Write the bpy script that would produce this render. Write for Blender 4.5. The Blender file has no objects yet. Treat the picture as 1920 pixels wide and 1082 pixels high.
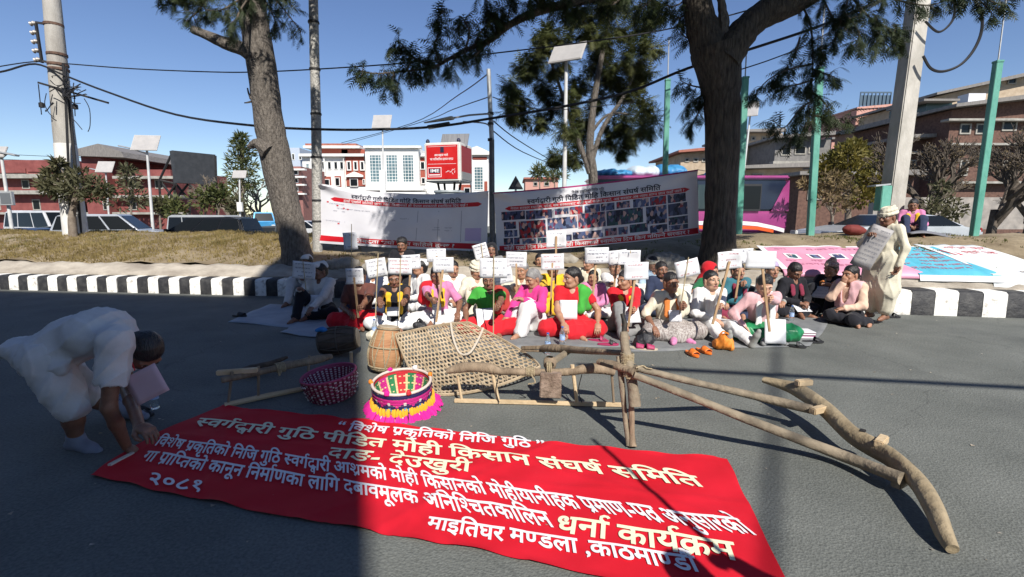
import bpy, bmesh, math, random
import numpy as np
from mathutils import Vector, Matrix
R = math.radians
SC = bpy.context.scene
COL = SC.collection

# ---------------------------------------------------------------- camera, world, sun, exposure
CAM_H, FPX, HORIZ = 1.52, 900.0, 402.0          # metres, focal length and horizon in photo pixels (1920 wide)
PITCH = math.atan((541 - HORIZ) / FPX)
cam = bpy.data.cameras.new('camera')
cam.sensor_width = 36; cam.lens = FPX / 1920 * 36; cam.clip_start = .05; cam.clip_end = 3000
cam_o = bpy.data.objects.new('camera', cam); COL.objects.link(cam_o)
cam_o.location = (0, 0, CAM_H); cam_o.rotation_euler = (math.pi / 2 - PITCH, 0, 0)
SC.camera = cam_o
SUN_EL, SUN_AZ = R(43), math.atan2(.307, .95)   # sun stands behind the camera, a little to the right
SX, SY = math.sin(SUN_AZ), -math.cos(SUN_AZ)    # horizontal direction towards the sun
W = bpy.data.worlds.new('World'); SC.world = W; W.use_nodes = True
nt = W.node_tree
sky = nt.nodes.new('ShaderNodeTexSky'); sky.sky_type = 'NISHITA'; sky.sun_disc = False
sky.sun_elevation = SUN_EL; sky.sun_rotation = math.atan2(SX, SY)
sky.air_density = 1.1; sky.dust_density = .12; sky.ozone_density = 2.6; sky.altitude = 1300
hsv = nt.nodes.new('ShaderNodeHueSaturation'); hsv.inputs['Saturation'].default_value = 1.08; hsv.inputs['Hue'].default_value = .51
nt.links.new(sky.outputs[0], hsv.inputs['Color']); nt.links.new(hsv.outputs[0], nt.nodes['Background'].inputs[0])
nt.nodes['Background'].inputs[1].default_value = .09
sun = bpy.data.lights.new('sun', 'SUN'); sun.energy = 4.9; sun.angle = R(.5); sun.color = (1, .955, .88)
sun_o = bpy.data.objects.new('sun', sun); COL.objects.link(sun_o)
sun_o.rotation_euler = Vector((SX * math.cos(SUN_EL), SY * math.cos(SUN_EL), math.sin(SUN_EL))).to_track_quat('Z', 'Y').to_euler()
sun_o.location = (5, -10, 20)
SC.view_settings.view_transform = 'Standard'; SC.view_settings.look = 'None'
SC.view_settings.exposure = 0.45; SC.view_settings.gamma = 1
SC.cycles.max_bounces = 6; SC.cycles.transparent_max_bounces = 6
SC.cycles.use_denoising = True

def ray(px, py):
    c, s = math.cos(PITCH), math.sin(PITCH); x, y = px - 960, py - 541
    return x, FPX * c - y * s, -(y * c + FPX * s)
def G(px, py, z=0.0):            # photo pixel -> point on the level z
    x, f, u = ray(px, py); t = (z - CAM_H) / u
    return Vector((x * t, f * t, z))
def P(px, py, Y):                # photo pixel -> point at the distance Y
    x, f, u = ray(px, py); t = Y / f
    return Vector((x * t, Y, CAM_H + u * t))
def mpp(Y): return Y / FPX       # metres per photo pixel at the distance Y

# ---------------------------------------------------------------- objects
def link(o): COL.objects.link(o); return o
def tag(o, label=None, cat=None, group=None, kind=None):
    if label: o['label'] = label
    if cat: o['category'] = cat
    if group: o['group'] = group
    if kind: o['kind'] = kind
    return o
def thing(name, label, cat, loc=(0, 0, 0), rz=0.0, group=None):
    o = link(bpy.data.objects.new(name, None)); o.location = loc; o.rotation_euler = (0, 0, rz)
    o.empty_display_size = .1
    return tag(o, label, cat, group)
def wm(o):
    if o is None: return Matrix()
    m = Matrix.LocRotScale(o.location, o.rotation_euler, o.scale)
    return wm(o.parent) @ m
def copy_tree(o, parent=None):
    c = o.copy(); COL.objects.link(c)
    if parent is not None: c.parent = parent
    for ch in list(o.children): copy_tree(ch, c)
    return c

class MB:                        # collects shapes, builds ONE mesh object
    def __init__(s): s.v = []; s.f = []; s.m = []
    def add(s, vs, fs, mi=0):
        o = len(s.v); s.v.extend([tuple(v) for v in vs]); s.f.extend([tuple(i + o for i in f) for f in fs])
        s.m.extend([mi] * len(fs)); return s
    def box(s, c, d, rot=None, mi=0, taper=1.0):
        x, y, z = d[0] / 2, d[1] / 2, d[2] / 2; t = taper
        vs = [Vector(p) for p in ((-x, -y, -z), (x, -y, -z), (x, y, -z), (-x, y, -z), (-x * t, -y * t, z), (x * t, -y * t, z), (x * t, y * t, z), (-x * t, y * t, z))]
        if rot is not None:
            if isinstance(rot, (int, float)): rot = Matrix.Rotation(rot, 3, 'Z')
            vs = [rot @ v for v in vs]
        c = Vector(c)
        return s.add([v + c for v in vs], [(0, 3, 2, 1), (4, 5, 6, 7), (0, 1, 5, 4), (1, 2, 6, 5), (2, 3, 7, 6), (3, 0, 4, 7)], mi)
    def bar(s, a, b, w, h=None, mi=0, up=(0, 0, 1)):   # rectangular bar from a to b
        a, b = Vector(a), Vector(b); d = b - a; L = d.length; d.normalize(); h = h or w
        u = Vector(up); sd = d.cross(u)
        if sd.length < 1e-3: sd = d.cross(Vector((0, 1, 0)))
        sd.normalize(); u = sd.cross(d)
        rot = Matrix((sd, d, u)).transposed()
        return s.box((a + b) / 2, (w, L, h), rot, mi)
    def tube(s, pts, r, n=8, mi=0, cap=True, flat=None, closed=False):
        pts = [Vector(p) for p in pts]; N = len(pts)
        rs = r if isinstance(r, (list, tuple)) else [r] * N
        rings = []; prev = None
        for i, p in enumerate(pts):
            a = pts[i - 1] if (i > 0 or closed) else p; b = pts[(i + 1) % N] if (i < N - 1 or closed) else p
            d = (b - a).normalized()
            if prev is None:
                u = d.orthogonal().normalized() if flat is None else (Vector(flat) - d * d.dot(Vector(flat))).normalized()
            else:
                u = prev - d * prev.dot(d); u = u.normalized() if u.length > 1e-6 else d.orthogonal().normalized()
            prev = u; w = d.cross(u)
            rr = rs[i]; ra, rb = rr if isinstance(rr, tuple) else (rr, rr)
            rings.append([p + u * (math.cos(2 * math.pi * k / n) * ra) + w * (math.sin(2 * math.pi * k / n) * rb) for k in range(n)])
        vs = [v for rg in rings for v in rg]; fs = []
        for i in range(N if closed else N - 1):
            j = (i + 1) % N
            for k in range(n):
                fs.append((i * n + k, i * n + (k + 1) % n, j * n + (k + 1) % n, j * n + k))
        if cap and not closed:
            fs.append(tuple(range(n))[::-1]); fs.append(tuple((N - 1) * n + k for k in range(n)))
        return s.add(vs, fs, mi)
    def lathe(s, prof, n=20, o=(0, 0, 0), mi=0, M=None, cap=True):
        o = Vector(o); vs = []; fs = []
        for r_, z in prof:
            for k in range(n):
                v = Vector((r_ * math.cos(2 * math.pi * k / n), r_ * math.sin(2 * math.pi * k / n), z))
                vs.append((M @ v if M is not None else v) + o)
        for i in range(len(prof) - 1):
            for k in range(n):
                fs.append((i * n + k, i * n + (k + 1) % n, (i + 1) * n + (k + 1) % n, (i + 1) * n + k))
        if cap: fs.append(tuple(range(n))[::-1]); fs.append(tuple((len(prof) - 1) * n + k for k in range(n)))
        return s.add(vs, fs, mi)
    def prism(s, poly, a, ax, ay, d, mi=0):   # polygon (x, y) in the frame a, ax, ay, pushed along the vector d
        a, ax, ay, d = Vector(a), Vector(ax), Vector(ay), Vector(d); n = len(poly)
        lo = [a + ax * x + ay * y for x, y in poly]; vs = lo + [v + d for v in lo]
        fs = [tuple(range(n))[::-1], tuple(range(n, 2 * n))] + [(i, (i + 1) % n, n + (i + 1) % n, n + i) for i in range(n)]
        return s.add(vs, fs, mi)
    def grid(s, fn, nu, nv, mi=0, mfn=None):
        vs = [fn(i / nu, j / nv) for i in range(nu + 1) for j in range(nv + 1)]
        o = len(s.v); s.v.extend([tuple(v) for v in vs])
        for i in range(nu):
            for j in range(nv):
                a = i * (nv + 1) + j
                s.f.append((o + a, o + a + nv + 1, o + a + nv + 2, o + a + 1)); s.m.append(mfn(i, j) if mfn else mi)
        return s
    def quad(s, a, b, c, d, mi=0): return s.add([a, b, c, d], [(0, 1, 2, 3)], mi)
    def build(s, name, mats, parent=None, smooth=40, solid=0.0, fix=False, bevel=0.0):
        me = bpy.data.meshes.new(name)
        M = wm(parent).inverted() if parent is not None else None
        vs = s.v
        if M is not None:
            A = np.array(vs, dtype=float).reshape(-1, 3); Mn = np.array(M)
            vs = (A @ Mn[:3, :3].T + Mn[:3, 3]).tolist()
        me.from_pydata(vs, [], s.f)
        mats = mats if isinstance(mats, (list, tuple)) else [mats]
        for m in mats: me.materials.append(m)
        if len(mats) > 1: me.polygons.foreach_set('material_index', s.m)
        if fix or bevel:
            bm = bmesh.new(); bm.from_mesh(me)
            if fix: bmesh.ops.recalc_face_normals(bm, faces=bm.faces)
            if bevel:
                es = [e for e in bm.edges if len(e.link_faces) == 2 and e.calc_face_angle(0) > .6]
                bmesh.ops.bevel(bm, geom=es, offset=bevel, segments=2, affect='EDGES', clamp_overlap=True)
            bm.to_mesh(me); bm.free()
        if smooth:
            me.shade_smooth(); me.set_sharp_from_angle(angle=R(smooth))
        me.update()
        o = link(bpy.data.objects.new(name, me))
        if parent is not None: o.parent = parent
        if solid:
            md = o.modifiers.new('thickness', 'SOLIDIFY'); md.thickness = solid; md.offset = 0
        return o

# ---------------------------------------------------------------- materials
MATS = {}
def mat(name, col, col2=None, rough=.7, metal=0.0, scale=6.0, detail=4.0, bump=0.0, bscale=40.0, stretch=(1, 1, 1), spec=.5, lo=.35, hi=.65, emit=0.0, trans=0.0, alpha=1.0, sheen=0.0, sub=0.0, coord='Object', two=0.0, bdist=.02):
    if name in MATS: return MATS[name]
    m = bpy.data.materials.new(name); m.use_nodes = True; N = m.node_tree.nodes; L = m.node_tree.links
    b = N['Principled BSDF']; c4 = lambda c: (c[0], c[1], c[2], 1)
    b.inputs['Base Color'].default_value = c4(col); b.inputs['Roughness'].default_value = rough
    b.inputs['Metallic'].default_value = metal; b.inputs['Specular IOR Level'].default_value = spec
    if sheen: b.inputs['Sheen Weight'].default_value = sheen
    if sub: b.inputs['Subsurface Weight'].default_value = sub; b.inputs['Subsurface Scale'].default_value = .02
    if trans: b.inputs['Transmission Weight'].default_value = trans
    if alpha < 1: b.inputs['Alpha'].default_value = alpha
    if emit: b.inputs['Emission Color'].default_value = c4(col); b.inputs['Emission Strength'].default_value = emit
    tc = None
    if col2 or bump:
        tc = N.new('ShaderNodeTexCoord'); mp = N.new('ShaderNodeMapping'); mp.inputs['Scale'].default_value = stretch
        L.new(tc.outputs[coord], mp.inputs[0])
    if col2:
        nz = N.new('ShaderNodeTexNoise'); nz.inputs['Scale'].default_value = scale; nz.inputs['Detail'].default_value = detail
        nz.inputs['Roughness'].default_value = .62
        L.new(mp.outputs[0], nz.inputs['Vector'])
        rp = N.new('ShaderNodeValToRGB'); rp.color_ramp.elements[0].position = lo; rp.color_ramp.elements[1].position = hi
        rp.color_ramp.elements[0].color = c4(col); rp.color_ramp.elements[1].color = c4(col2)
        L.new(nz.outputs['Fac'], rp.inputs[0]); L.new(rp.outputs[0], b.inputs['Base Color'])
    if bump:
        n2 = N.new('ShaderNodeTexNoise'); n2.inputs['Scale'].default_value = bscale; n2.inputs['Detail'].default_value = 5
        L.new(mp.outputs[0], n2.inputs['Vector'])
        bp = N.new('ShaderNodeBump'); bp.inputs['Strength'].default_value = min(1, bump); bp.inputs['Distance'].default_value = bdist
        L.new(n2.outputs['Fac'], bp.inputs['Height']); L.new(bp.outputs[0], b.inputs['Normal'])
    if two:
        tr = N.new('ShaderNodeBsdfTranslucent'); mx = N.new('ShaderNodeMixShader'); mx.inputs[0].default_value = two
        if col2: L.new(rp.outputs[0], tr.inputs[0])
        else: tr.inputs[0].default_value = c4(col)
        L.new(b.outputs[0], mx.inputs[1]); L.new(tr.outputs[0], mx.inputs[2])
        L.new(mx.outputs[0], N['Material Output'].inputs[0])
    MATS[name] = m; return m
def cloth(name, col, v=.12, rough=.85, bump=.35):
    d = tuple(max(0, c * (1 - v)) for c in col)
    return mat(name, d, col, rough=rough, scale=9, bump=bump * .3, bscale=160, spec=.2, sheen=.1)
def lerp(a, b, t): return a + (b - a) * t
def interp(x, xs, ys): return float(np.interp(x, xs, ys))
# ---------------------------------------------------------------- Devanagari lettering
CONS = set('कखगघङचछजझञटठडढणतथदधनपफबभमयरलवशषसह')
_GL = {}
THIN = {'श': .008, 'द': .008, 'ङ': .012, '१': .015}
def raw_glyph(ch, bold):
    key = (ch, bold)
    if key in _GL: return _GL[key]
    def shape(body):
        c = bpy.data.curves.new('glyph', 'FONT'); c.body = body; c.size = 1; c.offset = min(bold, THIN.get(ch, 9)); c.resolution_u = 3
        o = bpy.data.objects.new('glyph', c); COL.objects.link(o)
        dg = bpy.context.evaluated_depsgraph_get(); dg.update()
        me = bpy.data.meshes.new_from_object(o.evaluated_get(dg))
        vs = [(v.co.x, v.co.y) for v in me.vertices]; fs = [tuple(p.vertices) for p in me.polygons]
        bpy.data.objects.remove(o); bpy.data.curves.remove(c); bpy.data.meshes.remove(me)
        return vs, fs
    if ch == ' ': g = ([], [], .26)
    else:
        vs, fs = shape(ch); adv = max(v[0] for v in shape(ch + 'णण')[0]) - max(v[0] for v in shape('णण')[0])
        g = (vs, fs, adv)
    _GL[key] = g; return g
def cut_x(vs, fs, x):            # keep what lies left of x
    bm = bmesh.new(); bv = [bm.verts.new((a, b, 0)) for a, b in vs]
    for f in fs:
        try: bm.faces.new([bv[i] for i in f])
        except ValueError: pass
    bmesh.ops.bisect_plane(bm, geom=bm.verts[:] + bm.edges[:] + bm.faces[:], plane_co=(x, 0, 0), plane_no=(1, 0, 0), clear_outer=True)
    bm.verts.index_update()
    r = ([(v.co.x, v.co.y) for v in bm.verts], [tuple(v.index for v in f.verts) for f in bm.faces]); bm.free(); return r
def half_glyph(ch, bold):
    key = (ch, bold, 'half')
    if key in _GL: return _GL[key]
    vs, fs, adv = raw_glyph(ch, bold)
    low = sorted(x for x, y in vs if y < .12)
    right = low[-1]; x = right - .085 - 2 * bold
    v2, f2 = cut_x(vs, fs, x); _GL[key] = (v2, f2, x); return _GL[key]
def stroke(pts, w):
    vs = []; n = len(pts)
    for i, p in enumerate(pts):
        a = pts[max(0, i - 1)]; b = pts[min(n - 1, i + 1)]; dx, dy = b[0] - a[0], b[1] - a[1]; l = math.hypot(dx, dy) or 1
        vs += [(p[0] - dy / l * w / 2, p[1] + dx / l * w / 2), (p[0] + dy / l * w / 2, p[1] - dx / l * w / 2)]
    return vs, [(2 * i, 2 * i + 1, 2 * i + 3, 2 * i + 2) for i in range(n - 1)]
def set_text(s, bold=.02):
    """-> list of (verts, faces) and the width; the baseline is y = 0, the head line about y = .62"""
    out = []; pen = [0.0]; sw = .085 + 2 * bold
    def put(g, dx=0, dy=0, sc=1.0, adv=True):
        vs, fs, a = g
        if vs: out.append(([(x * sc + pen[0] + dx, y * sc + dy) for x, y in vs], fs))
        if adv: pen[0] += a * sc
    i = 0
    while i < len(s):
        ch = s[i]
        if ch not in CONS: put(raw_glyph(ch, bold)); i += 1; continue
        cl = [ch]; i += 1
        while i + 1 < len(s) and s[i] == '्' and s[i + 1] in CONS: cl.append(s[i + 1]); i += 2
        marks = []
        while i < len(s) and s[i] in 'ािीुूृेैोौंँ': marks.append(s[i]); i += 1
        reph = len(cl) > 1 and cl[0] == 'र'
        if reph: cl = cl[1:]
        rak = len(cl) > 1 and cl[-1] == 'र'
        if rak: cl = cl[:-1]
        if 'ि' in marks: put(raw_glyph('ि', bold)); marks.remove('ि')
        if cl[0] == 'द' and len(cl) > 1 and cl[1] in 'वधद':
            put(raw_glyph('द', bold), adv=False); put(raw_glyph(cl[1], bold), dx=.22, dy=-.22, sc=.62, adv=False); pen[0] += raw_glyph('द', bold)[2] + .02
            cl = []
        for c in cl[:-1]: put(half_glyph(c, bold))
        if cl:
            g = raw_glyph(cl[-1], bold)
            if rak:
                low = max((x for x, y in g[0] if y < .12), default=g[2] - .1) - sw / 2
                if cl[-1] in 'कफट': low = g[2] * .5
                out.append(stroke([(pen[0] + low - .02, .16), (pen[0] + low - .13, .06), (pen[0] + low - .24, -.06)], sw * .9))
            put(g)
        vow = [m for m in marks if m in 'ाीोौ']; oth = [m for m in marks if m not in 'ाीोौ']
        for m in vow: put(raw_glyph(m, bold))
        for m in oth: put(raw_glyph(m, bold))
        if reph:
            x = pen[0] - sw * .9
            out.append(stroke([(x - .01, .60), (x - .09, .70), (x - .08, .80), (x + .0, .85), (x + .09, .84), (x + .13, .78)], sw * .8))
    return out, pen[0]
def text_mesh(s, fn, bold=.02, cutx=0.0, lift=.0012):
    """fn(x in 0..1 along the line, y in letter units, lift) -> point. Returns (verts, faces)"""
    gl, wid = set_text(s, bold); V = []; F = []
    for k, (vs, fs) in enumerate(gl):
        if cutx:
            bm = bmesh.new(); bv = [bm.verts.new((a, b, 0)) for a, b in vs]
            for f in fs:
                try: bm.faces.new([bv[i] for i in f])
                except ValueError: pass
            x0 = min(v[0] for v in vs); x1 = max(v[0] for v in vs)
            for ax, lo, hi in ((0, x0, x1), (1, -.3, 1.1)):
                t = math.ceil(lo / cutx) * cutx
                while t < hi:
                    co = [0, 0, 0]; co[ax] = t; no = [0, 0, 0]; no[ax] = 1
                    bmesh.ops.bisect_plane(bm, geom=bm.verts[:] + bm.edges[:] + bm.faces[:], plane_co=co, plane_no=no); t += cutx
            bm.verts.index_update()
            vs = [(v.co.x, v.co.y) for v in bm.verts]; fs = [tuple(v.index for v in f.verts) for f in bm.faces]; bm.free()
        o = len(V); V += [fn(x / wid, y, lift + (k % 4) * .0003) for x, y in vs]; F += [tuple(i + o for i in f) for f in fs]
    return V, F
def text_part(name, s, fn, m, parent, **kw):
    V, F = text_mesh(s, fn, **kw); b = MB(); b.add(V, F); return b.build(name, m, parent, smooth=0)
# ---------------------------------------------------------------- soft bodies: distance fields -> surface nets
class SDF:
    """union of round cones and ellipsoids, smooth joins, cuts; meshed as one continuous surface"""
    def __init__(s): s.p = []
    def cone(s, a, b, ra, rb=None, k=.03, flat=None, neg=False):      # flat = (axis, factor): thinner along that axis
        s.p.append(('c', np.array(a, float), np.array(b, float), ra, ra if rb is None else rb, k, flat, neg)); return s
    def ell(s, c, r, rot=None, k=.02, neg=False):
        s.p.append(('e', np.array(c, float), np.array(r, float), None if rot is None else np.array(rot, float), None, k, None, neg)); return s
    def chain(s, pts, rs, k=.03, flat=None):
        for i in range(len(pts) - 1): s.cone(pts[i], pts[i + 1], rs[i], rs[i + 1], k, flat)
        return s
    def plane(s, c, n): s.p.append(('p', np.array(c, float), np.array(n, float), None, None, 0, None, True)); return s   # removes the side n points to
    def bounds(s):
        lo = np.full(3, 1e9); hi = -lo
        for q in s.p:
            if q[7]: continue
            if q[0] == 'c': r = max(q[3], q[4]); l = np.minimum(q[1], q[2]) - r; h = np.maximum(q[1], q[2]) + r
            else: r = q[2].max(); l = q[1] - r; h = q[1] + r
            lo = np.minimum(lo, l); hi = np.maximum(hi, h)
        return lo, hi
    def mesh(s, h=.011, fold=0.0, seed=0, ffreq=1.0, vert=0.3, drape=None):
        lo, hi = s.bounds(); lo = lo - 3 * h - fold; hi = hi + 3 * h + fold
        n = np.ceil((hi - lo) / h).astype(int) + 1
        ax = [lo[i] + h * np.arange(n[i]) for i in range(3)]
        F = np.full(n, .25, dtype=np.float32)
        def block(l, hh):
            i0 = np.clip(np.floor((l - lo) / h).astype(int), 0, n); i1 = np.clip(np.ceil((hh - lo) / h).astype(int) + 1, 0, n)
            sl = tuple(slice(a, b) for a, b in zip(i0, i1))
            X, Y, Z = np.meshgrid(ax[0][sl[0]], ax[1][sl[1]], ax[2][sl[2]], indexing='ij')
            return sl, X.astype(np.float32), Y.astype(np.float32), Z.astype(np.float32)
        negs = []
        def field(q, l, hh):
            sl, X, Y, Z = block(l, hh)
            if X.size == 0: return None, None
            if q[0] == 'c':
                a, b, ra, rb = q[1:5]; ab = b - a; L2 = ab @ ab + 1e-9
                px, py, pz = X - a[0], Y - a[1], Z - a[2]
                t = np.clip((px * ab[0] + py * ab[1] + pz * ab[2]) / L2, 0, 1)
                px -= t * ab[0]; py -= t * ab[1]; pz -= t * ab[2]
                if q[6] is not None:
                    u, fac = q[6]; u = np.array(u, float); u = u / np.linalg.norm(u); d = (px * u[0] + py * u[1] + pz * u[2]) * (fac - 1)
                    px += u[0] * d; py += u[1] * d; pz += u[2] * d
                    D = (np.sqrt(px * px + py * py + pz * pz) - (ra + (rb - ra) * t)) / max(1, fac ** .5)
                else: D = np.sqrt(px * px + py * py + pz * pz) - (ra + (rb - ra) * t)
            elif q[0] == 'e':
                px, py, pz = X - q[1][0], Y - q[1][1], Z - q[1][2]
                if q[3] is not None:
                    m = q[3]; px, py, pz = (m[0, i] * px + m[1, i] * py + m[2, i] * pz for i in range(3))
                r = q[2]; k0 = np.sqrt((px / r[0]) ** 2 + (py / r[1]) ** 2 + (pz / r[2]) ** 2) + 1e-6
                k1 = np.sqrt((px / r[0] ** 2) ** 2 + (py / r[1] ** 2) ** 2 + (pz / r[2] ** 2) ** 2) + 1e-6
                D = k0 * (k0 - 1) / k1
            else: D = -((X - q[1][0]) * q[2][0] + (Y - q[1][1]) * q[2][1] + (Z - q[1][2]) * q[2][2])
            return sl, D
        for q in s.p:
            if q[7]: negs.append(q); continue
            k = q[5]
            if q[0] == 'c': r = max(q[3], q[4]) + k + .03; l = np.minimum(q[1], q[2]) - r; hh = np.maximum(q[1], q[2]) + r
            else: r = q[2].max() + k + .03; l = q[1] - r; hh = q[1] + r
            sl, D = field(q, l, hh)
            if D is None: continue
            A = F[sl]
            if k > 0:
                hq = np.clip(.5 + .5 * (A - D) / k, 0, 1); F[sl] = A * (1 - hq) + D * hq - k * hq * (1 - hq)
            else: F[sl] = np.minimum(A, D)
        if fold:
            rs = np.random.RandomState(seed); X, Y, Z = np.meshgrid(*ax, indexing='ij'); ph = rs.rand(9) * 6.28
            wx = X + .04 * np.sin(9 * Z + ph[0]) + .03 * np.sin(13 * Y + ph[1]); wy = Y + .04 * np.sin(11 * X + ph[2]); wz = Z + .05 * np.sin(8 * X + ph[3]) + .03 * np.sin(10 * Y + ph[8])
            f = ffreq
            cr = lambda a: (1 - np.abs(np.sin(a))) ** 2.2
            if drape is not None:
                d = np.array(drape, float); d = d / np.linalg.norm(d); u = np.cross(d, (.3, .2, 1.0) if abs(d[2]) < .9 else (1.0, .3, 0)); u = u / np.linalg.norm(u); w = np.cross(d, u)
                a = wx * u[0] + wy * u[1] + wz * u[2]; b = wx * w[0] + wy * w[1] + wz * w[2]; g = X * d[0] + Y * d[1] + Z * d[2]
                N = .8 * cr(f * (17 * a + 9 * b + 2.5 * g) + ph[4]) + .8 * cr(f * (19 * b - 8 * a - 2 * g) + ph[5]) + .3 * cr(f * (9 * g + 6 * a) + ph[6])
            else: N = cr(f * (17 * wx + 6 * vert * wz) + ph[4]) + .7 * cr(f * (14 * wy + 9 * wz) + ph[5]) + .45 * cr(f * (10 * wx - 13 * wz) + ph[6])
            F = F - (fold * (np.minimum(N, 1.2) - .30) * .75).astype(np.float32)
        for q in negs:
            if q[0] == 'p': sl, D = field(q, lo, hi)
            else:
                if q[0] == 'c': r = max(q[3], q[4]) + .06; l = np.minimum(q[1], q[2]) - r; hh = np.maximum(q[1], q[2]) + r
                else: r = q[2].max() + .06; l = q[1] - r; hh = q[1] + r
                sl, D = field(q, l, hh)
                if D is None: continue
            F[sl] = np.maximum(F[sl], -D)
        return surf_nets(F, lo, h)
def surf_nets(F, lo, h):
    s = F < 0; nx, ny, nz = F.shape
    acc = np.zeros((nx - 1, ny - 1, nz - 1, 3), np.float32); cnt = np.zeros((nx - 1, ny - 1, nz - 1), np.float32)
    def c(A, d): return A[d[0]:nx - 1 + d[0], d[1]:ny - 1 + d[1], d[2]:nz - 1 + d[2]]
    for axis in range(3):
        for o1 in (0, 1):
            for o2 in (0, 1):
                d0 = [0, 0, 0]; oth = [i for i in range(3) if i != axis]; d0[oth[0]] = o1; d0[oth[1]] = o2; d1 = list(d0); d1[axis] = 1
                cr = c(s, d0) != c(s, d1); f0, f1 = c(F, d0), c(F, d1)
                t = np.where(cr, f0 / np.where(cr, f0 - f1, 1), 0)
                for i in range(3):
                    acc[..., i] += np.where(cr, (t if i == axis else d0[i]), 0)
                cnt += cr
    act = cnt > 0; idx = np.full(act.shape, -1, np.int64); ii = np.argwhere(act); idx[act] = np.arange(len(ii))
    V = (ii + acc[act] / cnt[act][:, None]) * h + lo
    Q = []
    for axis in range(3):
        a, b = [i for i in range(3) if i != axis]
        d1 = [0, 0, 0]; d1[axis] = 1
        s0 = s[:nx - d1[0], :ny - d1[1], :nz - d1[2]]; s1 = s[d1[0]:, d1[1]:, d1[2]:]
        e = np.argwhere(s0 != s1); ok = (e[:, a] > 0) & (e[:, b] > 0) & (e[:, a] < F.shape[a] - 1) & (e[:, b] < F.shape[b] - 1); e = e[ok]
        if len(e) == 0: continue
        def cell(da, db):
            g = e.copy(); g[:, a] -= da; g[:, b] -= db; return idx[g[:, 0], g[:, 1], g[:, 2]]
        q = np.stack([cell(1, 1), cell(0, 1), cell(0, 0), cell(1, 0)], 1)
        ins = s[e[:, 0], e[:, 1], e[:, 2]]; flip = ins if axis != 1 else ~ins
        q[~flip] = q[~flip][:, ::-1]; Q.append(q)
    Q = np.concatenate(Q) if Q else np.zeros((0, 4), int)
    Q = Q[(Q >= 0).all(1)]
    return V, Q
def np_object(name, parts, mats, parent=None, local=True, sharp=70):
    """parts: list of (V, Q, material index); one mesh object (vertices already in the parent's frame)"""
    Vs = []; Qs = []; M = []; o = 0
    for V, Q, mi in parts:
        Vs.append(np.asarray(V)); Qs.append(np.asarray(Q) + o); M.append(np.full(len(Q), mi)); o += len(V)
    V = np.concatenate(Vs); me = bpy.data.meshes.new(name)
    nq = sum(len(q) for q in Qs); loops = np.concatenate([q.reshape(-1) for q in Qs]).astype(np.int32)
    k = [q.shape[1] for q in Qs for _ in range(1)]
    tot = np.concatenate([np.full(len(q), q.shape[1]) for q in Qs]).astype(np.int32)
    me.vertices.add(len(V)); me.vertices.foreach_set('co', V.astype(np.float32).reshape(-1))
    me.loops.add(len(loops)); me.loops.foreach_set('vertex_index', loops)
    me.polygons.add(nq); st = np.concatenate([[0], np.cumsum(tot)[:-1]]).astype(np.int32)
    me.polygons.foreach_set('loop_start', st); me.polygons.foreach_set('material_index', np.concatenate(M).astype(np.int32))
    mats = mats if isinstance(mats, (list, tuple)) else [mats]
    for m in mats: me.materials.append(m)
    me.update(calc_edges=True); me.validate()
    me.shade_smooth()
    ob = link(bpy.data.objects.new(name, me))
    if parent is not None: ob.parent = parent
    return ob
# ---------------------------------------------------------------- people
def V3(*a): return np.array(a, float)
def unit(v): v = np.asarray(v, float); return v / (np.linalg.norm(v) + 1e-9)
def ik(a, t, l1, l2, pole):
    a, t = np.asarray(a, float), np.asarray(t, float); d = t - a; D = np.linalg.norm(d); D2 = min(max(D, abs(l1 - l2) + .02), l1 + l2 - .004)
    u = d / (D + 1e-9); t = a + u * D2
    x = (l1 * l1 - l2 * l2 + D2 * D2) / (2 * D2); hgt = math.sqrt(max(0, l1 * l1 - x * x))
    p = np.asarray(pole, float); p = p - u * (p @ u); p = unit(p)
    return a + u * x + p * hgt, t
_CAN = {}
def hand_mesh(kind):              # right hand: wrist at 0, fingers +X, palm down (-Z), thumb to +Y
    if kind in _CAN: return _CAN[kind]
    s = SDF(); s.cone((-.02, 0, 0), (.03, 0, 0), .024, .03, .02, ((0, 0, 1), 1.5)); s.cone((.03, -.02, 0), (.075, -.026, -.002), .017, .015, .02); s.cone((.03, .018, 0), (.078, .022, -.002), .018, .015, .02); s.cone((.03, 0, 0), (.08, 0, 0), .02, .016, .02)
    L = (.072, .082, .076, .058); Y = (.027, .009, -.010, -.027)
    curl = {'flat': (-.15, -.2, -.2), 'relax': (-.35, -.5, -.45), 'grip': (-1.0, -1.45, -1.0)}[kind]
    for i in range(4):
        p = np.array((.082 - abs(i - 1.3) * .004, Y[i], -.002)); a = 0
        for j, fr in enumerate((.45, .31, .24)):
            a += curl[j] * (1 + .08 * i); q = p + L[i] * fr * np.array((math.cos(a), (i - 1.5) * -.06, math.sin(a)))
            s.cone(p, q, .0095 - .0008 * j - (.001 if i == 3 else 0), .0088 - .0008 * j - (.001 if i == 3 else 0), .004); p = q
    th = {'flat': [(.01, .024, -.004), (.035, .05, -.012), (.058, .062, -.016), (.078, .066, -.018)],
          'relax': [(.01, .024, -.004), (.034, .046, -.02), (.058, .048, -.034), (.074, .04, -.044)],
          'grip': [(.01, .024, -.006), (.036, .04, -.03), (.06, .03, -.05), (.07, .008, -.056)]}[kind]
    s.chain(th, (.016, .0125, .0105, .009), .008)
    _CAN[kind] = s.mesh(.0045); return _CAN[kind]
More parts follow.
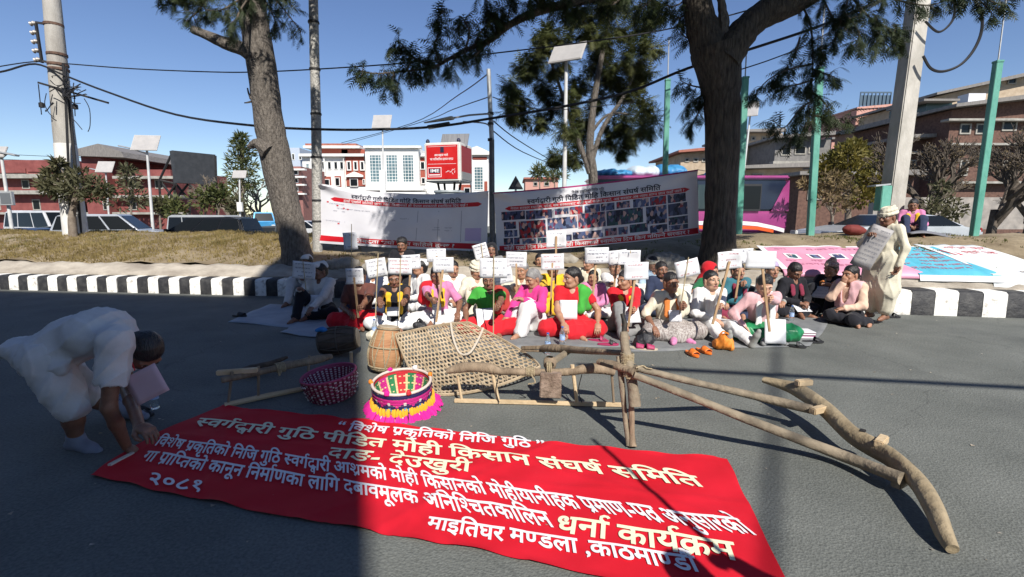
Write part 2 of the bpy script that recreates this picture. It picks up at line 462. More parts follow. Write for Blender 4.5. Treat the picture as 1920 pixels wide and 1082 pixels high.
def head_mesh():                  # face to -Y, neck joint near (0,.02,-.11), eyes at z = 0
    if 'head' in _CAN: return _CAN['head']
    s = SDF(); s.ell((0, .018, .028), (.074, .094, .083), k=.02); s.ell((0, -.02, -.03), (.061, .066, .08), k=.03); s.ell((0, -.052, -.088), (.03, .03, .022), k=.035)
    for g in (-1, 1):
        s.ell((g * .037, -.052, -.03), (.025, .026, .024), k=.02); s.ell((g * .076, .02, -.012), (.011, .022, .033), k=.008)
        s.cone((g * .05, -.066, .022), (g * .014, -.080, .019), .011, .011, .014); s.cone((g * .058, .03, -.06), (g * .04, -.04, -.092), .02, .016, .03)
    s.cone((0, -.083, .012), (0, -.105, -.030), .0075, .012, .012); s.cone((-.012, -.091, -.036), (.012, -.091, -.036), .0085, .0085, .008)
    s.cone((-.020, -.077, -.063), (.020, -.077, -.063), .0075, .0075, .008); s.cone((-.016, -.076, -.073), (.016, -.076, -.073), .0085, .0085, .008)
    s.cone((0, .02, -.06), (0, .025, -.135), .05, .052, .03)
    for g in (-1, 1): s.ell((g * .031, -.092, .001), (.015, .016, .008), neg=True)
    s.cone((-.018, -.09, -.0685), (.018, -.09, -.0685), .0018, .0018, neg=True)
    V, Q = s.mesh(.005)
    c = V[Q].mean(1); lips = (np.abs(c[:, 0]) < .024) & (c[:, 2] < -.058) & (c[:, 2] > -.081) & (c[:, 1] < -.066)
    parts = [(V, Q[~lips], 0), (V, Q[lips], 1)]
    for g in (-1, 1):
        e = SDF().ell((g * .031, -.074, .001), (.012, .0115, .0075)); Ve, Qe = e.mesh(.0035); ce = Ve[Qe].mean(1)
        iris = (np.hypot(ce[:, 0] - g * .031, ce[:, 2] - .001) < .0062) & (ce[:, 1] < -.078); parts += [(Ve, Qe[~iris], 2), (Ve, Qe[iris], 3)]
        b = SDF(); b.chain([(g * .014, -.089, .021), (g * .032, -.086, .027), (g * .05, -.069, .021)], (.004, .0042, .0025), .003); parts.append((*b.mesh(.0035), 3))
    _CAN['head'] = parts; return parts
SKIN = {'brown': mat('skin_brown', (.33, .165, .10), (.41, .22, .14), rough=.5, scale=14, bump=.08, bscale=120, sub=.06),
        'dark': mat('skin_dark', (.18, .083, .05), (.25, .122, .075), rough=.48, scale=14, bump=.08, bscale=120, sub=.06),
        'light': mat('skin_light', (.44, .25, .165), (.52, .31, .21), rough=.5, scale=14, bump=.08, bscale=120, sub=.06)}
LIPS = mat('lips', (.22, .07, .06), rough=.4); EYEW = mat('eye_white', (.42, .38, .34), rough=.3); EYED = mat('dark_eye_and_brow', (.012, .009, .008), rough=.4)
HAIRB = mat('black_hair', (.008, .007, .008), (.02, .017, .016), rough=.42, scale=30, bump=.6, bscale=90, stretch=(1, 1, .25)); HAIRG = mat('grey_hair', (.16, .15, .145), (.3, .29, .28), rough=.55, scale=30, bump=.6, bscale=90, stretch=(1, 1, .25))
def rotm(yaw=0, pitch=0, roll=0):  # yaw + turns the face to the figure's left (+X), pitch + looks down, roll tips sideways
    return np.array(Matrix.Rotation(yaw, 3, 'Z') @ Matrix.Rotation(pitch, 3, 'X') @ Matrix.Rotation(roll, 3, 'Y'))
PEOPLE = []
def person(label, loc, face, pose='cross', skin='brown', hair='short', top='shirt', tcol=None, bot='pants', bcol=None, sleeve=1.0, head=(0, 0, 0), lean=(0, 0), twist=0, hands=None, cap=None, capcol=None,
           scarf=None, extra=None, scale=1.0, vest=None, grey=False, feet='bare', sock=None, seed=None, group='people sitting in the road', cat='person', neck_in=None, hip=None, legs=None, res=.0115, dhoti=False, girth=1.0):
    """face: the angle the figure looks to, 0 = towards the camera (-Y), + = to the picture's right. hands: {'L'/'R': (world point, kind, grip axis)}"""
    seed = seed if seed is not None else len(PEOPLE) * 7 + 3
    rz = face
    root = thing('person', label, cat, loc, rz, group); Mw = wm(root); Mi = np.array(Mw.inverted())
    S = scale
    def loc_of(w): v = np.array([*w, 1.0]); return (Mi @ v)[:3]
    stand = pose in ('stand', 'bend')
    zp = {'stand': .90, 'bend': .86, 'chair': .10}.get(pose, .10) * S
    if hip is not None: zp = hip
    pel = V3(0, 0, zp)
    up = unit(V3(lean[0], -lean[1], 1.0)); fw0 = V3(math.sin(twist), -math.cos(twist), 0)
    right = unit(np.cross(fw0, up)); fw = unit(np.cross(up, right))    # right = the figure's own +X side when it faces -Y is -> we use L = +X
    lx = -right if right[0] < 0 else right                          # unit vector to the figure's left (+X)
    TL = .435 * S
    mid = pel + up * TL * .45 + (0 if not stand else 0) * fw; chest = pel + up * TL * .74 - fw * .012; shc = pel + up * TL * .97; nb = pel + up * TL * 1.04 - fw * .01
    sh = {'L': shc + lx * .155 * S, 'R': shc - lx * .155 * S}; hp = {'L': pel + lx * .085 * S, 'R': pel - lx * .085 * S}
    # legs
    TH, SHN = .40 * S, .385 * S
    if legs is None: legs = {}
    LEG = {'cross': {'L': ((.31, -.20, .11), (-.10, -.33, .06)), 'R': ((-.31, -.20, .11), (.10, -.28, .05))},
           'knees': {'L': ((.15, -.32, .42), (.13, -.50, .05)), 'R': ((-.15, -.32, .42), (-.13, -.50, .05))},
           'side': {'L': ((.22, -.34, .10), (.30, -.02, .05)), 'R': ((-.05, -.37, .13), (.22, -.22, .05))},
           'sideR': {'R': ((-.22, -.34, .10), (-.30, -.02, .05)), 'L': ((.05, -.37, .13), (-.22, -.22, .05))},
           'oneup': {'L': ((.30, -.20, .11), (-.06, -.30, .05)), 'R': ((-.14, -.33, .40), (-.13, -.47, .05))},
           'oneupL': {'R': ((-.30, -.20, .11), (.06, -.30, .05)), 'L': ((.14, -.33, .40), (.13, -.47, .05))},
           'ext': {'L': ((.13, -.38, .16), (.16, -.74, .06)), 'R': ((-.13, -.38, .16), (-.14, -.76, .06))},
           'stand': {'L': ((.10, -.03, .49), (.10, .02, .07)), 'R': ((-.10, -.03, .49), (-.09, .0, .07))},
           'chair': {'L': ((.12, -.40, .12), (.12, -.42, -.30)), 'R': ((-.12, -.40, .12), (-.12, -.42, -.30))}}.get(pose, {})
    J = {}
    for sd in 'LR':
        kn, an = legs.get(sd) or LEG[sd]
        kn = V3(*kn) * (S if sd not in legs else 1); an = V3(*an) * (S if sd not in legs else 1)
        kn2 = hp[sd] + unit(kn - hp[sd]) * min(np.linalg.norm(kn - hp[sd]), TH * 1.04); an2 = kn2 + unit(an - kn2) * min(np.linalg.norm(an - kn2), SHN)
        J[sd] = (hp[sd], kn2, an2)
    # arms
    A = {}
    for sd in 'LR':
        g = 1 if sd == 'L' else -1; h = (hands or {}).get(sd)
        if h is None: h = ('lap', 'relax', None)
        if isinstance(h[0], str):
            k = h[0]
            if k == 'lap': tgt = pel + V3(g * .07, -.27, .13 if not stand else 0)
            elif k == 'knee': tgt = J[sd][1] + V3(-g * .02, -.05, .075)
            elif k == 'chin': tgt = nb + fw * .17 + lx * g * .02 + V3(0, 0, .005)
            elif k == 'down': tgt = sh[sd] + V3(g * .08, -.06, -.49 * S)
            elif k == 'chest': tgt = chest + fw * .27 + lx * g * .06
            elif k == 'ground': tgt = pel + V3(g * .32, .05, -.06)
            elif k == 'front': tgt = pel + V3(g * .12, -.42, .12)
        else: tgt = loc_of(h[0])
        pole = V3(g * .9, .35, -.9) if not (len(h) > 3 and h[3] is not None) else V3(*h[3])
        el, wr = ik(sh[sd], tgt, .275 * S, .245 * S, pole)
        A[sd] = (sh[sd], el, wr, h)
    # ---- body
    g_ = girth
    b = SDF()
    b.cone(hp['L'], hp['R'], .10 * S * g_, None, .05, (fw, 1.1)); b.cone(pel, mid, .125 * S * g_, .118 * S * g_, .05, (fw, 1.25)); b.cone(mid, chest, .118 * S * g_, .13 * S, .05, (fw, 1.3))
    b.cone(chest + lx * .07 * S, chest - lx * .07 * S, .105 * S, None, .05, (fw, 1.15)); b.cone(sh['L'] - lx * .02, sh['R'] + lx * .02, .052 * S, None, .06)
    hd = rotm(*head); nk = nb + up * .02
    hc = nb + unit(up + V3(0, 0, .35)) * .135 * S + fw * .025 + (hd @ V3(0, -.01, 0))
    b.cone(nb - up * .03, nb + unit(hc - nb) * .06, .056 * S, .05 * S, .04)
    for sd in 'LR':
        h0, k0, a0 = J[sd]; b.chain([h0, k0, (k0 * .6 + a0 * .4), a0], [.083 * S * g_, .056 * S, .052 * S, .036 * S], .03)
        fd = unit(V3(0, -1, 0)) if (stand or pose in ('knees', 'oneup', 'oneupL', 'chair')) else unit((a0 - k0) * V3(1, 1, 0) * .6 + V3(0, -.35, 0))
        if pose == 'ext': fd = unit(V3(.12 if sd == 'L' else -.12, -.35, .9))
        if stand: fd = unit(V3(.12 if sd == 'L' else -.12, -1, 0))
        heel = a0 - fd * .035 + V3(0, 0, -.025 * S); ball = a0 + fd * .11 * S + V3(0, 0, (-.04 if stand or pose in ('knees',) else -.03) * S); toe = a0 + fd * .165 * S + V3(0, 0, (-.045 if stand or pose in ('knees',) else -.032) * S)
        if pose == 'ext': heel = a0 + V3(0, -.02, -.03); ball = heel + fd * .14; toe = heel + fd * .2
        J[sd] += (heel, ball, toe)
        b.cone(a0, heel, .036 * S, .033 * S, .02); b.cone(a0 + fd * .02, ball, .034 * S, .027 * S, .02); b.cone(heel, ball, .03 * S, .026 * S, .02); b.cone(ball, toe, .027 * S, .019 * S, .02)
        s0, e0, w0, h = A[sd]; b.chain([s0, (s0 + e0) / 2, e0, e0 * .6 + w0 * .4, w0], [.05 * S, .043 * S, .038 * S, .037 * S, .026 * S], .02)
    parts = [(*b.mesh(res), 0)]
    for Vh, Qh, mi in head_mesh(): parts.append(((Vh * S * 1.06) @ hd.T + hc, Qh, mi))
    for sd in 'LR':
        s0, e0, w0, h = A[sd]; kind = h[1]; X = unit(w0 - e0)
        ax = h[2] if len(h) > 2 and h[2] is not None else None
        if ax is not None:
            Y = unit((np.array(Mw.inverted().to_3x3()) @ np.asarray(ax, float))); X = unit(X - Y * (X @ Y) * .9); Y = unit(Y - X * (X @ Y)); Z = np.cross(X, Y) if sd == 'R' else -np.cross(X, Y)
            if sd == 'L': Z = np.cross(X, -Y) * -1
        else:
            Zd = V3(0, 0, 1) if abs(X[2]) < .8 else -fw
            if isinstance(h[0], str) and h[0] == 'chin': Zd = fw; X = unit(X * .3 + V3(0, 0, 1))
            Y = unit(np.cross(Zd, X)); Z = np.cross(X, Y)
            if sd == 'L': Y = -Y
            if isinstance(h[0], str) and h[0] in ('down',): pass
        # right hand has its thumb on +Y with palm -Z; the left hand mirrors Y
        Vh, Qh = hand_mesh(kind); Vh = Vh * S
        M3 = np.stack([X, Y, Z], 1); P3 = Vh @ M3.T + w0
        Qq = Qh if np.linalg.det(M3) > 0 else Qh[:, ::-1]
        parts.append((P3, Qq, 0))
    np_object('body', parts, [SKIN[skin], LIPS, EYEW, EYED], root)
    HM = lambda V: (np.asarray(V) * S * 1.06) @ hd.T + hc
    def headpart(name, s, m, h=.007, fold=0.0, ff=2.0):
        V, Q = s.mesh(h, fold, seed, ff); return np_object(name, [(HM(V), Q, 0)], m, root)
    # ---- hair
    hm = HAIRG if grey else HAIRB
    if hair:
        s = SDF(); s.ell((0, .024, .036), (.081, .099, .088), k=.02); s.ell((0, .06, -.02), (.066, .062, .075), k=.03)
        if hair in ('bun', 'long'): s.cone((0, .09, .0), (0, .115, -.03), .04, .042, .02)
        if hair == 'long': s.cone((0, .10, -.03), (0, .11, -.22), .045, .03, .03)
        if hair == 'puff': s.ell((0, .02, .055), (.09, .10, .08), k=.02)
        s.plane((0, -.045, .03), unit(V3(0, -1, -.95)))
        for g in (-1, 1): s.ell((g * .082, .02, -.03), (.02, .026, .04), neg=True)
        headpart('hair', s, hm, .006, .005, 2.5)
    # ---- clothes
    if tcol is not None:
        s = SDF(); e = .011
        s.cone(hp['L'], hp['R'], .108 * S * g_ + e, None, .05, (fw, 1.1)); s.cone(pel, mid, .13 * S * g_ + e, .122 * S * g_ + e, .05, (fw, 1.22)); s.cone(mid, chest, .122 * S * g_ + e, .132 * S + e, .05, (fw, 1.26))
        s.cone(chest + lx * .07 * S, chest - lx * .07 * S, .106 * S + e, None, .05, (fw, 1.12)); s.cone(sh['L'] - lx * .01, sh['R'] + lx * .01, .052 * S + e, None, .05)
        s.cone(nb - up * .05, nb + up * .01, .07, .062, .03)
        if sleeve > 0:
            for sd in 'LR':
                s0, e0, w0, h = A[sd]; f1 = min(1, sleeve / .53); end = s0 + (e0 - s0) * f1
                s.cone(s0, end, .052 * S + e, .044 * S + e, .03)
                if sleeve > .53:
                    f2 = (sleeve - .53) / .47 * .97; s.cone(e0, e0 + (w0 - e0) * f2, .043 * S + e, .034 * S + e * .8, .03)
        if top == 'tunic' and stand:
            s.cone(pel, pel + V3(0, 0, -.22), .15, .20, .06, (fw, 1.15))
        s.cone(nb - up * .01, nb + up * .12, .058, .062, neg=True)
        s.ell(nb + fw * .075 - up * .005, (.035, .035, .06), neg=True)
        if not (top == 'tunic'): s.plane(pel + V3(0, 0, -.06), (0, 0, -1))
        for sd in 'LR':
            s0, e0, w0, h = A[sd]
            if 0 < sleeve <= .53: f1 = sleeve / .53; q = s0 + (e0 - s0) * f1; d = unit(e0 - s0); s.cone(q + d * .065, q + d * .09, .07, .07, neg=True)
        V, Q = s.mesh(res, .013, seed, 1.5, drape=(0, 0, 1) if stand else None); np_object({'shirt': 'shirt', 'tunic': 'tunic', 'blouse': 'blouse', 'jacket': 'jacket', 'sweater': 'sweater'}.get(top, top), [(V, Q, 0)], tcol, root)
    if bcol is not None:
        s = SDF(); e = .015 if bot == 'pants' else .022; kk = .04 if bot == 'pants' else .09
        s.cone(hp['L'], hp['R'], .108 * S + e, None, .05)
        for sd in 'LR':
            h0, k0, a0 = J[sd][:3]
            if bot == 'short': s.cone(h0, h0 + (k0 - h0) * .98, .088 * S + e + .02, .075 * S + e + .035, .05)
            elif bot == 'dhoti': s.cone(h0, k0, .095 * S + e + .03, .09 * S + e + .03, .08); s.cone(k0, k0 + (a0 - k0) * .72, .09 * S + e + .03, .075 + e, .06)
            else: s.cone(h0, k0, .088 * S + e, .062 * S + e, kk); s.cone(k0, k0 + (a0 - k0) * (.93 if bot != 'capri' else .6), .062 * S + e, .044 * S + e + (.015 if bot != 'pants' else 0), kk * .8)
        if bot in ('skirt', 'sari') and not stand:
            kl, kr = J['L'][1], J['R'][1]; c0 = (kl + kr) / 2; s.cone(pel + V3(0, -.08, 0), c0 * V3(1, 1, .8), .12, .085, .09); s.cone(kl * .85 + pel * .15, kr * .85 + pel * .15, .07, None, .09)
            al, ar = J['L'][2], J['R'][2]; m_ = (al + ar) / 2; s.cone(c0, m_ + V3(0, .03, .02), .08, .06, .09)
        if bot in ('skirt', 'sari') and stand: s.cone(pel, pel + V3(0, 0, -.7), .16, .2, .08)
        s.plane((0, 0, .012 if not stand else .03), (0, 0, -1))
        V, Q = s.mesh(res, .018 if bot != 'pants' else .014, seed + 5, 1.5, drape=(0, 0, 1) if stand else None); np_object({'pants': 'trousers', 'capri': 'trousers', 'short': 'trousers', 'dhoti': 'dhoti'}.get(bot, bot), [(V, Q, 0)], bcol, root)
    if sock is not None:
        for sd in 'LR':
            h0, k0, a0, heel, ball, toe = J[sd]; s = SDF(); s.cone(a0 + (k0 - a0) * .35, a0, .05 * S, .042 * S, .02); s.cone(a0, heel, .042 * S, .038 * S, .02); s.cone(heel, ball, .036, .033, .02); s.cone(a0, ball, .04, .032, .02); s.cone(ball, toe, .033, .025, .02)
            V, Q = s.mesh(.009, .002, seed); np_object('sock', [(V, Q, 0)], sock, root)
    if vest is not None:
        s = SDF(); e = .032
        s.cone(pel + up * .04, mid, .13 * S + e, .122 * S + e, .05, (fw, 1.22)); s.cone(mid, chest, .122 * S + e, .132 * S + e, .05, (fw, 1.26)); s.cone(chest + lx * .07 * S, chest - lx * .07 * S, .106 * S + e, None, .05, (fw, 1.12)); s.cone(sh['L'] - lx * .03, sh['R'] + lx * .03, .052 * S + e, None, .04)
        s.cone(nb - up * .05, nb + up * .12, .066, .075, neg=True); s.ell(nb + fw * .1 - up * .12, (.045, .1, .16), neg=True)
        for g in ('L', 'R'): d = lx * (1 if g == 'L' else -1); s.cone(sh[g] + d * .045 - up * .1, sh[g] + d * .05, .085, .07, neg=True)
        V, Q = s.mesh(res, .01, seed + 2, 1.2); np_object('vest', [(V, Q, 0)], vest, root)
    if scarf is not None:         # two loose ends hanging from the neck
        col, ln = scarf; s = SDF(); fl = (fw, 2.2)
        pa = nb - fw * .06 + V3(0, 0, .03)
        for g in (-1, 1):
            q1 = nb + lx * g * .075 + V3(0, 0, .015); q2 = chest + fw * .115 + lx * g * .075 + up * .04; q3 = q2 + V3(g * .005, 0, -ln) + fw * .03
            s.chain([pa, q1, q2, q3], [.028, .03, .033, .036], .02, fl)
        V, Q = s.mesh(.009, .008, seed + 1, 1.6); np_object('scarf', [(V, Q, 0)], col, root)
    # ---- head wear
    if cap == 'boat':             # folded cloth cap, pointed front and back
        s = SDF(); s.cone((0, -.06, .075), (0, .085, .06), .042, .05, .02, ((1, 0, 0), .72)); s.cone((0, -.05, .115), (0, .085, .115), .014, .018, .05, ((1, 0, 0), .8)); s.plane((0, 0, .05), unit(V3(0, -.22, -1))); headpart('cap', s, capcol, .006, .003)
    elif cap == 'topi':
        s = SDF(); s.ell((0, .02, .06), (.088, .105, .05), k=.01); s.cone((-.012, .01, .085), (.012, .03, .125), .062, .05, .02); s.plane((0, 0, .035), unit(V3(0, -.3, -1))); headpart('cap', s, capcol, .006, .003)
    elif cap in ('turban', 'band'):
        s = SDF(); zz = (.03, .055, .078, .098, .112) if cap == 'turban' else (.03, .046)
        for j, z in enumerate(zz):
            rr = .088 - .011 * max(0, j - 1); tl = (-1) ** j * .012
            pts = [(rr * math.cos(a) * .95, .02 + rr * math.sin(a) * 1.16, z + tl * math.cos(a) + .012 * math.sin(a)) for a in np.linspace(0, 2 * math.pi, 15)]
            s.chain(pts, [.017] * 15, .006)
        if cap == 'turban': s.ell((0, .02, .07), (.075, .09, .055), k=.02); s.cone((0, .1, .03), (.01, .125, -.13), .03, .035, .02, ((0, 1, 0), 1.8))
        headpart('turban' if cap == 'turban' else 'headband', s, capcol, .0065, .004)
    elif cap == 'shawl':          # cloth over the head falling to the shoulders
        s = SDF(); s.ell((0, .03, .035), (.095, .112, .1), k=.03); s.cone((0, .05, -.02), (0, .07, -.2), .1, .15, .05, ((0, 1, 0), 1.3)); s.ell((0, -.085, -.02), (.066, .11, .1), neg=True); s.plane((0, -.055, -.05), (0, -1, 0)); headpart('headscarf', s, capcol, .008, .008, 1.4)
    elif cap == 'hatcap':
        s = SDF(); s.ell((0, .02, .05), (.088, .104, .085), k=.01); s.plane((0, 0, .04), unit(V3(0, -.2, -1))); headpart('cap', s, capcol, .007, .004)
    info = dict(root=root, J=J, A=A, nb=nb, chest=chest, fw=fw, up=up, lx=lx, hc=hc, pel=pel, M=np.array(Mw), hd=hd)
    info['world'] = lambda p: Vector((np.array(Mw) @ np.array([*p, 1.0]))[:3])
    if extra: extra(info)
    PEOPLE.append(info); return info
# ---------------------------------------------------------------- the setting: road, kerb, wall, bank
KX, KY = [-40, -10.47, -4.2, 6.05, 7.57, 40], [13.2, 9.70, 8.86, 7.215, 6.95, 1.2]
def yk(x): return interp(x, KX, KY)
def zk(x): return interp(x, [-10, -4, 6], [.29, .31, .38])
def wall_top(x): return interp(x, [-5, 2, 5], [.60, .52, .38]), interp(x, [-5, 5], [.50, .58])       # (d behind the kerb face, z)
def dcrest(x): return interp(x, [-5, 5], [4.0, 3.0])
def zcrest(x): return interp(x, [-8, 0, 6], [.99, 1.0, 1.09])
def zfar(x): return interp(x, [-8, 4], [-.36, -.12])
def zbank(x, d):
    d0, z0 = wall_top(x); dc = dcrest(x); zc = zcrest(x)
    if d <= dc: t = max(0, (d - d0) / (dc - d0)); t = math.sin(t * math.pi / 2); return z0 + (zc - z0) * t
    t = min(1, max(0, (d - dc - .9) / 1.6)); return zc + (zfar(x) - .1 - zc) * t * t * (3 - 2 * t)
def on_bank(px, py):             # the point of the bank seen at a photo pixel
    for k in range(400):
        Y = 7 + k * .02; p = P(px, py, Y)
        if p.y - yk(p.x) > .3 and p.z <= zbank(p.x, p.y - yk(p.x)): return p
    return p
def asphalt():
    m = mat('asphalt', (.106, .112, .102), (.160, .166, .152), rough=.88, scale=1.3, detail=8, lo=.3, hi=.7, spec=.25)
    N = m.node_tree.nodes; L = m.node_tree.links; b = N['Principled BSDF']
    old = b.inputs['Base Color'].links[0].from_socket
    tc = N.new('ShaderNodeTexCoord')
    v = N.new('ShaderNodeTexVoronoi'); v.inputs['Scale'].default_value = 95; L.new(tc.outputs['Object'], v.inputs[0])
    n2 = N.new('ShaderNodeTexNoise'); n2.inputs['Scale'].default_value = 60; n2.inputs['Detail'].default_value = 6; L.new(tc.outputs['Object'], n2.inputs[0])
    mx = N.new('ShaderNodeMix'); mx.data_type = 'RGBA'; mx.blend_type = 'OVERLAY'; mx.inputs[0].default_value = .55
    L.new(old, mx.inputs[6]); L.new(n2.outputs['Fac'], mx.inputs[7])
    # pale worn specks and stains
    n3 = N.new('ShaderNodeTexNoise'); n3.inputs['Scale'].default_value = 9; n3.inputs['Detail'].default_value = 9; n3.inputs['Roughness'].default_value = .75; L.new(tc.outputs['Object'], n3.inputs[0])
    r3 = N.new('ShaderNodeValToRGB'); r3.color_ramp.elements[0].position = .63; r3.color_ramp.elements[1].position = .74; L.new(n3.outputs['Fac'], r3.inputs[0])
    m3 = N.new('ShaderNodeMix'); m3.data_type = 'RGBA'; L.new(mx.outputs[2], m3.inputs[6]); m3.inputs[7].default_value = (.2, .2, .19, 1)
    ml = N.new('ShaderNodeMath'); ml.operation = 'MULTIPLY'; ml.inputs[1].default_value = .4; L.new(r3.outputs[0], ml.inputs[0]); L.new(ml.outputs[0], m3.inputs[0])
    # oil stains and hairline cracks
    n4 = N.new('ShaderNodeTexNoise'); n4.inputs['Scale'].default_value = .9; n4.inputs['Detail'].default_value = 4; L.new(tc.outputs['Object'], n4.inputs[0]); r4 = N.new('ShaderNodeValToRGB'); r4.color_ramp.elements[0].position = .58; r4.color_ramp.elements[1].position = .75; L.new(n4.outputs['Fac'], r4.inputs[0])
    m4 = N.new('ShaderNodeMix'); m4.data_type = 'RGBA'; q4 = N.new('ShaderNodeMath'); q4.operation = 'MULTIPLY'; q4.inputs[1].default_value = .45; L.new(r4.outputs[0], q4.inputs[0]); L.new(q4.outputs[0], m4.inputs[0]); L.new(m3.outputs[2], m4.inputs[6]); m4.inputs[7].default_value = (.07, .073, .072, 1)
    v5 = N.new('ShaderNodeTexVoronoi'); v5.feature = 'DISTANCE_TO_EDGE'; v5.inputs['Scale'].default_value = .55; n5 = N.new('ShaderNodeTexNoise'); n5.inputs['Scale'].default_value = 3; n5.inputs['Detail'].default_value = 6; L.new(tc.outputs['Object'], n5.inputs[0])
    a5 = N.new('ShaderNodeMix'); a5.data_type = 'RGBA'; a5.inputs[0].default_value = .25; L.new(tc.outputs['Object'], a5.inputs[6]); L.new(n5.outputs['Color'], a5.inputs[7]); L.new(a5.outputs[2], v5.inputs[0])
    r5 = N.new('ShaderNodeValToRGB'); r5.color_ramp.elements[0].position = 0; r5.color_ramp.elements[0].color = (.28, .28, .28, 1); r5.color_ramp.elements[1].position = .004; r5.color_ramp.elements[1].color = (0, 0, 0, 1); L.new(v5.outputs['Distance'], r5.inputs[0])
    m5 = N.new('ShaderNodeMix'); m5.data_type = 'RGBA'; L.new(r5.outputs[0], m5.inputs[0]); L.new(m4.outputs[2], m5.inputs[6]); m5.inputs[7].default_value = (.03, .03, .03, 1)
    L.new(m5.outputs[2], b.inputs['Base Color'])
    bp = N.new('ShaderNodeBump'); bp.inputs['Strength'].default_value = .55; bp.inputs['Distance'].default_value = .006
    ad = N.new('ShaderNodeMath'); L.new(v.outputs['Distance'], ad.inputs[0]); L.new(n2.outputs['Fac'], ad.inputs[1]); L.new(ad.outputs[0], bp.inputs['Height']); L.new(bp.outputs[0], b.inputs['Normal'])
    return m
M_ASPH = asphalt()
M_EARTH = mat('dry_earth', (.16, .115, .065), (.30, .235, .15), rough=.95, scale=2.2, detail=9, bump=.8, bscale=18)
g = MB(); g.box((0, 600, -.75), (3000, 2600, .5)); tag(g.build('ground', mat('far_ground', (.12, .105, .085), (.2, .175, .14), scale=.05, rough=.95), smooth=0), kind='structure')
rb = MB()
xs = [-70 + i for i in range(141)]
rb.grid(lambda u, v: (lerp(-70, 70, u), lerp(-60, yk(lerp(-70, 70, u)) + .05, v), .0 if .02 < v else 0.0), 60, 12)
tag(rb.build('road', M_ASPH), kind='structure')
fr = MB(); fr.grid(lambda u, v: (lerp(-90, 90, u), lerp(yk(lerp(-90, 90, u)) + dcrest(0) + .6, 130, v), zfar(lerp(-90, 90, u))), 40, 4)
tag(fr.build('far_road', M_ASPH), kind='structure')
# kerb: painted blocks, black and white
M_KW = mat('kerb_white_paint', (.34, .31, .27), (.76, .75, .71), rough=.75, scale=11, detail=10, lo=.30, hi=.50, bump=.5, bscale=35)
M_KB = mat('kerb_black_paint', (.018, .018, .02), (.07, .068, .065), rough=.65, scale=9, detail=8, lo=.45, hi=.75, bump=.5, bscale=35)
kb = MB(); x = -26.0; i = 0
random.seed(4)
while x < 26:
    w = interp(x, [-3, 3], [.225, .31]); x1 = x + w; gp = .004
    prof = lambda X: [(yk(X), .0), (yk(X) + .012, zk(X) - .035), (yk(X) + .045, zk(X) - .004), (yk(X) + .1, zk(X)), (yk(X) + .36, zk(X) + .004)]
    a, b = prof(x + gp), prof(x1 - gp); jz = random.uniform(-.006, .006); jy = random.uniform(-.008, .008)
    kb.add([(x + gp, p[0] + jy, p[1] + (jz if p[1] > 0 else 0)) for p in a] + [(x1 - gp, p[0] + jy, p[1] + (jz if p[1] > 0 else 0)) for p in b],
           [(k, k + 5, k + 6, k + 1) for k in range(4)] + [(0, 1, 2, 3, 4), (9, 8, 7, 6, 5)], i % 2)
    x = x1; i += 1
tag(kb.build('kerb', [M_KW, M_KB], smooth=50), kind='structure')
# low plastered wall behind the kerb
def wall_material(name, c1, c2): return mat(name, c1, c2, rough=.9, scale=3.5, detail=9, bump=.7, bscale=22, stretch=(.6, 1, 1.6))
wl = MB()
def wallp(u, v):
    X = lerp(-26, 26, u); d1, z1 = wall_top(X)
    n = .015 * math.sin(X * 5.1) + .012 * math.sin(X * 13.7 + 2)
    pr = [(.30, zk(X) - .05), (.31, zk(X) + .03), ((.31 + d1) / 2, (zk(X) + .05 + z1) / 2), (d1 - .02, z1 - .01 + n), (d1 + .06, z1 + .012 + n), (d1 + .3, z1 - .08)]
    d, z = pr[round(v * 5)]; return (X, yk(X) + d, z)
wl.grid(wallp, 400, 5)
tag(wl.build('retaining_wall', wall_material('old_plaster', (.26, .225, .185), (.44, .395, .33))), 'low grey plastered wall running behind the striped kerb', 'wall')
bk = MB()
def bankp(u, v):
    X = lerp(-40, 40, u); d = lerp(wall_top(X)[0] + .05, dcrest(X) + 2.7, v)
    z = zbank(X, d) + .03 * math.sin(X * 1.7 + d * 2) + .02 * math.sin(X * 4.3 - d * 3.1) + .012 * math.sin(X * 11 + d * 7)
    return (X, yk(X) + d, z)
bk.grid(bankp, 320, 40)
bm_ = mat('bank_soil', (.15, .11, .062), (.29, .23, .145), rough=.95, scale=1.4, detail=9, bump=1, bscale=14)
tag(bk.build('bank', bm_), kind='structure')
# dry grass on the left bank (nobody could count the blades)
M_DRY = mat('dry_grass', (.20, .15, .05), (.36, .28, .12), rough=.9, scale=1.1, detail=6, two=.25)
M_GRN = mat('short_green_grass', (.10, .115, .03), (.2, .19, .065), rough=.9, scale=2.0, detail=6, two=.25)
def blades(n, x0, x1, seed, hmin, hmax, dens):
    rd = random.Random(seed); b = MB(); k = 0
    while k < n:
        X = rd.uniform(x0, x1); d = wall_top(X)[0] + .1 + (dcrest(X) + .5 - wall_top(X)[0]) * rd.random()
        if rd.random() > dens(X, d): continue
        k += 1
        y = yk(X) + d; z = zbank(X, d) + .03 * math.sin(X * 1.7 + d * 2) + .02 * math.sin(X * 4.3 - d * 3.1) + .012 * math.sin(X * 11 + d * 7) - .01
        for q in range(3):
            a = rd.uniform(0, 6.28); h = rd.uniform(hmin, hmax); w = rd.uniform(.006, .014); lx, ly = rd.uniform(-.5, .5) * h, rd.uniform(-.6, .2) * h
            ox, oy = rd.uniform(-.03, .03), rd.uniform(-.03, .03); c, s = math.cos(a) * w, math.sin(a) * w
            b.add([(X + ox - c, y + oy - s, z), (X + ox + c, y + oy + s, z), (X + ox + lx, y + oy + ly, z + h)], [(0, 1, 2)])
    return b
